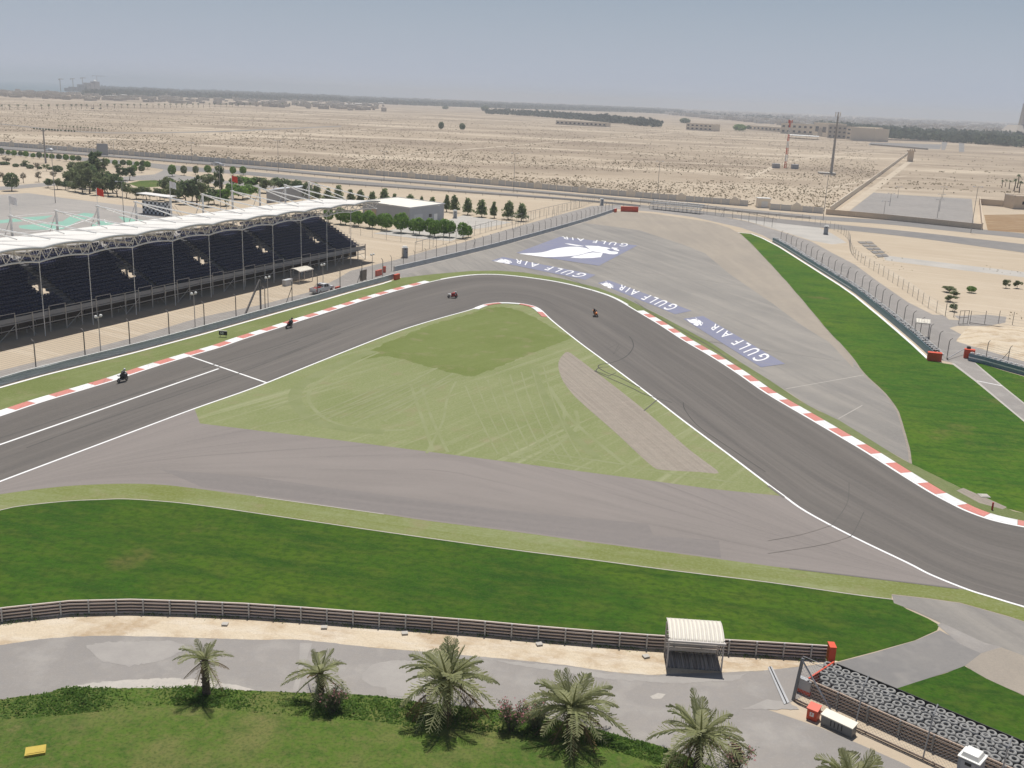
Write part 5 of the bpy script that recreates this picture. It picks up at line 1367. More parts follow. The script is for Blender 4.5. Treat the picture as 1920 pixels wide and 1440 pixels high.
dens = [(150,55,.9),(60,80,.35),(370,55,.9),(450,40,.3),(560,40,.25),(640,50,.4),(720,70,.5),(810,60,.45),(900,50,.4),(1000,60,.55),(1090,60,.45),(1180,60,.6),(1260,50,.4)]
for i in range(30000):
    x = rb.uniform(-20, 1320); ya = yat(ROAD_B, x); yb = yat(CB, x)
    d = sum(a*math.exp(-((x-c)/w)**2) for c, w, a in dens)
    if rb.random() > d*.9 + .03: continue
    f = rb.random(); y = ya + (yb-ya)*f
    hgt_ = (.03 + .30*min(1, d)*math.sin(math.pi*min(1, .15+f*.85))**.7)*(.6+.4*math.sin(x*.13)*math.sin(x*.041+f*4)) 
    p = P(x, y) + Vector((0, 0, rb.uniform(0.0, max(.05, hgt_))))
    leafq(mb, p, rb.uniform(.10, .22), Vector((rb.uniform(-1,1), rb.uniform(-1,1), rb.uniform(.3, 1.2))), rb, .7)
tag(obj("ground_cover", mb, "leaf_creeper"), "low leafy green creeper along the lawn edge of the service road", "ground cover", None, 'stuff')
mb = MB()
for i in range(2600):
    x = rb.uniform(-20, 1560)
    if math.sin(x*.05)+math.sin(x*.017+1) < .2 and rb.random() < .8: continue
    y = yat(GRAIL, x) + abs(rb.gauss(0, 2.6)) + .5
    p = P(x, y) + Vector((0, 0, rb.uniform(.02, .14)))
    leafq(mb, p, rb.uniform(.10, .24), Vector((rb.uniform(-1,1), rb.uniform(-1,1), .6)), rb, .25)
tag(obj("grass_tufts", mb, "leaf_creeper"), "thin green tufts growing along the foot of the guard rail", "grass", None, 'stuff')
# ------------------------------------------------------------------ painted sponsor panels on the run-off
def quadmap(q, u, v):
    """u along the bottom edge (BL to BR), v from bottom to top; q = BL, BR, TR, TL pixels"""
    W = [P(*p) for p in q]
    a = W[0].lerp(W[1], u); b_ = W[3].lerp(W[2], u)
    return a.lerp(b_, v)
def text_mesh(txt, bold=.02, spacing=1.25):
    cu = bpy.data.curves.new("lettering", 'FONT'); cu.body = txt; cu.offset = bold; cu.space_character = spacing; cu.resolution_u = 3
    o = bpy.data.objects.new("lettering", cu); COL.objects.link(o)
    bpy.context.view_layer.update()
    dg = bpy.context.evaluated_depsgraph_get()
    me = bpy.data.meshes.new_from_object(o.evaluated_get(dg))
    bpy.data.objects.remove(o)
    vs = [Vector(v.co) for v in me.vertices]; fs = [tuple(p.vertices) for p in me.polygons]
    bpy.data.meshes.remove(me)
    x0, x1 = min(v.x for v in vs), max(v.x for v in vs); y0, y1 = min(v.y for v in vs), max(v.y for v in vs)
    return [((v.x-x0)/(x1-x0), (v.y-y0)/(y1-y0)) for v in vs], fs
TXT = text_mesh("GULF AIR", .006, 1.55)
def lettering(q, z, parent):
    """q: pixels of the text box as a reader sees it: left-bottom, right-bottom, right-top, left-top"""
    uv, fs = TXT; mb = MB()
    for (u, v) in uv:
        p = quadmap(q, u, v); mb.v.append((p.x, p.y, z))
    mb.f = list(fs)
    o = obj("lettering", mb, "lettering_white", parent)
    if o.data.polygons[0].normal.z < 0: o.data.flip_normals()
    return o
def unzoom(pts): return [(960 + x*250/1920, 430 + y*250/1920) for x, y in pts]
FALCON = [unzoom(p) for p in (
    [(98,352),(230,346),(340,342),(430,333),(500,318),(560,298),(640,278),(720,264),(830,252),(950,252),(1060,270),(1130,296),(1165,318),(1090,335),(1000,362),(900,380),(760,392),(600,400),(470,400),(330,384),(210,368)],
    [(755,203),(830,208),(920,222),(1010,238),(1040,246),(930,240),(840,226)],
    [(1050,236),(1150,238),(1230,244),(1300,254),(1370,262),(1425,282),(1365,285),(1380,300),(1420,318),(1500,322),(1530,332),(1520,352),(1470,362),(1400,358),(1345,346),(1290,338),(1170,320),(1110,282)],
    [(1225,238),(1290,252),(1280,268),(1240,252)], [(1440,262),(1530,272),(1500,284),(1545,300),(1540,314),(1450,296),(1480,288),(1430,276)],
    [(840,410),(900,386),(980,376),(1060,352),(1160,334),(1300,342),(1305,352),(1278,402),(1160,414),(1000,418)])]
root = thing("painted_emblem", "large blue painted panel with a white falcon on the far runoff", "painted sign", P(1085, 470))
z0 = zlev() + .004
mb = MB(); mb.poly(G([(968, 474.5), (1123, 498.5), (1195, 460.5), (1050, 444)], z0)); obj("panel", mb, "emblem_blue", root)
for k, f in enumerate(FALCON):
    mb = MB(); mb.poly(G(f, z0 + .003 + .0005*k)); obj("falcon_feather", mb, "lettering_white", root)
lettering([(1180, 457), (1053, 443), (1055.5, 448), (1173, 463)][:4], z0 + .006, root)
def strip_panel(label, q, tq, fq):
    """q panel outline pixels, tq text box, fq small falcon box (4 px corners: tail-low, head-low, head-high, tail-high)"""
    root = thing("painted_emblem", label, "painted sign", P(*q[0]))
    z0 = zlev() + .004
    mb = MB(); mb.poly(G(q, z0)); obj("panel", mb, "emblem_blue", root)
    lettering(tq, z0 + .004, root)
    mb = MB()
    x0, x1, y0, y1 = 968, 1160, 456, 486
    for k, f in enumerate(FALCON):
        m2 = MB()
        # falcon outline taken in the big panel's own plane, laid out again in the small box
        pts = []
        for (x, y) in f:
            w = P(x, y); a = P(972, 475) ; ax = (P(1160, 474) - a); ay = (P(1065, 452) - a)
            det = ax.x*ay.y - ax.y*ay.x; d = w - a
            u = (d.x*ay.y - d.y*ay.x)/det; v = (ax.x*d.y - ax.y*d.x)/det
            p = quadmap(fq, u, v); pts.append((p.x, p.y, z0 + .003 + .0005*k))
        mb.poly(pts)
    obj("falcon", mb, "lettering_white", root)
strip_panel("first blue airline strip, left below the falcon panel", [(921, 489), (1098, 525), (1117, 515.5), (943, 482)], [(1105, 514.5), (967, 485.5), (966, 493), (1083, 520.5)], [(925, 489), (960, 492), (966, 484), (938, 483)])
strip_panel("middle blue airline strip along the hairpin exit", [(1121, 531), (1266, 589.5), (1297, 583), (1141, 525.5)], [(1275, 573.5), (1165, 533.5), (1158, 542), (1253, 583)], [(1125, 531), (1150, 539), (1160, 532), (1135, 526)])
strip_panel("last blue airline strip, nearest along the corner exit", [(1281, 598), (1427, 689), (1472, 682.5), (1318, 592.5)], [(1448, 669.5), (1341, 607), (1330, 615), (1419, 680)], [(1287, 598), (1316, 610), (1336, 604), (1305, 594)])
# ------------------------------------------------------------------ motorcycles and riders
paint("bike_black", (0.016, 0.016, 0.020), 0.3, 0.0, 0.1, 3); paint("bike_red", (0.42, 0.020, 0.020), 0.3, 0, 0.1, 3); paint("bike_orange", (0.95, 0.26, 0.03), 0.3, 0, 0.1, 3); paint("bike_white", (0.75, 0.75, 0.74), 0.3, 0, 0.1, 3)
paint("bike_metal", (0.45, 0.45, 0.46), 0.35, 0.7, 0.2, 3); paint("suit_black", (0.018, 0.018, 0.022), 0.6, 0, 0.1, 3); paint("suit_white", (0.68, 0.67, 0.66), 0.6, 0, 0.1, 3); paint("suit_red", (0.40, 0.025, 0.025), 0.6, 0, 0.1, 3)
paint("dark_glass", (0.02, 0.022, 0.028), 0.12, 0, 0.05, 2)
def wheel(parent, x):
    mb = MB(); mb.torus((x, 0, .30), .235, .065, 18, 8, 'Y'); w = obj("wheel", mb, "tyre_rubber", parent, False, True)
    mb = MB(); mb.lathe([(.04, -.05), (.17, -.03), (.185, 0), (.17, .03), (.04, .05)], (x, 0, .30), 14, 'Y'); obj("rim", mb, "bike_metal", w, False)
def loft(mb, secs, n=10):
    """secs: (x, z centre, half width, half height)"""
    rings = []
    for (x, zc, hw, hh) in secs:
        k = len(mb.v); ring = []
        for j in range(n):
            a = 2*math.pi*j/n
            mb.v.append((x, hw*math.copysign(abs(math.cos(a))**.8, math.cos(a)), zc + hh*math.copysign(abs(math.sin(a))**.8, math.sin(a)))); ring.append(k+j)
        rings.append(ring)
    for A, B in zip(rings, rings[1:]):
        for j in range(n): mb.f.append((A[j], A[(j+1)%n], B[(j+1)%n], B[j]))
    mb.f.append(tuple(rings[0])); mb.f.append(tuple(reversed(rings[-1])))
def motorcycle(px, heading_px, lean, fair, tail, label):
    b_ = P(*px); d = P(*heading_px) - b_; rz = math.atan2(d.y, d.x)
    root = thing("motorcycle", label, "motorcycle", b_ + Vector((0,0,.05)), 0); root.rotation_euler = (lean, 0, rz); root.rotation_mode = 'XYZ'
    wheel(root, -.70); wheel(root, .70)
    mb = MB(); loft(mb, [(.86, .72, .06, .08), (.72, .74, .17, .24), (.50, .66, .21, .36), (.15, .50, .21, .32), (-.18, .44, .17, .22), (-.30, .44, .10, .12)]); obj("fairing", mb, fair, root, False, True)
    mb = MB(); loft(mb, [(.34, .86, .10, .10), (.15, .90, .17, .13), (-.10, .86, .15, .11), (-.25, .80, .10, .06)]); obj("fuel_tank", mb, fair, root, False, True)
    mb = MB(); loft(mb, [(-.18, .80, .13, .05), (-.50, .83, .14, .06), (-.80, .93, .10, .07), (-.98, 1.0, .04, .03)]); obj("tail", mb, tail, root, False, True)
    mb = MB(); loft(mb, [(.74, .95, .05, .03), (.60, 1.02, .12, .09), (.46, .98, .13, .06)]); obj("windscreen", mb, "dark_glass", root, False, True)
    mb = MB()
    for y in (-.1, .1): mb.tube([(.70, y, .30), (.48, y, .92)], .03, 6)
    obj("fork", mb, "bike_metal", root, False)
    mb = MB(); mb.tube([(-.70, .07, .30), (-.15, .09, .42)], .035, 5); mb.tube([(-.70, -.07, .30), (-.15, -.09, .42)], .035, 5); obj("swing_arm", mb, "bike_metal", root, False)
    mb = MB(); mb.tube([(-.05, -.12, .26), (-.45, -.16, .34), (-.80, -.18, .50)], [.045, .05, .06], 8); obj("exhaust", mb, "bike_metal", root, False)
    mb = MB(); mb.tube([(.42, -.33, .90), (.50, 0, .96), (.42, .33, .90)], .018, 5); obj("handlebar", mb, "bike_black", root, False)
    return root
def rider(root, suit, helm, tuck, label, arm_mat=None):
    """one continuous skinned body in the riding position"""
    o_ = root.location; rot = root.rotation_euler.to_matrix()
    me = bpy.data.meshes.new("person"); 
    zt = 1.42 - .22*tuck; xt = .10 + .22*tuck
    V = {'pel': (-.32, 0, .92), 'waist': (-.20, 0, 1.06), 'chest': (xt-.08, 0, zt-.14), 'neck': (xt+.04, 0, zt), 'head': (xt+.13, 0, zt+.12)}
    for s_, y in (('l', 1), ('r', -1)):
        V['hip'+s_] = (-.30, .12*y, .88); V['knee'+s_] = (.05, .27*y, .68); V['ank'+s_] = (-.28, .20*y, .40); V['toe'+s_] = (-.12, .21*y, .36)
        V['sho'+s_] = (xt, .20*y, zt-.06); V['elb'+s_] = (xt+.16, .32*y, zt-.32); V['wri'+s_] = (.40, .32*y, .92); V['hand'+s_] = (.46, .30*y, .91)
    names = list(V); idx = {n: i for i, n in enumerate(names)}
    E = [('pel', 'waist'), ('waist', 'chest'), ('chest', 'neck'), ('neck', 'head')]
    for s_ in 'lr': E += [('pel', 'hip'+s_), ('hip'+s_, 'knee'+s_), ('knee'+s_, 'ank'+s_), ('ank'+s_, 'toe'+s_), ('chest', 'sho'+s_), ('sho'+s_, 'elb'+s_), ('elb'+s_, 'wri'+s_), ('wri'+s_, 'hand'+s_)]
    me.from_pydata([V[n] for n in names], [(idx[a], idx[b_]) for a, b_ in E], []); me.update()
    o = mobj("person", me, suit); o.location = o_; o.rotation_euler = root.rotation_euler
    R = {'pel': .15, 'waist': .145, 'chest': .17, 'neck': .075, 'head': .09, 'hip': .12, 'knee': .085, 'ank': .06, 'toe': .05, 'sho': .09, 'elb': .06, 'wri': .05, 'hand': .05}
    sk = o.modifiers.new("skin", 'SKIN')
    for n in names:
        r = R[n] if n in R else R[n[:-1]]
        me.skin_vertices[0].data[idx[n]].radius = (r, r)
    me.skin_vertices[0].data[idx['pel']].use_root = True
    ss = o.modifiers.new("sub", 'SUBSURF'); ss.levels = 1; ss.render_levels = 2
    tag(o, label, "person")
    hm_ = MB(); hx, hz_ = xt+.16, zt+.17
    hm_.lathe([(.001, -.15), (.09, -.14), (.125, -.06), (.135, .02), (.115, .10), (.06, .15), (.001, .165)], (hx, 0, hz_), 12); h = obj("helmet", hm_, helm, o, False, True)
    vz = MB(); vz.lathe([(.128, -.05), (.138, 0), (.132, .045)], (hx+.012, 0, hz_+.0), 12); obj("visor", vz, "dark_glass", h, False, True)
    if arm_mat:
        sl = MB()
        for y in (1, -1): sl.tube([Vector(V['sho'+('l' if y > 0 else 'r')]) + Vector((0,0,.0)), Vector(V['elb'+('l' if y > 0 else 'r')])], [.105, .075], 8)
        obj("sleeves", sl, arm_mat, o, False, True)
    return o
m = motorcycle((230, 716), (390, 660), 0.08, "bike_black", "bike_black", "black motorcycle at the far left nearest the camera"); 
def rider2(*a): return rider(*a)
rider(m, "suit_black", "bike_white", .35, "rider in black with white sleeves and white helmet sitting upright", "suit_white")
m = motorcycle((541, 614.5), (660, 573), 0.30, "bike_black", "bike_red", "dark red motorcycle leaning beside the striped kerb"); rider(m, "suit_black", "bike_black", .4, "rider all in black leaning beside the striped kerb")
m = motorcycle((848, 558), (960, 556), 0.62, "bike_red", "bike_white", "red and white motorcycle leaning hard through the hairpin"); rider(m, "suit_red", "bike_white", .8, "rider in red and white tucked low in the hairpin", "suit_white")
m = motorcycle((1119, 593), (1210, 655), 0.50, "bike_orange", "bike_orange", "orange motorcycle leaning into the hairpin entry"); rider(m, "suit_black", "suit_black", .6, "rider in black crouched on the orange motorcycle")

# ------------------------------------------------------------------ white pickup
paint("car_white", (0.78, 0.78, 0.77), 0.25, 0, 0.08, 1.0)
b_ = P(607, 549); d = P(640, 541.5) - P(590, 553.5); rz = math.atan2(d.y, d.x)
tk = thing("pickup_truck", "white double cab pickup parked behind the barrier below the grandstand", "truck", P(604, 548.5) + Vector((0,0,.03)), rz)
def car_section(mb, prof, w, inset=0.0):
    """side profile (x, z) extruded across the width"""
    n = len(mb.v); k = len(prof)
    for y, s_ in ((-w/2, 1), (w/2, 1)):
        for (x, z) in prof: mb.v.append((x, y*(1 - inset*max(0, z-1.0)), z))
    mb.f.append(tuple(n+i for i in range(k))); mb.f.append(tuple(n+k+i for i in reversed(range(k))))
    for i in range(k): j = (i+1) % k; mb.f.append((n+i, n+k+i, n+k+j, n+j))
mb = MB(); car_section(mb, [(-.62, .42), (1.35, .42), (1.38, .75), (1.75, .80), (2.05, .78), (2.42, .55), (2.52, .60), (2.55, .95), (2.40, 1.06), (1.45, 1.14), (.85, 1.68), (.35, 1.74), (-.45, 1.72), (-.62, 1.15)], 1.76, .14); body = obj("cab", mb, "car_white", tk, False)
bv = body.modifiers.new("bevel", 'BEVEL'); bv.width = .05; bv.segments = 2
mb = MB(); mb.box((-1.60, .84, .78), (1.98, .08, .72)); mb.box((-1.60, -.84, .78), (1.98, .08, .72)); mb.box((-2.58, 0, .80), (.07, 1.76, .68)); mb.box((-.66, 0, .80), (.06, 1.6, .68)); mb.box((-1.6, 0, .55), (1.95, 1.6, .06)); obj("load_bed", mb, "car_white", tk, False)
for x in (-1.62, 1.78):
    for y in (-.80, .80):
        mb = MB(); mb.torus((x, y, .37), .27, .105, 16, 8, 'Y'); w = obj("wheel", mb, "tyre_rubber", tk, False, True)
        mb = MB(); mb.lathe([(.03, -.09), (.20, -.08), (.215, 0), (.20, .08), (.03, .09)], (x, y, .37), 12, 'Y'); obj("rim", mb, "bike_metal", w, False)
for y in (-1, 1):
    for (xa, xb, xc, xd) in ((-.42, .22, .18, -.38), (.28, .98, .62, .30)):
        mb = MB(); q = .885*y; mb.hexa([(xa, q-.02*y, 1.14), (xb, q-.02*y, 1.14), (xb, q+.004*y, 1.14), (xa, q+.004*y, 1.14), (xd, q-.10*y, 1.60), (xc, q-.10*y, 1.60), (xc, q-.066*y, 1.60), (xd, q-.066*y, 1.60)]); obj("side_window", mb, "dark_glass", tk, False)
mb = MB(); mb.quad((1.39, -.74, 1.20), (1.39, .74, 1.20), (.92, .66, 1.645), (.92, -.66, 1.645)); obj("windscreen", mb, "dark_glass", tk, False)
mb = MB(); mb.quad((-.645, .70, 1.18), (-.645, -.70, 1.18), (-.49, -.64, 1.62), (-.49, .64, 1.62)); obj("rear_window", mb, "dark_glass", tk, False)
for y in (-.80, .80):
    mb = MB(); mb.box((-2.63, y, .82), (.05, .14, .38)); obj("tail_light", mb, "signal_red", tk, False)
    mb = MB(); mb.box((2.50, y*.85, .88), (.10, .30, .18)); obj("headlight", mb, "bike_metal", tk, False)
    mb = MB(); mb.box((.95, y*1.19, 1.16), (.12, .18, .16)); obj("mirror", mb, "car_white", tk, False)
mb = MB(); mb.box((-2.68, 0, .48), (.12, 1.7, .18)); obj("rear_bumper", mb, "galvanised", tk, False)
mb = MB()
for y in (-.78, .78): mb.tube([(-.85, y, 1.12), (-.80, y*.9, 1.62)], .035, 6)
mb.tube([(-.80, -.70, 1.62), (-.80, .70, 1.62)], .035, 6); mb.tube([(-1.35, -.78, 1.12), (-.80, -.70, 1.60)], .03, 6); mb.tube([(-1.35, .78, 1.12), (-.80, .70, 1.60)], .03, 6); obj("roll_bar", mb, "bike_metal", tk, False)
rc = thing("bed_load", "red cases and a dark tank lying in the white pickup's load bed", "cargo", tk.location + Matrix.Rotation(rz, 3, 'Z') @ Vector((-1.5, 0, .62)), rz)
for nm, c, s_, mt in (("case", (-.1, .2, .22), (.8, .6, .42), "signal_red"), ("case", (.45, -.3, .32), (.5, .6, .6), "bike_red"), ("tank", (-.55, -.3, .2), (.5, .5, .38), "bike_black")):
    mb = MB(); mb.box(c, s_); mb.box((c[0], c[1], c[2]+s_[2]/2+.02), (s_[0]*.7, .06, .05)); obj(nm, mb, mt, rc, False)
# far cars on the highway: simple but car shaped
paint("car_silver", (0.42, 0.43, 0.44), 0.3, 0.3, 0.1, 1.0); paint("car_dark", (0.05, 0.05, 0.06), 0.3, 0, 0.1, 1.0)
def far_car(px, to, mat, label):
    b_ = P(*px); d = P(*to) - b_
    root = thing("car", label, "car", b_ + Vector((0,0,.02)), math.atan2(d.y, d.x))
    mb = MB(); car_section(mb, [(-2.1, .3), (2.1, .3), (2.15, .75), (1.0, .95), (.35, 1.42), (-1.2, 1.42), (-1.75, .98), (-2.15, .9)], 1.75, .2); obj("body", mb, mat, root, False)
    for x in (-1.3, 1.3):
        for y in (-.8, .8): mb = MB(); mb.torus((x, y, .32), .22, .1, 10, 6, 'Y'); obj("wheel", mb, "tyre_rubber", root, False)
    mb = MB(); mb.box((-.4, 0, 1.18), (1.45, 1.62, .32)); obj("windows", mb, "dark_glass", root, False)
far_car((92, 283), (0, 277), "car_white", "white car on the highway at the far left")
far_car((404, 309.5), (300, 301), "car_white", "white car on the highway beside the tall lamp post")
far_car((411, 310.5), (500, 318), "car_silver", "silver car right behind the white highway car")
far_car((173.5, 204.5), (100, 204), "car_dark", "left dark car of the two on the far palm road")
far_car((188, 204.6), (100, 204), "car_dark", "right dark car of the two on the far palm road")
# ------------------------------------------------------------------ grey workshop
paint("grey_cladding", (0.40, 0.41, 0.43), 0.6, 0, 0.15, 0.4); paint("roof_cream", (0.80, 0.745, 0.64), 0.8, 0, 0.15, 0.3); paint("door_grey", (0.50, 0.51, 0.52), 0.6, 0, 0.1, 1); paint("dark_void", (0.02, 0.02, 0.022), 0.8)
c0, c1, c2 = P(768, 423), P(832, 413.5), P(680, 409)
c1 = c0 + (c1-c0); c3 = c1 + (c2-c0)
BH = hz(c0, 391)
gb = thing("workshop_building", "grey box building with a cream flat roof behind the clipped trees", "building", c0)
mb = MB(); mb.prism([c0, c1, c3, c2], 0, BH); obj("wall", mb, "grey_cladding", gb)
def grow(ps, f):
    c = sum(ps, Vector())/len(ps); return [c + (p-c)*f for p in ps]
mb = MB(); mb.prism(grow([c0, c1, c3, c2], 1.02), BH, BH+.18); rf = obj("roof", mb, "roof_cream", gb)
mb = MB(); ps = grow([c0, c1, c3, c2], 1.022)
for a, b_ in zip(ps, ps[1:] + ps[:1]): mb.beam(a + Vector((0,0,BH+.2)), b_ + Vector((0,0,BH+.2)), .25, .3)
obj("parapet", mb, "door_grey", rf)
def on_wall(a, b_, f0, f1, z0, z1, name, mat, parent, out=.04, frame=None):
    d = (b_-a); n_ = Vector((d.y, -d.x, 0)).normalized()
    if n_.y > 0: n_ = -n_
    mb = MB(); p, q = a + d*f0 + n_*out, a + d*f1 + n_*out
    i0, i1 = a + d*f0 - n_*.1, a + d*f1 - n_*.1
    mb.hexa([p + Vector((0,0,z0)), q + Vector((0,0,z0)), i1 + Vector((0,0,z0)), i0 + Vector((0,0,z0)), p + Vector((0,0,z1)), q + Vector((0,0,z1)), i1 + Vector((0,0,z1)), i0 + Vector((0,0,z1))])
    return obj(name, mb, mat, parent)
on_wall(c0, c1, .12, .36, 0, 2.9, "roller_door", "door_grey", gb); on_wall(c0, c1, .55, .63, 1.6, 2.5, "window", "dark_glass", gb); on_wall(c0, c1, .70, .80, 0, 2.4, "door", "white_metal", gb); on_wall(c0, c1, .80, .84, 4.6, 4.9, "wall_lamp", "white_metal", gb, .3)
on_wall(c2, c0, .58, .64, 4.9, 5.15, "wall_lamp", "white_metal", gb, .35); on_wall(c2, c0, .20, .30, 0, 3.2, "door", "rusty_steel", gb); on_wall(c2, c0, .05, .10, 0, 2.6, "door", "rusty_steel", gb)
# low grey shed behind the masts
a, b_ = P(500, 381), P(562, 374); mb = MB(); dv = Vector((2, 12, 0)); mb.prism([a, b_, b_+dv, a+dv], 0, 4.0)
sh = thing("storage_shed", "long low dark grey shed behind the grandstand masts", "building", a); obj("wall", mb, "grey_cladding", sh)
mb = MB(); mb.prism(grow([a, b_, b_+dv, a+dv], 1.03), 4.0, 4.2); obj("roof", mb, "door_grey", sh)
# ------------------------------------------------------------------ chequered booth in the car park
surf_m, nt, bs = newmat("chequer_print")
ck = node(nt, "ShaderNodeTexChecker"); ck.inputs['Scale'].default_value = 1.0; ck.inputs['Color1'].default_value = (.02, .02, .025, 1); ck.inputs['Color2'].default_value = (.72, .72, .72, 1)
nt.links.new(coord(nt, 'Object', (1.42, 1.42, 1.42)), ck.inputs['Vector']); nt.links.new(ck.outputs[0], bs.inputs['Base Color'])
a, b_ = P(268, 400), P(322, 405); rz = math.atan2((b_-a).y, (b_-a).x); Lb = (b_-a).length
bt = thing("chequered_booth", "open booth with a black and white chequered front in the car park", "booth", a, rz)
mb = MB(); mb.box((Lb/2, 0.01, 1.9), (Lb, .16, 3.6)); obj("chequered_front", mb, "chequer_print", bt, False)
mb = MB(); mb.hexa([(-1, -1.2, 5.6), (Lb*.98, -1.2, 5.2), (Lb*.98, 3.0, 5.2), (-1, 3.0, 5.6), (-1, -1.2, 5.8), (Lb*.98, -1.2, 5.4), (Lb*.98, 3.0, 5.4), (-1, 3.0, 5.8)]); obj("roof", mb, "roof_white", bt, False)
for x in (.1, Lb*.25, Lb*.5, Lb*.75, Lb*.95):
    mb = MB(); mb.tube([(x, .3, 0), (x, .3, 5.3)], .08, 5); obj("post", mb, "stand_steel", bt, False)
for x in (Lb+.3, Lb+1.4):
    mb = MB(); mb.tube([(x-.5, .3, 3.0), (x+1.2, 1.6, 0)], .06, 5); obj("brace", mb, "stand_steel", bt, False)
for f in (.38, .62):
    mb = MB(); mb.box((Lb*f, -.09, 2.3), (1.6, .05, .9)); obj("sign_board", mb, "grey_cladding", bt, False)
# ------------------------------------------------------------------ shelters
paint("shelter_roof", (0.74, 0.69, 0.58), 0.5, 0, 0.12, 1.0); paint("shelter_frame", (0.60, 0.55, 0.50), 0.5, 0, 0.2, 1.0); surf("grating", (0.42, 0.39, 0.37), [((8, .2, 1), 0, .7, (0.11, 0.1, 0.095), .4, .6)], .8)
def shelter(loc, rz, W, D, H, ribs, label, floor=True, back=True):
    root = thing("shelter", label, "shelter", loc, rz)
    n = 8
    for i in range(ribs):        # each roof sheet between two ribs
        x0, x1 = W*i/ribs - W/2 + .02, W*(i+1)/ribs - W/2 - .02
        mb = MB(); A, B = [], []
        for k in range(n+1):
            a = math.pi*(.06 + .94*k/n*.58); y = -D*.5 - .25 + (D+.5)*(k/n); z = H + .62*math.sin(math.pi*(.08 + .62*k/n)) - .10
            A.append(Vector((x0, y, z))); B.append(Vector((x1, y, z)))
        mb.strip(A, B); o = obj("roof_sheet", mb, "shelter_roof", root, False, True); md = o.modifiers.new("t", 'SOLIDIFY'); md.thickness = .03
    for i in range(ribs+1):
        x = W*i/ribs - W/2; mb = MB()
        pts = [(x, -D*.5 - .25 + (D+.5)*(k/n), H + .62*math.sin(math.pi*(.08 + .62*k/n)) - .085) for k in range(n+1)]
        for p, q in zip(pts, pts[1:]): mb.beam(p, q, .05, .06)
        obj("roof_rib", mb, "shelter_frame", root, False)
    for x in (-W/2, W/2):
        for y in (-D/2, D/2):
            mb = MB(); mb.box((x, y, H/2+.1), (.09, .09, H+.3)); obj("post", mb, "shelter_frame", root, False)
    mb = MB(); mb.beam((-W/2-.1, -D/2-.22, H+.08), (W/2+.1, -D/2-.22, H+.08), .12, .14); obj("gutter", mb, "shelter_frame", root, False)
    if back:
        for k in range(6):
            mb = MB(); mb.beam((-W/2, D/2, .35 + k*.3), (W/2, D/2, .35 + k*.3), .03, .2); obj("back_slat", mb, "shelter_frame", root, False)
        mb = MB(); mb.box((0, D/2-.3, .45), (W*.92, .36, .05)); obj("bench", mb, "shelter_frame", root, False)
    if floor:
        n_ = 14
        for k in range(n_): mb = MB(); mb.box((-W/2 + W*(k+.5)/n_, 0, .06), (W/n_-.03, D, .12)); obj("floor_plank", mb, "grating", root, False)
    for x in (-W/2, W/2):
        mb = MB()
        for k in range(5): mb.beam((x, -D/2, .3 + k*.35), (x, D/2, .3 + k*.35), .02, .03)
        if W > 3: obj("side_rail", mb, "shelter_frame", root, False)
    return root
a, b_ = P(1250, 1252), P(1352, 1259); rz = math.atan2((b_-a).y, (b_-a).x); W_ = (b_-a).length
mid = (a+b_)/2 + Vector((-math.sin(rz), math.cos(rz), 0))*1.0
shelter(mid, rz, W_, 2.0, hz((a+b_)/2, 1204), 13, "cream ribbed shelter with slatted back beside the near guard rail")
a, b_ = P(559, 533), P(590, 526); rz = math.atan2((b_-a).y, (b_-a).x)
shelter((a+b_)/2 + Vector((-math.sin(rz), math.cos(rz), 0))*1.1, rz, 4.2, 2.0, 2.25, 10, "small curved shelter on the sand in front of the grandstand", False, False)
a, b_ = P(1722, 634), P(1738, 632); shelter((a+b_)/2 + Vector((0, .8, 0)), -.35, 2.2, 1.8, 2.4, 5, "marshal shelter with flat pale roof behind the tyre barrier", False, False)
# ------------------------------------------------------------------ portable toilets
paint("cabin_grey", (0.30, 0.32, 0.35), 0.5, 0, 0.15, 1); paint("cabin_cream", (0.52, 0.47, 0.39), 0.5, 0, 0.2, 1); paint("cabin_roof", (0.80, 0.79, 0.74), 0.4, 0, 0.06, 1)
def toilet(loc, rz, label, body="cabin_grey", s=1.0):
    root = thing("portable_toilet", label, "portable toilet", loc, rz); root.scale = (s, s, s)
    mb = MB(); mb.box((0, 0, .08), (1.18, 1.18, .16)); obj("skid", mb, "galvanised_dark", root, False)
    mb = MB(); mb.prism([(-.55, -.55), (.55, -.55), (.55, .55), (-.55, .55)], .16, 2.08); o = obj("cabin", mb, body, root, False)
    mb = MB(); mb.box((0, -.565, 1.1), (.78, .04, 1.8)); dr = obj("door", mb, "cabin_grey" if body != "cabin_grey" else "grey_cladding", root, False)
    mb = MB(); mb.box((.26, -.60, 1.15), (.10, .05, .22)); obj("handle", mb, "dark_void", dr, False)
    mb = MB(); mb.box((0, -.60, 1.86), (.34, .03, .16)); obj("vent", mb, "dark_void", dr, False)
    mb = MB(); b0 = [(-.62, -.62), (.62, -.62), (.62, .62), (-.62, .62)]
    mb.prism(b0, 2.08, 2.16); n = len(mb.v); lo, hi = .50, .40
    mb.hexa([(-lo,-lo,2.15), (lo,-lo,2.15), (lo,lo,2.15), (-lo,lo,2.15), (-hi,-hi,2.42), (hi,-hi,2.42), (hi,hi,2.42), (-hi,hi,2.42)]); o = obj("roof", mb, "cabin_roof", root, False)
    bv = o.modifiers.new("b", 'BEVEL'); bv.width = .035; bv.segments = 2
    return root
toilet(Vector((P(1825, 1412, 2.3).x, P(1825, 1412, 2.3).y, 0)), math.atan2(fd.y, fd.x), "near portable toilet with a white domed roof by the tyre wall")
toilet(P(759, 483), .3, "cream portable toilet behind the grandstand end", "cabin_cream", 1.1)
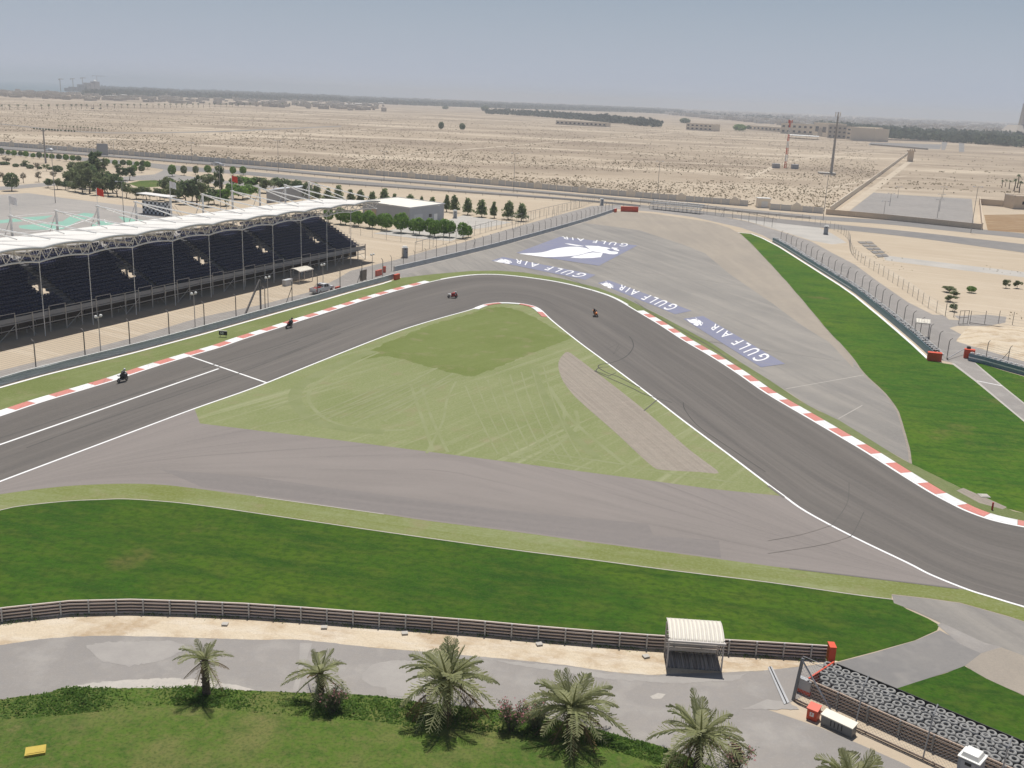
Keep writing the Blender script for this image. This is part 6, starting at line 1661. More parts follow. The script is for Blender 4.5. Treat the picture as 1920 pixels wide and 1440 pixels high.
toilet(P(853, 409), .2, "white portable toilet beside the grey building", "cabin_roof", 1.05)
toilet(P(1128, 385), .2, "white portable toilet at the far fence corner", "cabin_roof", 1.05)
toilet(P(1548, 439.5), -.35, "grey portable toilet with a white cap on the right apron", "grey_cladding", 1.15)
# ------------------------------------------------------------------ lamp posts
paint("lamp_steel", (0.36, 0.345, 0.325), 0.6, 0.1, 0.2, .5)
def lamp(px, top, label, heads=2, r=.11, arm=1.4, group=None, cat="lamp post"):
    b_ = P(*px); H = hz(b_, top)
    root = thing("lamp_post", label, cat, b_, 0, group)
    mb = MB(); mb.tube([(0,0,0), (0,0,H)], [r, r*.55], 6); obj("pole", mb, "lamp_steel", root, False)
    mb = MB(); mb.tube([(-arm if heads > 1 else 0, 0, H-.05), (arm, 0, H-.05)], .05, 5); obj("arm", mb, "lamp_steel", root, False)
    for sgn in ((-1, 1) if heads > 1 else (1,)):
        mb = MB(); mb.hexa([(sgn*arm-.35,-.2,H-.15), (sgn*arm+.35,-.2,H-.15), (sgn*arm+.35,.2,H-.15), (sgn*arm-.35,.2,H-.15), (sgn*arm-.3,-.14,H+.05), (sgn*arm+.3,-.14,H+.05), (sgn*arm+.3,.14,H+.05), (sgn*arm-.3,.14,H+.05)]); obj("lamp_head", mb, "white_metal", root, False)
HL = [((214,292),261),((360,304),267),((522,322),263),((720,338),283),((963,360),287),((1232,371),302),((1543,413),328),((1820,437),350)]
for i, (b_, t_) in enumerate(HL): lamp(b_, t_, "tall thin highway lamp post, %s from the left" % ordn(i), 2, .12, 1.2, "highway lamp posts")
lamp((104,381), 281, "tall lamp post at the left end of the car park"); lamp((233,419), 340, "lamp post in front of the painted car park patches"); lamp((414,394), 310, "double-headed lamp post among the dark trees")
for (b_, t_, lb) in (((1657,402),377,"court lamp post, front left"),((1668,386),362,"court lamp post, middle left"),((1683,371),350,"court lamp post, back left"),((1757,409),374,"court lamp post, front right"),((1761,396),364,"court lamp post, middle right"),((1767,372),350,"court lamp post, back right")):
    lamp(b_, t_, "floodlight pole on the grey courts, "+lb.split(', ')[1], 2, .10, 1.2, "floodlights on the grey courts")
def globe_lamp(px, top, label):
    b_ = P(*px); H = hz(b_, top); root = thing("globe_lamp", label, "lamp post", b_, math.atan2(SD.y, SD.x), "twin globe lamps below the grandstand")
    mb = MB(); mb.tube([(0,0,0), (0,0,H)], [.08, .05], 6); obj("pole", mb, "stand_steel", root, False)
    mb = MB(); mb.tube([(-.45,0,H-.1), (.45,0,H-.1)], .03, 4); obj("arm", mb, "stand_steel", root, False)
    for x in (-.45, .45):
        mb = MB(); mb.lathe([(.02, -.05), (.17, .02), (.23, .16), (.17, .32), (.02, .38)], (x, 0, H-.08), 10); obj("globe", mb, "cabin_roof", root, False, True)
for i, (b_, t_) in enumerate([((189,661),594),((366,613),551),((503,578),521),((606,546),497),((698,526),478)]): globe_lamp(b_, t_, "twin globe lamp behind the barrier, %s from the left" % ordn(i))
mb = MB(); a = P(489, 581); mb.beam(a, a + Vector((0,0,5.0)), .26, .26); root = thing("fence_strut", "thick leaning steel strut braced to a post below the grandstand", "post", a); obj("post", mb, "fence_steel", root)
mb = MB(); mb.beam(P(460, 589), a + Vector((0,0,5.2)), .24, .24); obj("strut", mb, "fence_steel", root)
# ------------------------------------------------------------------ boundary wall of panels and piers
paint("wall_panel", (0.66, 0.64, 0.60), 0.9, 0, 0.25, .4); paint("wall_pier", (0.86, 0.77, 0.64), 0.9, 0, 0.2, .4); paint("pale_wall", (0.74, 0.66, 0.54), 0.9, 0, 0.1, .4); paint("tan_wall", (0.66, 0.54, 0.41), 0.9, 0, 0.2, .3)
PM = MB(); PM.box((0, 0, 1.12), (2.9, .14, 2.24)); PME_ = PM.mesh("panel")
RM = MB(); RM.box((0, 0, 1.2), (.38, .34, 2.4)); RM.box((0, 0, 2.45), (.46, .42, .1)); RME = RM.mesh("pier")
AM = MB()
for (x0, x1, z) in ((-1.45, 1.45, 2.3), (-1.15, 1.15, 2.75), (-.72, .72, 3.1), (-.3, .3, 3.35)): AM.box(((x0+x1)/2, 0, z/2 + .0), (x1-x0, .16 + .01*z, z))
AME = AM.mesh("gable_panel")
def panel_wall(W, label, step, deco):
    root = thing("boundary_wall", label, "wall", W[0].copy()); L = plen(W)[-1]; n = int(L/step)
    for i in range(n):
        p, t = along(W, i*step); q, t2 = along(W, (i+.5)*step); rz = math.atan2(t.y, t.x)
        o = mobj("pier", RME, "wall_pier", root); o.location = p - root.location; o.rotation_euler = (0, 0, rz)
        if i % deco == deco//2:
            o = mobj("gable_panel", AME, "wall_pier", root); o.location = q - root.location; o.rotation_euler = (0, 0, math.atan2(t2.y, t2.x)); o.scale = (step/3.3, 1, 1)
        else:
            o = mobj("panel", PME_, "wall_panel", root); o.location = q - root.location; o.rotation_euler = (0, 0, math.atan2(t2.y, t2.x)); o.scale = (step/3.0*.94, 1, 1)
    return root
panel_wall(G([(-60, 269), (0, 273.5), (240, 291.5), (437, 307), (640, 323.5), (960, 350), (1123, 364.5), (1273, 377), (1403, 387)]), "long grey boundary wall of panels and stepped gables beside the highway", 3.5, 6)
panel_wall(G([(1443, 393), (1547, 401)]), "short stretch of panelled boundary wall right of the gatehouse", 3.9, 5)
def plain_wall(px, h, label, mat, seg):
    W = G(px); root = thing("compound_wall", label, "wall", W[0].copy()); L = plen(W)[-1]; n = max(1, int(L/seg))
    for i in range(n):
        a, t = along(W, L*i/n); b_, t2 = along(W, L*(i+1)/n - .06); mb = MB(); mb.beam(a + Vector((0,0,h/2)), b_ + Vector((0,0,h/2)), .22, h*(1 + .02*(i % 2))); obj("wall_section", mb, mat, root)
    return root
plain_wall([(1548, 402), (1670, 413), (1840, 431)], 1.95, "plain tan wall in front of the grey courts", "tan_wall", 9.5)
plain_wall([(1841, 431), (1836, 378)], 2.3, "tan wall running away from the highway at the right", "tan_wall", 20)
plain_wall([(1556, 398), (1630, 344), (1702, 290)], 2.2, "thin pale wall running diagonally across the desert", "pale_wall", 14)
plain_wall([(1835, 384), (1892, 388.5)], 2.6, "tan compound wall left of the flat house", "tan_wall", 12)
root = thing("gatehouse", "small square gatehouse in the gap of the boundary wall", "building", P(1430, 389))
mb = MB(); mb.box((0, 0, 1.7), (4.6, 3.5, 3.4)); obj("wall", mb, "wall_pier", root, False); mb = MB(); mb.box((0, 0, 3.5), (5.0, 4.0, .25)); obj("roof", mb, "wall_panel", root, False); mb = MB(); mb.box((.2, -1.77, 1.3), (2.4, .06, 2.3)); obj("door", mb, "white_metal", root, False)
root = thing("flat_house", "flat roofed tan house at the right edge", "building", P(1925, 392)); mb = MB(); mb.box((0, 2, 2.6), (14, 9, 5.2)); obj("wall", mb, "tan_wall", root, False)
mb = MB(); mb.box((-2.9, -2.52, 2.6), (1.1, .08, 1.3)); obj("window", mb, "dark_glass", root, False); mb = MB()
for (x, y, sx, sy) in ((0, -2.35, 14.1, .3), (0, 6.35, 14.1, .3), (-6.9, 2, .3, 9.0), (6.9, 2, .3, 9.0)): mb.box((x, y, 5.4), (sx, sy, .42))
obj("parapet", mb, "wall_pier", root, False)
# guard rails of the highway
for px, lb in (([(-60, 278), (240, 299.5), (437, 316), (640, 335), (873, 353.5), (1107, 373), (1317, 393.5), (1520, 413)], "low rail along the highway median"), ([(560, 344), (640, 348), (873, 364), (1107, 381), (1200, 390)], "low rail on the near side of the highway")):
    fence("highway_rail", lb, G(px), 7.0, .95, 2, "fence_steel", .07, top_rail=.12, wire_r=.09, z0=.55)
# ------------------------------------------------------------------ aluminium bleacher
a, b_ = P(1217, 392), P(1312, 402); rz = math.atan2((b_-a).y, (b_-a).x); L_ = (b_-a).length
bl = thing("bleacher", "small open aluminium bleacher behind the far runoff", "bleacher", a, rz)
for k in range(4):
    mb = MB(); mb.box((L_/2, .6 + k*.85, 1.5 + k*.55), (L_, .60, .14)); obj("bench", mb, "white_metal", bl, False)
    mb = MB(); mb.box((L_/2, .1 + k*.85, 1.15 + k*.55), (L_, .45, .07)); obj("footboard", mb, "galvanised_dark", bl, False)
for k in range(13):
    x = L_*k/12; mb = MB(); mb.tube([(x, .3, 0), (x, .3, 1.1)], .05, 5); mb.tube([(x, 3.1, 0), (x, 3.1, 3.1)], .05, 5); mb.tube([(x, .1, 1.0), (x, 3.2, 3.1)], .05, 5); obj("leg_frame", mb, "galvanised", bl, False)
# ------------------------------------------------------------------ masts
b_ = P(1472, 315); H = hz(b_, 226); rm = thing("radio_mast", "red and white banded radio mast on the desert", "mast", b_)
for k in range(7):
    mb = MB(); z0, z1 = H*k/7, H*(k+1)/7
    for a in range(3): an = a*2.094; r0, r1 = .85*(1-.55*k/7), .85*(1-.55*(k+1)/7); mb.tube([(math.cos(an)*r0, math.sin(an)*r0, z0), (math.cos(an)*r1, math.sin(an)*r1, z1)], .16, 4)
    for q in range(3):
        za, zb = z0 + (z1-z0)*q/3, z0 + (z1-z0)*(q+1)/3
        for a in range(3): an, bn_ = a*2.094, (a+1)*2.094; mb.tube([(math.cos(an)*.7, math.sin(an)*.7, za), (math.cos(bn_)*.6, math.sin(bn_)*.6, zb)], .09, 3)
    obj("mast_section", mb, "signal_red" if k % 2 == 0 else "white_metal", rm, False)
mb = MB()
for a in range(3): mb.box((math.cos(a*2.1)*1.2, math.sin(a*2.1)*1.2, H-.6), (.5, .3, 2.0), a*2.1)
obj("antenna", mb, "signal_red", rm, False)
root = thing("equipment_cabin", "two grey equipment cabins at the foot of the red and white mast", "cabin", P(1474, 316))
for (x, w) in ((-6.5, 4.5), (5.5, 4.2)): mb = MB(); mb.box((x, .5, 1.3), (w, 3, 2.6)); mb.box((x, .5, 2.7), (w+.3, 3.3, .2)); obj("cabin", mb, "grey_cladding", root, False)
b_ = P(1558, 327); H = hz(b_, 210); rm = thing("antenna_mast", "tall thick grey antenna mast on the desert", "mast", b_)
mb = MB(); mb.tube([(0,0,0), (0,0,H*.55), (0,0,H)], [.85, .62, .4], 10); obj("pole", mb, "lamp_steel", rm, False)
for k in range(3):
    mb = MB(); an = k*2.094 + .4
    mb.box((math.cos(an)*1.5, math.sin(an)*1.5, H-1.3), (.5, .35, 2.6), an); mb.tube([(0,0,H-1.3), (math.cos(an)*1.5, math.sin(an)*1.5, H-1.3)], .1, 4); obj("antenna", mb, "truss_white", rm, False)
mb = MB(); mb.lathe([(1.3, 0), (1.3, .15)], (0, 0, H-2.9), 10); obj("platform", mb, "lamp_steel", rm, False)
mb = MB(); a = P(1536, 326); b2 = P(1568, 328); d = Vector((1.5, 9.0, 0)); mb.prism([a, b2, b2+d, a+d], 0, .9); tag(obj("plinth", mb, "concrete_pad"), "low concrete plinth in front of the thick antenna mast", "plinth")
b_ = P(86, 306); H = hz(b_, 245); rm = thing("antenna_mast", "thick grey mast rising from the far left sand by the highway", "mast", b_); mb = MB(); mb.tube([(0,0,0), (0,0,H)], [.45, .3], 8); obj("pole", mb, "lamp_steel", rm, False); mb = MB(); mb.box((0,0,H), (1.6, .4, .5)); obj("antenna", mb, "lamp_steel", rm, False)
# billboard by the wall
b_ = P(193, 294); root = thing("billboard", "pale blank billboard back standing by the boundary wall", "billboard", b_)
mb = MB(); mb.box((0, 0, 3.6), (5.5, .2, 5.6)); obj("board", mb, "grey_cladding", root, False)
for x in (-2, 2): mb = MB(); mb.tube([(x, .2, 0), (x, .2, 4)], .15, 5); obj("post", mb, "lamp_steel", root, False)
# ------------------------------------------------------------------ small things near the track
b_ = P(418.5, 632); d = P(424, 633) - P(413, 626); root = thing("distance_board", "black distance board with white number fifty on the verge", "sign", b_, math.atan2(SD.y, SD.x) - 1.25)
mb = MB(); mb.box((0, 0, .62), (1.25, .12, .62)); obj("board", mb, "bike_black", root, False); mb = MB(); mb.box((0, 0, .945), (1.27, .14, .03)); obj("top_edge", mb, "white_metal", root, False)
for x in (-.45, .45): mb = MB(); mb.box((x, 0, .16), (.06, .06, .32)); obj("leg", mb, "galvanised", root, False)
uv, fs = text_mesh("50", .03, 1.05); mb = MB(); mb.v = [(-.42 + u*.52, -.066, .44 + v*.36) for u, v in uv]; mb.f = fs; obj("number", mb, "lettering_white", root, False)
# kit beside the chain link fence
a = P(1524, 1347); rz = math.atan2(fd.y, fd.x) + .1
root = thing("red_box", "red fire point box with a white sign by the chain link fence", "box", a, rz); mb = MB(); mb.hexa([(-.32,-.28,0), (.32,-.28,0), (.32,.28,0), (-.32,.28,0), (-.32,-.28,.72), (.32,-.28,.72), (.32,.28,.86), (-.32,.28,.86)]); obj("box", mb, "signal_red", root, False)
mb = MB(); mb.hexa([(-.36,-.33,.72), (.36,-.33,.72), (.36,.32,.87), (-.36,.32,.87), (-.36,-.33,.76), (.36,-.33,.76), (.36,.32,.91), (-.36,.32,.91)]); obj("lid", mb, "signal_red", root, False); mb = MB(); mb.box((0, -.29, .42), (.26, .02, .28)); sg = obj("sign", mb, "white_metal", root, False)
uv, fs = text_mesh("F", .02); mb = MB(); mb.v = [(-.05 + u*.1, -.304, .33 + v*.18) for u, v in uv]; mb.f = fs; obj("letter", mb, "signal_red", sg, False)
a = P(1571, 1367); root = thing("equipment_chest", "long grey chest with a pale lid beside the chain link fence", "chest", a, math.atan2(fd.y, fd.x)); mb = MB(); mb.box((0, 0, .34), (2.0, .62, .62)); obj("chest", mb, "galvanised_dark", root, False); mb = MB(); mb.hexa([(-1.04,-.36,.64), (1.04,-.36,.64), (1.04,.36,.74), (-1.04,.36,.74), (-1.04,-.36,.70), (1.04,-.36,.70), (1.04,.36,.80), (-1.04,.36,.80)]); obj("lid", mb, "shelter_roof", root, False)
for x in (-.35, -.12, .12, .35): mb = MB(); mb.box((x, -.318, .36), (.05, .02, .36)); obj("dark_stroke", mb, "dark_void", root, False)
mb = MB(); a, b_, c, d = P(1439.5, 1252), P(1447, 1250.5), P(1480, 1318), P(1470, 1322); mb.poly([a, b_, c, d], .06); root = thing("drain_grate", "narrow steel drain channel crossing the service road", "drain", a); obj("channel", mb, "galvanised", root)
m2 = MB(); m2.beam((a+b_)/2 + Vector((0,0,.075)), (c+d)/2 + Vector((0,0,.075)), .06, .03); obj("slot", m2, "dark_void", root)
for i, (x, y) in enumerate([(422, 1172), (608, 1178), (759, 1189), (1011, 1209.5), (1211, 1232.5)]):
    mb = MB(); mb.box((0, 0, .04), (.40, .36, .12)); mb.box((0, 0, .115), (.43, .40, .04)); o = obj("cable_pit", mb, "concrete_pad"); o.location = P(x, y); o.rotation_euler = (0, 0, .1*i); tag(o, "square concrete cable pit on the sand strip, %s from the left" % ordn(i), "cable pit", "cable pits on the sand strip")
paint("yellow_foam", (0.50, 0.37, 0.07), 0.8, 0, 0.3, 2); mb = MB(); mb.box((0, 0, .09), (1.05, .75, .16)); mb.box((.02, .02, .18), (.9, .6, .03)); o = obj("yellow_mat", mb, "yellow_foam"); o.location = P(67, 1411); o.rotation_euler = (.03, 0, .35); tag(o, "yellow foam block lying on the lawn at the lower left", "mat")
mb = MB(); mb.box((0, 0, .03), (.95, .95, .06)); mb.box((0, 0, .07), (.62, .62, .03)); o = obj("drain_cover", mb, "concrete_pad"); o.location = P(1845, 930); tag(o, "square drain cover on the right hand grass", "drain")
mb = MB(); mb.tube([(0,0,0), (0,0,.75)], .09, 8); mb.tube([(0,0,.2), (0,0,.32)], .10, 8); o = obj("marker_post", mb, "bike_red"); o.location = P(1860, 956); tag(o, "short red marker post beside the exit kerb", "post")
a = P(762/2 - 0, 0) if False else P(538, 534); mb = MB(); mb.box((0, 0, .55), (2.2, .8, 1.1)); mb.box((0, 0, 1.12), (2.3, .9, .06)); o = obj("storage_bin", mb, "door_grey"); o.location = P(539, 535); o.rotation_euler = (0, 0, math.atan2(SD.y, SD.x)); tag(o, "grey storage bin on the sand under the grandstand front", "bin")
a = P(681, 529); root = thing("canvas_screen", "torn brown canvas screen tied behind the barrier", "screen", a, math.atan2(SD.y, SD.x)); mb = MB()
for i in range(6):
    for j in range(5): mb.v.append((-1.2 + 2.4*i/5 + (.15 if j > 3 else 0), .08*math.sin(i*1.7+j), .3 + 2.1*j/4 + .08*math.sin(i*2.3)))
for i in range(5):
    for j in range(4): k = i*5+j; mb.f.append((k, k+5, k+6, k+1))
paint("brown_canvas", (0.22, 0.17, 0.12), 0.9, 0, 0.3, 2); obj("canvas", mb, "brown_canvas", root, False, True)
for x in (-1.15, 1.15): mb = MB(); mb.tube([(x, 0, 0), (x, 0, 2.5)], .04, 5); obj("pole", mb, "fence_steel", root, False)
a = P(633.5, 545.5); mb = MB(); mb.box((0, 0, .45), (1.5, .3, .8)); mb.box((0, 0, .1), (1.6, .5, .2)); o = obj("water_barrier", mb, "signal_red"); o.location = a; o.rotation_euler = (0, 0, math.atan2(SD.y, SD.x)); tag(o, "small red water barrier in front of the white pickup", "barrier")
# gridded pads on the right sand: four by two slabs
for r in range(5):
    for c in range(2):
        q = [(1606, 452.5), (1634, 452.5), (1668, 482), (1648, 484)]
        def bl_(u, v): return quadmap([q[3], q[2], q[1], q[0]], u, v)
        mb = MB(); u0, u1, v0, v1 = c*.5+.03, c*.5+.47, r*.2+.03, r*.2+.17; mb.prism([bl_(u0, v0), bl_(u1, v0), bl_(u1, v1), bl_(u0, v1)], 0, .12); root_ = None
        o = obj("concrete_slab", mb, "highway_tarmac"); tag(o, "grey concrete slab on the right sand, %s row from the front, %s one" % (ordn(r), "left" if c == 0 else "right"), "slab", "grid of slabs on the right sand")
# ------------------------------------------------------------------ far palms along the desert roads
def small_palm_mesh(seed):
    rng = random.Random(seed); mb = MB()
    for i in range(26):
        a = rng.uniform(0, 6.28); e = rng.uniform(-.5, .9); L = rng.uniform(.7, 1.0)
        pts = []
        for k in range(5):
            t = k/4; pts.append(Vector((math.cos(a)*L*t*math.cos(e*.6), math.sin(a)*L*t*math.cos(e*.6), math.sin(e)*L*t - .55*L*t*t)))
        sd_ = Vector((-math.sin(a), math.cos(a), 0))
        A = [p - sd_*.14*math.sin(math.pi*min(1, .2+.8*k/4)) for k, p in enumerate(pts)]; B = [p + sd_*.14*math.sin(math.pi*min(1, .2+.8*k/4)) for k, p in enumerate(pts)]
        mb.strip(A, B)
    return mb.mesh("crown")
SPM = [small_palm_mesh(i) for i in range(3)]
tk_ = MB(); tk_.tube([(0,0,0), (.05,0,.5), (0,0,1)], [.06, .045, .04], 6); SPT = tk_.mesh("trunk")
def far_palm(px, hpx, wpx, label, group, i, bare=False):
    b_ = P(*px); k = ppm(b_); H = hpx/k; w = wpx/k/2
    root = thing("palm_tree", label, "palm tree", b_, i*1.7, group)
    t = mobj("trunk", SPT, "palm_bark", root); t.scale = (H*.75, H*.75, H*.85)
    if not bare:
        c = mobj("crown", SPM[i % 3], "leaf_dark", root); c.location = (0, 0, H*.82); c.scale = (w, w, w*1.1)
PX = [4,18,34,50,64,78,92,108,120,134,143,153,163,176,189,202,215,228,240,252,264,276,287,298,309,320,331,341,351,362,372,382,393,403,414,425,436,447,458,469,481,493,505,517,530,543,556,570,585,600]
for i, x in enumerate(PX):
    y = 206 - x*.012; hh = 10.5 - x*.006
    far_palm((x, y), hh, 8.5 - x*.004, "far palm on the desert road, %s from the left" % ordn(i), "palms along the far desert road", i, i % 9 == 4)
for i in range(13):
    x = 111 + i*6.8; far_palm((x, 241.5 + i*.55), 8, 6, "small palm above the bend of the near desert road, %s from the left" % ordn(i), "small palms by the near desert road", i)
for i in range(14):
    x = 64 + i*5.6 + (i > 9)*3; tree((x, 243 + i*.36), 3.4, 3, 'round', "leaf_dark", "tiny round shrub below the desert road, %s from the left" % ordn(i), "tiny shrubs below the desert road", "road_shrub", .1, "shrub")
for i, (x, y, h, w) in enumerate([(1878, 352, 16, 9), (1885, 350, 15, 9), (1892, 354, 18, 11), (1901, 358, 26, 14), (1907, 352, 28, 14), (1911, 361, 24, 14)]):
    far_palm((x, y), h, w, "palm behind the flat house, %s from the left in the clump" % ordn(i), "palm clump behind the flat house", i)
# ------------------------------------------------------------------ woods and town that read as one mass
blob = MB(); rr_ = random.Random(1)
def blobs(mb, p, r, h, rng, n=9):
    for i in range(n):
        a = rng.uniform(0, 6.28); e = rng.uniform(-.2, 1.0); q = r*rng.uniform(.3, 1)
        c = p + Vector((math.cos(a)*q, math.sin(a)*q, h*(.35 + .55*e*rng.random())))
        leafq(mb, c, r*rng.uniform(.7, 1.2), Vector((rng.uniform(-1,1), rng.uniform(-1.4,.2), rng.uniform(.2, 1))), rng, .8)
def wood(base, depth, n, r, h, seed, mat, label, w0=1.0):
    rng = random.Random(seed); mb = MB(); B = G(base); L = plen(B)[-1]
    for i in range(n):
        p, t = along(B, L*rng.random()); p = p.copy(); q = rng.random()**1.6
        v = Vector((p.x, p.y, 0)).normalized(); p += v*depth*q*rng.uniform(.6, 1.0); p.z = 0
        s_ = rng.uniform(.7, 1.3)*(1 + .4*q); blobs(mb, p, r*s_, h*rng.uniform(.6, 1.15), rng, 10)
    return tag(obj("woodland", mb, mat), label, "woodland", None, 'stuff')
leafmat("leaf_far", (0.040, 0.058, 0.030), (0.060, 0.078, 0.040), (0.026, 0.038, 0.020))
leafmat("leaf_far_green", (0.046, 0.074, 0.030), (0.070, 0.100, 0.038), (0.028, 0.046, 0.020))
wood([(165, 179), (300, 181), (420, 185), (560, 189), (640, 191.5)], 4200, 1500, 17, 11, 1, "leaf_far", "long dark plantation below the sea on the left horizon")
wood([(640, 191.5), (760, 197), (880, 201), (1000, 205), (1100, 208), (1200, 211), (1280, 215)], 4500, 2000, 15, 10, 2, "leaf_far", "long dark plantation along the middle of the horizon")
wood([(1280, 217), (1400, 222), (1480, 228)], 1500, 260, 12, 8, 8, "leaf_far", "thin scattered trees before the far town")
wood([(913, 214), (960, 216), (1010, 219), (1053, 222), (1100, 226), (1150, 231), (1200, 236), (1233, 239)], 330, 620, 7, 12, 3, "leaf_far", "dark wood behind the long low desert building")
wood([(1530, 246), (1600, 252), (1680, 260), (1767, 266), (1842, 271), (1920, 277), (1990, 283)], 900, 1500, 8, 13, 4, "leaf_far_green", "dense green wood at the right beyond the palace")
wood([(1905, 262), (1960, 265)], 200, 60, 7, 9, 6, "leaf_far_green", "green trees at the foot of the tower on the right edge")
# individual taller trees are part of the masses above; the town is a field of small pale houses
paint("town_wall", (0.50, 0.45, 0.38), 0.9, 0, 0.3, .02); paint("town_white", (0.66, 0.63, 0.58), 0.9, 0, 0.2, .02)
for mat_, seed, n, lb in (("town_wall", 21, 1300, "pale town of low houses spread along the right horizon"), ("town_white", 22, 600, "scattered white houses in the town on the right horizon")):
    rng = random.Random(seed); mb = MB()
    for i in range(n):
        x = 1240 + 760*rng.random()**.9; hy = 146 + .041*x; y = hy + 9 + 24*rng.random()**1.2*(.35 + .65*min(1, max(0, (x-1240)/300)))
        p = P(x, y); s_ = rng.uniform(8, 22); hh = rng.uniform(4, 11)
        mb.box((p.x, p.y, hh/2), (s_, s_*rng.uniform(.6, 1.3), hh), rng.uniform(0, 1.5))
        if rng.random() < .4: mb.box((p.x+s_*.2, p.y, hh+1.2), (s_*.4, s_*.4, 2.4), 0)
    tag(obj("far_town", mb, mat_), lb, "town", None, 'stuff')
rng = random.Random(31); mb = MB()
for i in range(420):
    x = rng.uniform(-40, 340) if i < 260 else rng.uniform(340, 720); hy = 146 + .041*x; y = hy + (24 + 12*rng.random() if x < 170 else 20 + 14*rng.random())
    p = P(x, y); s_ = rng.uniform(6, 18); hh = rng.uniform(3, 8)
    mb.box((p.x, p.y, hh/2), (s_, s_*rng.uniform(.5, 1.2), hh), rng.uniform(0, 1.5))
tag(obj("far_village", mb, "town_wall"), "pale low village houses in front of the left plantation", "village", None, 'stuff')
# ------------------------------------------------------------------ building site with cranes on the left horizon
paint("site_concrete", (0.34, 0.31, 0.29), 0.9, 0, 0.2, .02); paint("crane_paint", (0.34, 0.26, 0.17), 0.7, 0, 0.2, .1)
a = P(147, 172); k = ppm(a); cs = thing("unfinished_complex", "unfinished concrete complex with a white dome on the left horizon", "building", a)
for nm, x, w, z0, h, dy in (("block", -6, 4.5, 0, 5.5, 60), ("block", -8.5, 10.5, 0, 8.5, 0), ("block", 4.5, 11, 0, 12, 40), ("block", 12, 18, 0, 13.5, 0), ("block", 15, 14, 0, 17, 30), ("tower", 19, 9, 0, 19.5, 60), ("block", -20, 18, 0, 6, 30)):
    mb = MB(); mb.box((x/k, dy, h/k/2), (w/k, 40, h/k)); obj(nm, mb, "site_concrete", cs, False)
for i in range(14):
    mb = MB(); mb.box(((5 + i*1.2)/k, -20.3, (4 + (i % 3)*3)/k), (.7/k, 1.0, 1.6/k)); obj("window", mb, "dark_void", cs, False)
mb = MB(); R_ = 3.6/k; mb.lathe([(R_*math.cos(t*.26), R_*.8*math.sin(t*.26)) for t in range(7)], (19/k, 60, 19.5/k), 14); obj("dome", mb, "cabin_roof", cs, False, True)
for i, (x, base, top, j0, j1) in enumerate([(114, 171, 147.5, -2, 7), (138, 171, 147, -4, 4), (156, 171, 145.5, -3, 6), (183, 168, 142, -8, 14)]):
    b_ = P(x, base+1); k = ppm(b_); H = (base-top)/k
    cr = thing("tower_crane", "tower crane over the unfinished complex, %s from the left" % ordn(i), "crane", b_, .1*i, "tower cranes on the left horizon")
    mb = MB(); mb.beam((0,0,0), (0,0,H), 1.8, 1.8); obj("tower", mb, "crane_paint", cr, False)
    mb = MB(); mb.beam((j0/k, 0, H-1), (j1/k, 0, H-1), 1.5, 1.5); mb.beam((0,0,H), (j1/k*.7, 0, H-.6), .5, .5); obj("jib", mb, "crane_paint", cr, False)
    mb = MB(); mb.box((j0/k*.9, 0, H-2.5), (3.5, 2.5, 3.5)); obj("counterweight", mb, "site_concrete", cr, False)
# ------------------------------------------------------------------ palace / school blocks at the right
paint("palace_wall", (0.78, 0.68, 0.54), 0.9, 0, 0.15, .05); paint("palace_shade", (0.46, 0.40, 0.33), 0.9, 0, 0.15, .05)  # palace_shade: darker copy of palace_wall, the link block's shade put into its colour
def block(px0, px1, top, depth, label, rows, cols, mat="palace_wall", arch=False, extra=None, name="palace_block"):
    a, b_ = P(*px0), P(*px1); H = hz(a, top); d = b_-a; L = d.length; rz = math.atan2(d.y, d.x)
    root = thing(name, label, "building", a, rz)
    mb = MB(); mb.box((L/2, depth/2, H/2), (L, depth, H)); obj("wall", mb, mat, root, False)
    mb = MB(); mb.box((L/2, .3, H+.5), (L, .6, 1.0)); mb.box((L/2, depth-.3, H+.5), (L, .6, 1.0)); mb.box((.3, depth/2, H+.5), (.6, depth-1.2, 1.0)); mb.box((L-.3, depth/2, H+.5), (.6, depth-1.2, 1.0)); obj("parapet", mb, mat, root, False)
    for r in range(rows):
        for c in range(cols):
            x = L*(c+.5)/cols; z = H*(r+.55)/rows; w_ = L/cols*.45; h_ = H/rows*.42
            mb = MB(); mb.box((x, -.06, z), (w_, .3, h_)); obj("window", mb, "dark_glass", root, False)
            mb = MB(); mb.box((x, -.25, z-h_/2-.12), (w_*1.1, .5, .22)); obj("sill", mb, mat, root.children[-1], False)
    if arch:
        mb = MB(); pts = [(L*.5 + math.cos(t*math.pi/8)*L*.16, -.35, H*.28 + math.sin(t*math.pi/8)*H*.42) for t in range(9)]
        pts = [(L*.66, -.35, 0)] + pts + [(L*.34, -.35, 0)]
        n = len(pts); mb.v += pts; mb.f.append(tuple(range(n))); obj("entrance_arch", mb, "palace_shade", root, False)
    return root
block((1585, 261), (1638, 265.5), 239.5, 22, "cream three storey palace block nearest the green wood", 3, 5)
block((1638.5, 265.5), (1653, 263), 242, 30, "short side block of the cream palace at its right end", 3, 2)
block((1551, 258.5), (1586, 260.5), 236, 30, "shaded link block between the two palace wings", 3, 4, "palace_shade")
block((1524, 254), (1551, 257.5), 230.5, 26, "palace wing with the large pointed arch", 1, 2, "palace_wall", True)
block((1463, 250), (1524, 253.5), 232, 26, "long left wing of the cream palace", 2, 6)
block((1404, 243), (1463, 247.5), 236, 18, "low pale annex left of the palace", 1, 8)
block((1042, 233), (1137, 238), 226.5, 16, "long low cream building in front of the dark wood", 1, 12, name="low_building")
block((1286, 243), (1335, 246), 231.5, 20, "pale flat roofed building on the desert left of the mast", 2, 6, name="flat_building")
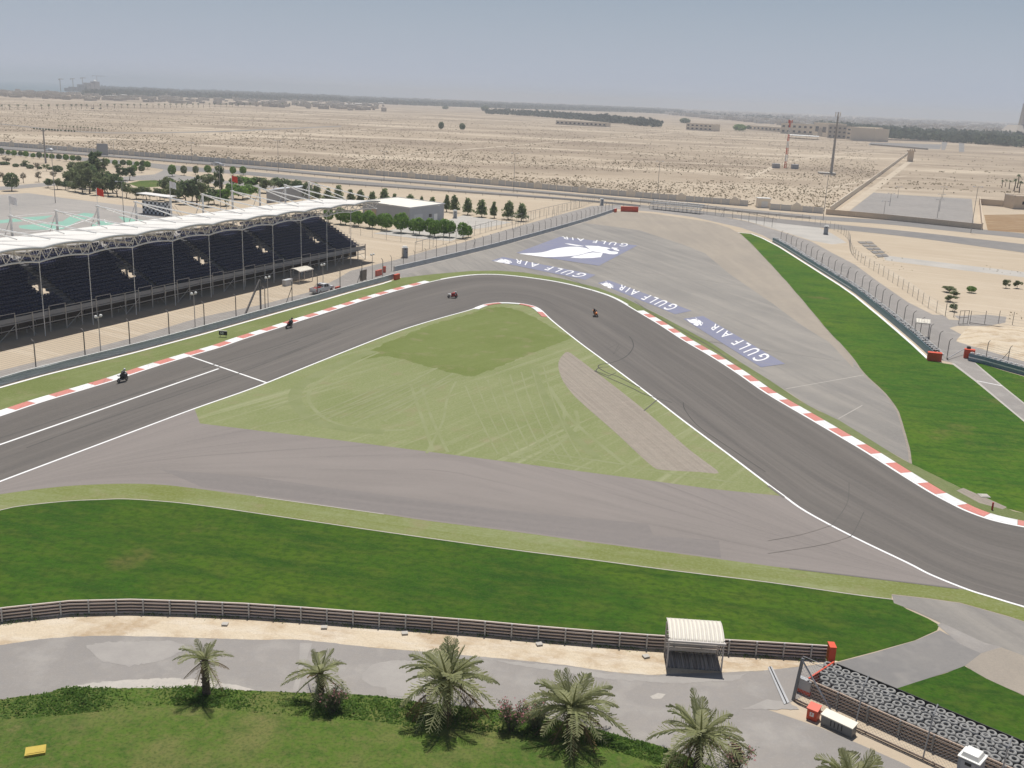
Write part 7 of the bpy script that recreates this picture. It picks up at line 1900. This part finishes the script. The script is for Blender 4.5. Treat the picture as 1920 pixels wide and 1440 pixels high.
mb = MB(); mb.prism([P(1478, 259), P(1535, 262.5), P(1535, 261), P(1480, 257.5)], 3.5, 4.2); root = thing("car_port", "long white car port roof in front of the palace", "canopy", P(1470, 258)); obj("roof", mb, "cabin_roof", root)
for f in (.05, .35, .65, .95): mb = MB(); p = P(1470 + 65*f, 258 + 5*f); mb.tube([p, p + Vector((0,0,3.6))], .2, 5); obj("post", mb, "lamp_steel", root)
mb = MB(); b_ = P(1706, 303); root = thing("water_tower", "small brown stone tower at the end of the diagonal wall", "tower", b_)
mb.box((0, 0, 4), (3.6, 3.6, 8)); obj("shaft", mb, "tan_wall", root, False); mb = MB(); mb.box((0, 0, 8.4), (5.2, 5.2, 1.1)); obj("cap", mb, "tan_wall", root, False)
for x in (-1.6, 0, 1.6): mb = MB(); mb.box((x, -1.8, 9.4), (.8, .8, 1.1)); obj("merlon", mb, "tan_wall", root, False)
# long terraces in front of the right wood
for i, (q, lb) in enumerate([([(1640, 262), (1766, 266), (1764, 270), (1632, 266)], "upper grey terrace wall below the green wood"), ([(1632, 272), (1740, 281), (1742, 284), (1625, 275)], "lower grey terrace wall below the green wood")]):
    mb = MB(); W_ = G(q[:2]); mb.beam(W_[0] + Vector((0,0,.8)), W_[1] + Vector((0,0,.8)), .5, 1.6); tag(obj("terrace_wall", mb, "concrete_pad"), lb, "wall")
for q in ([(1766, 266), (1777, 267), (1772, 281), (1765, 281)], [(1798, 268), (1808, 269), (1808, 285), (1798, 285)], [(1632, 267), (1766, 271), (1762, 280), (1628, 272)]):
    sheet("paved_ramp", q, "highway_tarmac")
b_ = P(1920, 256); root = thing("leaning_tower", "tall brown tower on a sloping base at the right edge", "tower", b_); k = ppm(b_)
mb = MB(); mb.hexa([(-10/k, 0, 0), (8/k, 0, 0), (8/k, 14/k, 0), (-10/k, 14/k, 0), (-6/k, 0, 60/k), (6/k, 0, 60/k), (6/k, 12/k, 60/k), (-6/k, 12/k, 60/k)]); obj("shaft", mb, "palace_shade", root, False)
mb = MB(); mb.hexa([(-32/k, -30, 0), (30/k, -30, 0), (30/k, 60, 0), (-32/k, 60, 0), (-16/k, -5, 20/k), (30/k, -5, 20/k), (30/k, 45, 20/k), (-16/k, 45, 20/k)]); obj("base", mb, "palace_shade", root, False)
# white sheds and pipes on the desert
rng = random.Random(41)
for i, (x, y, w, lb) in enumerate([(655, 198, 14, "low pale shed at the left end of the desert sheds"), (672, 197, 12, "grey shed second from the left on the desert"), (714, 195, 9, "small dark hut on the desert beside the palms"), (206, 183, 22, "long white shed in front of the left plantation"), (232, 181, 9, "square cream house before the left plantation")]):
    b_ = P(x, y); k = ppm(b_); root = thing("desert_shed", lb, "shed", b_); mb = MB(); mb.box((0, 5, 2.0), (w/k, 10, 4.0)); obj("wall", mb, "town_wall" if i != 2 else "palace_shade", root, False)
    mb = MB(); mb.hexa([(-w/k/2-.4, -.4, 4), (w/k/2+.4, -.4, 4), (w/k/2+.4, 10.4, 4), (-w/k/2-.4, 10.4, 4), (-w/k/2, 4.4, 5.2), (w/k/2, 4.4, 5.2), (w/k/2, 5.6, 5.2), (-w/k/2, 5.6, 5.2)]); obj("roof", mb, "town_white", root, False)
# ------------------------------------------------------------------ dry scrub on the open desert
rng = random.Random(51); mb = MB(); cnt = 0
import mathutils
while cnt < 21000:
    x = rng.uniform(-30, 1640); hy = 146 + .041*x; yw = 266 + x*.088
    y = yw - 3 - (yw-hy-42)*rng.random()**1.25
    if y < hy + 34: continue
    p = P(x, y)
    if x > 1545 + (398-y)*1.32: continue
    dn = mathutils.noise.noise(Vector((p.x*.012, p.y*.012, 0))) + .6*mathutils.noise.noise(Vector((p.x*.045, p.y*.045, 3)))
    if dn < rng.uniform(-.45, .25): continue
    if 600 < p.y and x < 640 and abs(y - (250 - max(0, x-290)*.037)) < 3: continue
    s_ = rng.uniform(.22, .75)*(1 + p.y/1800)
    for q in range(3):
        leafq(mb, p + Vector((rng.uniform(-.4, .4)*s_, rng.uniform(-.4, .4)*s_, .22*s_)), s_*rng.uniform(.6, 1.1), Vector((rng.uniform(-.7,.7), rng.uniform(-1.2,.2), .5)), rng, .7)
    cnt += 1
tag(obj("desert_scrub", mb, "scrub_leaf"), "low dry scrub dotted over the open desert", "scrub", None, 'stuff')
rng = random.Random(52); mb = MB()
for i in range(900):
    x = rng.uniform(1560, 1960); y = rng.uniform(285, 362)
    if y > 300 + (x-1560)*.2 + 40: continue
    p = P(x, y)
    if mathutils.noise.noise(Vector((p.x*.02, p.y*.06, 7))) < .12: continue
    for q in range(3): leafq(mb, p + Vector((rng.uniform(-1, 1), rng.uniform(-1, 1), .2)), rng.uniform(.6, 1.4), Vector((rng.uniform(-.7,.7), rng.uniform(-1.2,.2), .5)), rng, .6)
for i in range(700):
    x = rng.uniform(1600, 1920); y = rng.uniform(470, 600)
    p = P(x, y)
    if not (y < 480 + (x-1600)*.42 and y > 452 + (x-1600)*.13): continue
    if mathutils.noise.noise(Vector((p.x*.05, p.y*.05, 9))) < .22: continue
    leafq(mb, p + Vector((0, 0, .1)), rng.uniform(.25, .5), Vector((rng.uniform(-.7,.7), rng.uniform(-1.2,.2), .6)), rng, .6)
tag(obj("desert_scrub", mb, "scrub_leaf"), "sparse dry tufts on the sand at the right", "scrub", None, 'stuff')
# sand banks behind the right fence
mb = MB(); nx, ny = 20, 12; q = [P(1790, 640), P(1960, 690), P(1960, 612), P(1815, 612)]
for i in range(nx+1):
    for j in range(ny+1):
        u, v = i/nx, j/ny; p = q[0].lerp(q[1], u).lerp(q[3].lerp(q[2], u), v)
        h = 1.1*max(0, math.sin(math.pi*u))**.7*max(0, math.sin(math.pi*v))**.8*(.8 + .4*mathutils.noise.noise(p*.25)) + .1*mathutils.noise.noise(p*.8)*math.sin(math.pi*u)*math.sin(math.pi*v) - .02
        mb.v.append((p.x, p.y, h))
for i in range(nx):
    for j in range(ny): a = i*(ny+1)+j; mb.f.append((a, a+ny+1, a+ny+2, a+1))
tag(obj("sand_mound", mb, "cream_sand", None, True, True), None, None, None, 'structure')
# ------------------------------------------------------------------ dusty air
hm = bpy.data.materials.new("dusty_air"); hm.use_nodes = True
nt = hm.node_tree
for n in list(nt.nodes):
    if n.type == 'BSDF_PRINCIPLED': nt.nodes.remove(n)
pv = nt.nodes.new("ShaderNodeVolumePrincipled")
pv.inputs['Color'].default_value = (0.66, 0.71, 0.78, 1)
pv.inputs['Density'].default_value = 2.1e-4
pv.inputs['Anisotropy'].default_value = 0.0
out = [n for n in nt.nodes if n.type == 'OUTPUT_MATERIAL'][0]
nt.links.new(pv.outputs[0], out.inputs['Volume'])
mb = MB(); mb.hexa([(-15400, -700, -3), (15400, -700, -3), (15400, 16400, -3), (-15400, 16400, -3), (-15400, -700, 95), (15400, -700, 95), (15400, 16400, 95), (-15400, 16400, 95)])
hz_o = obj("haze", mb, hm)
tag(hz_o, "pale dusty haze over the desert", "haze", None, 'stuff')
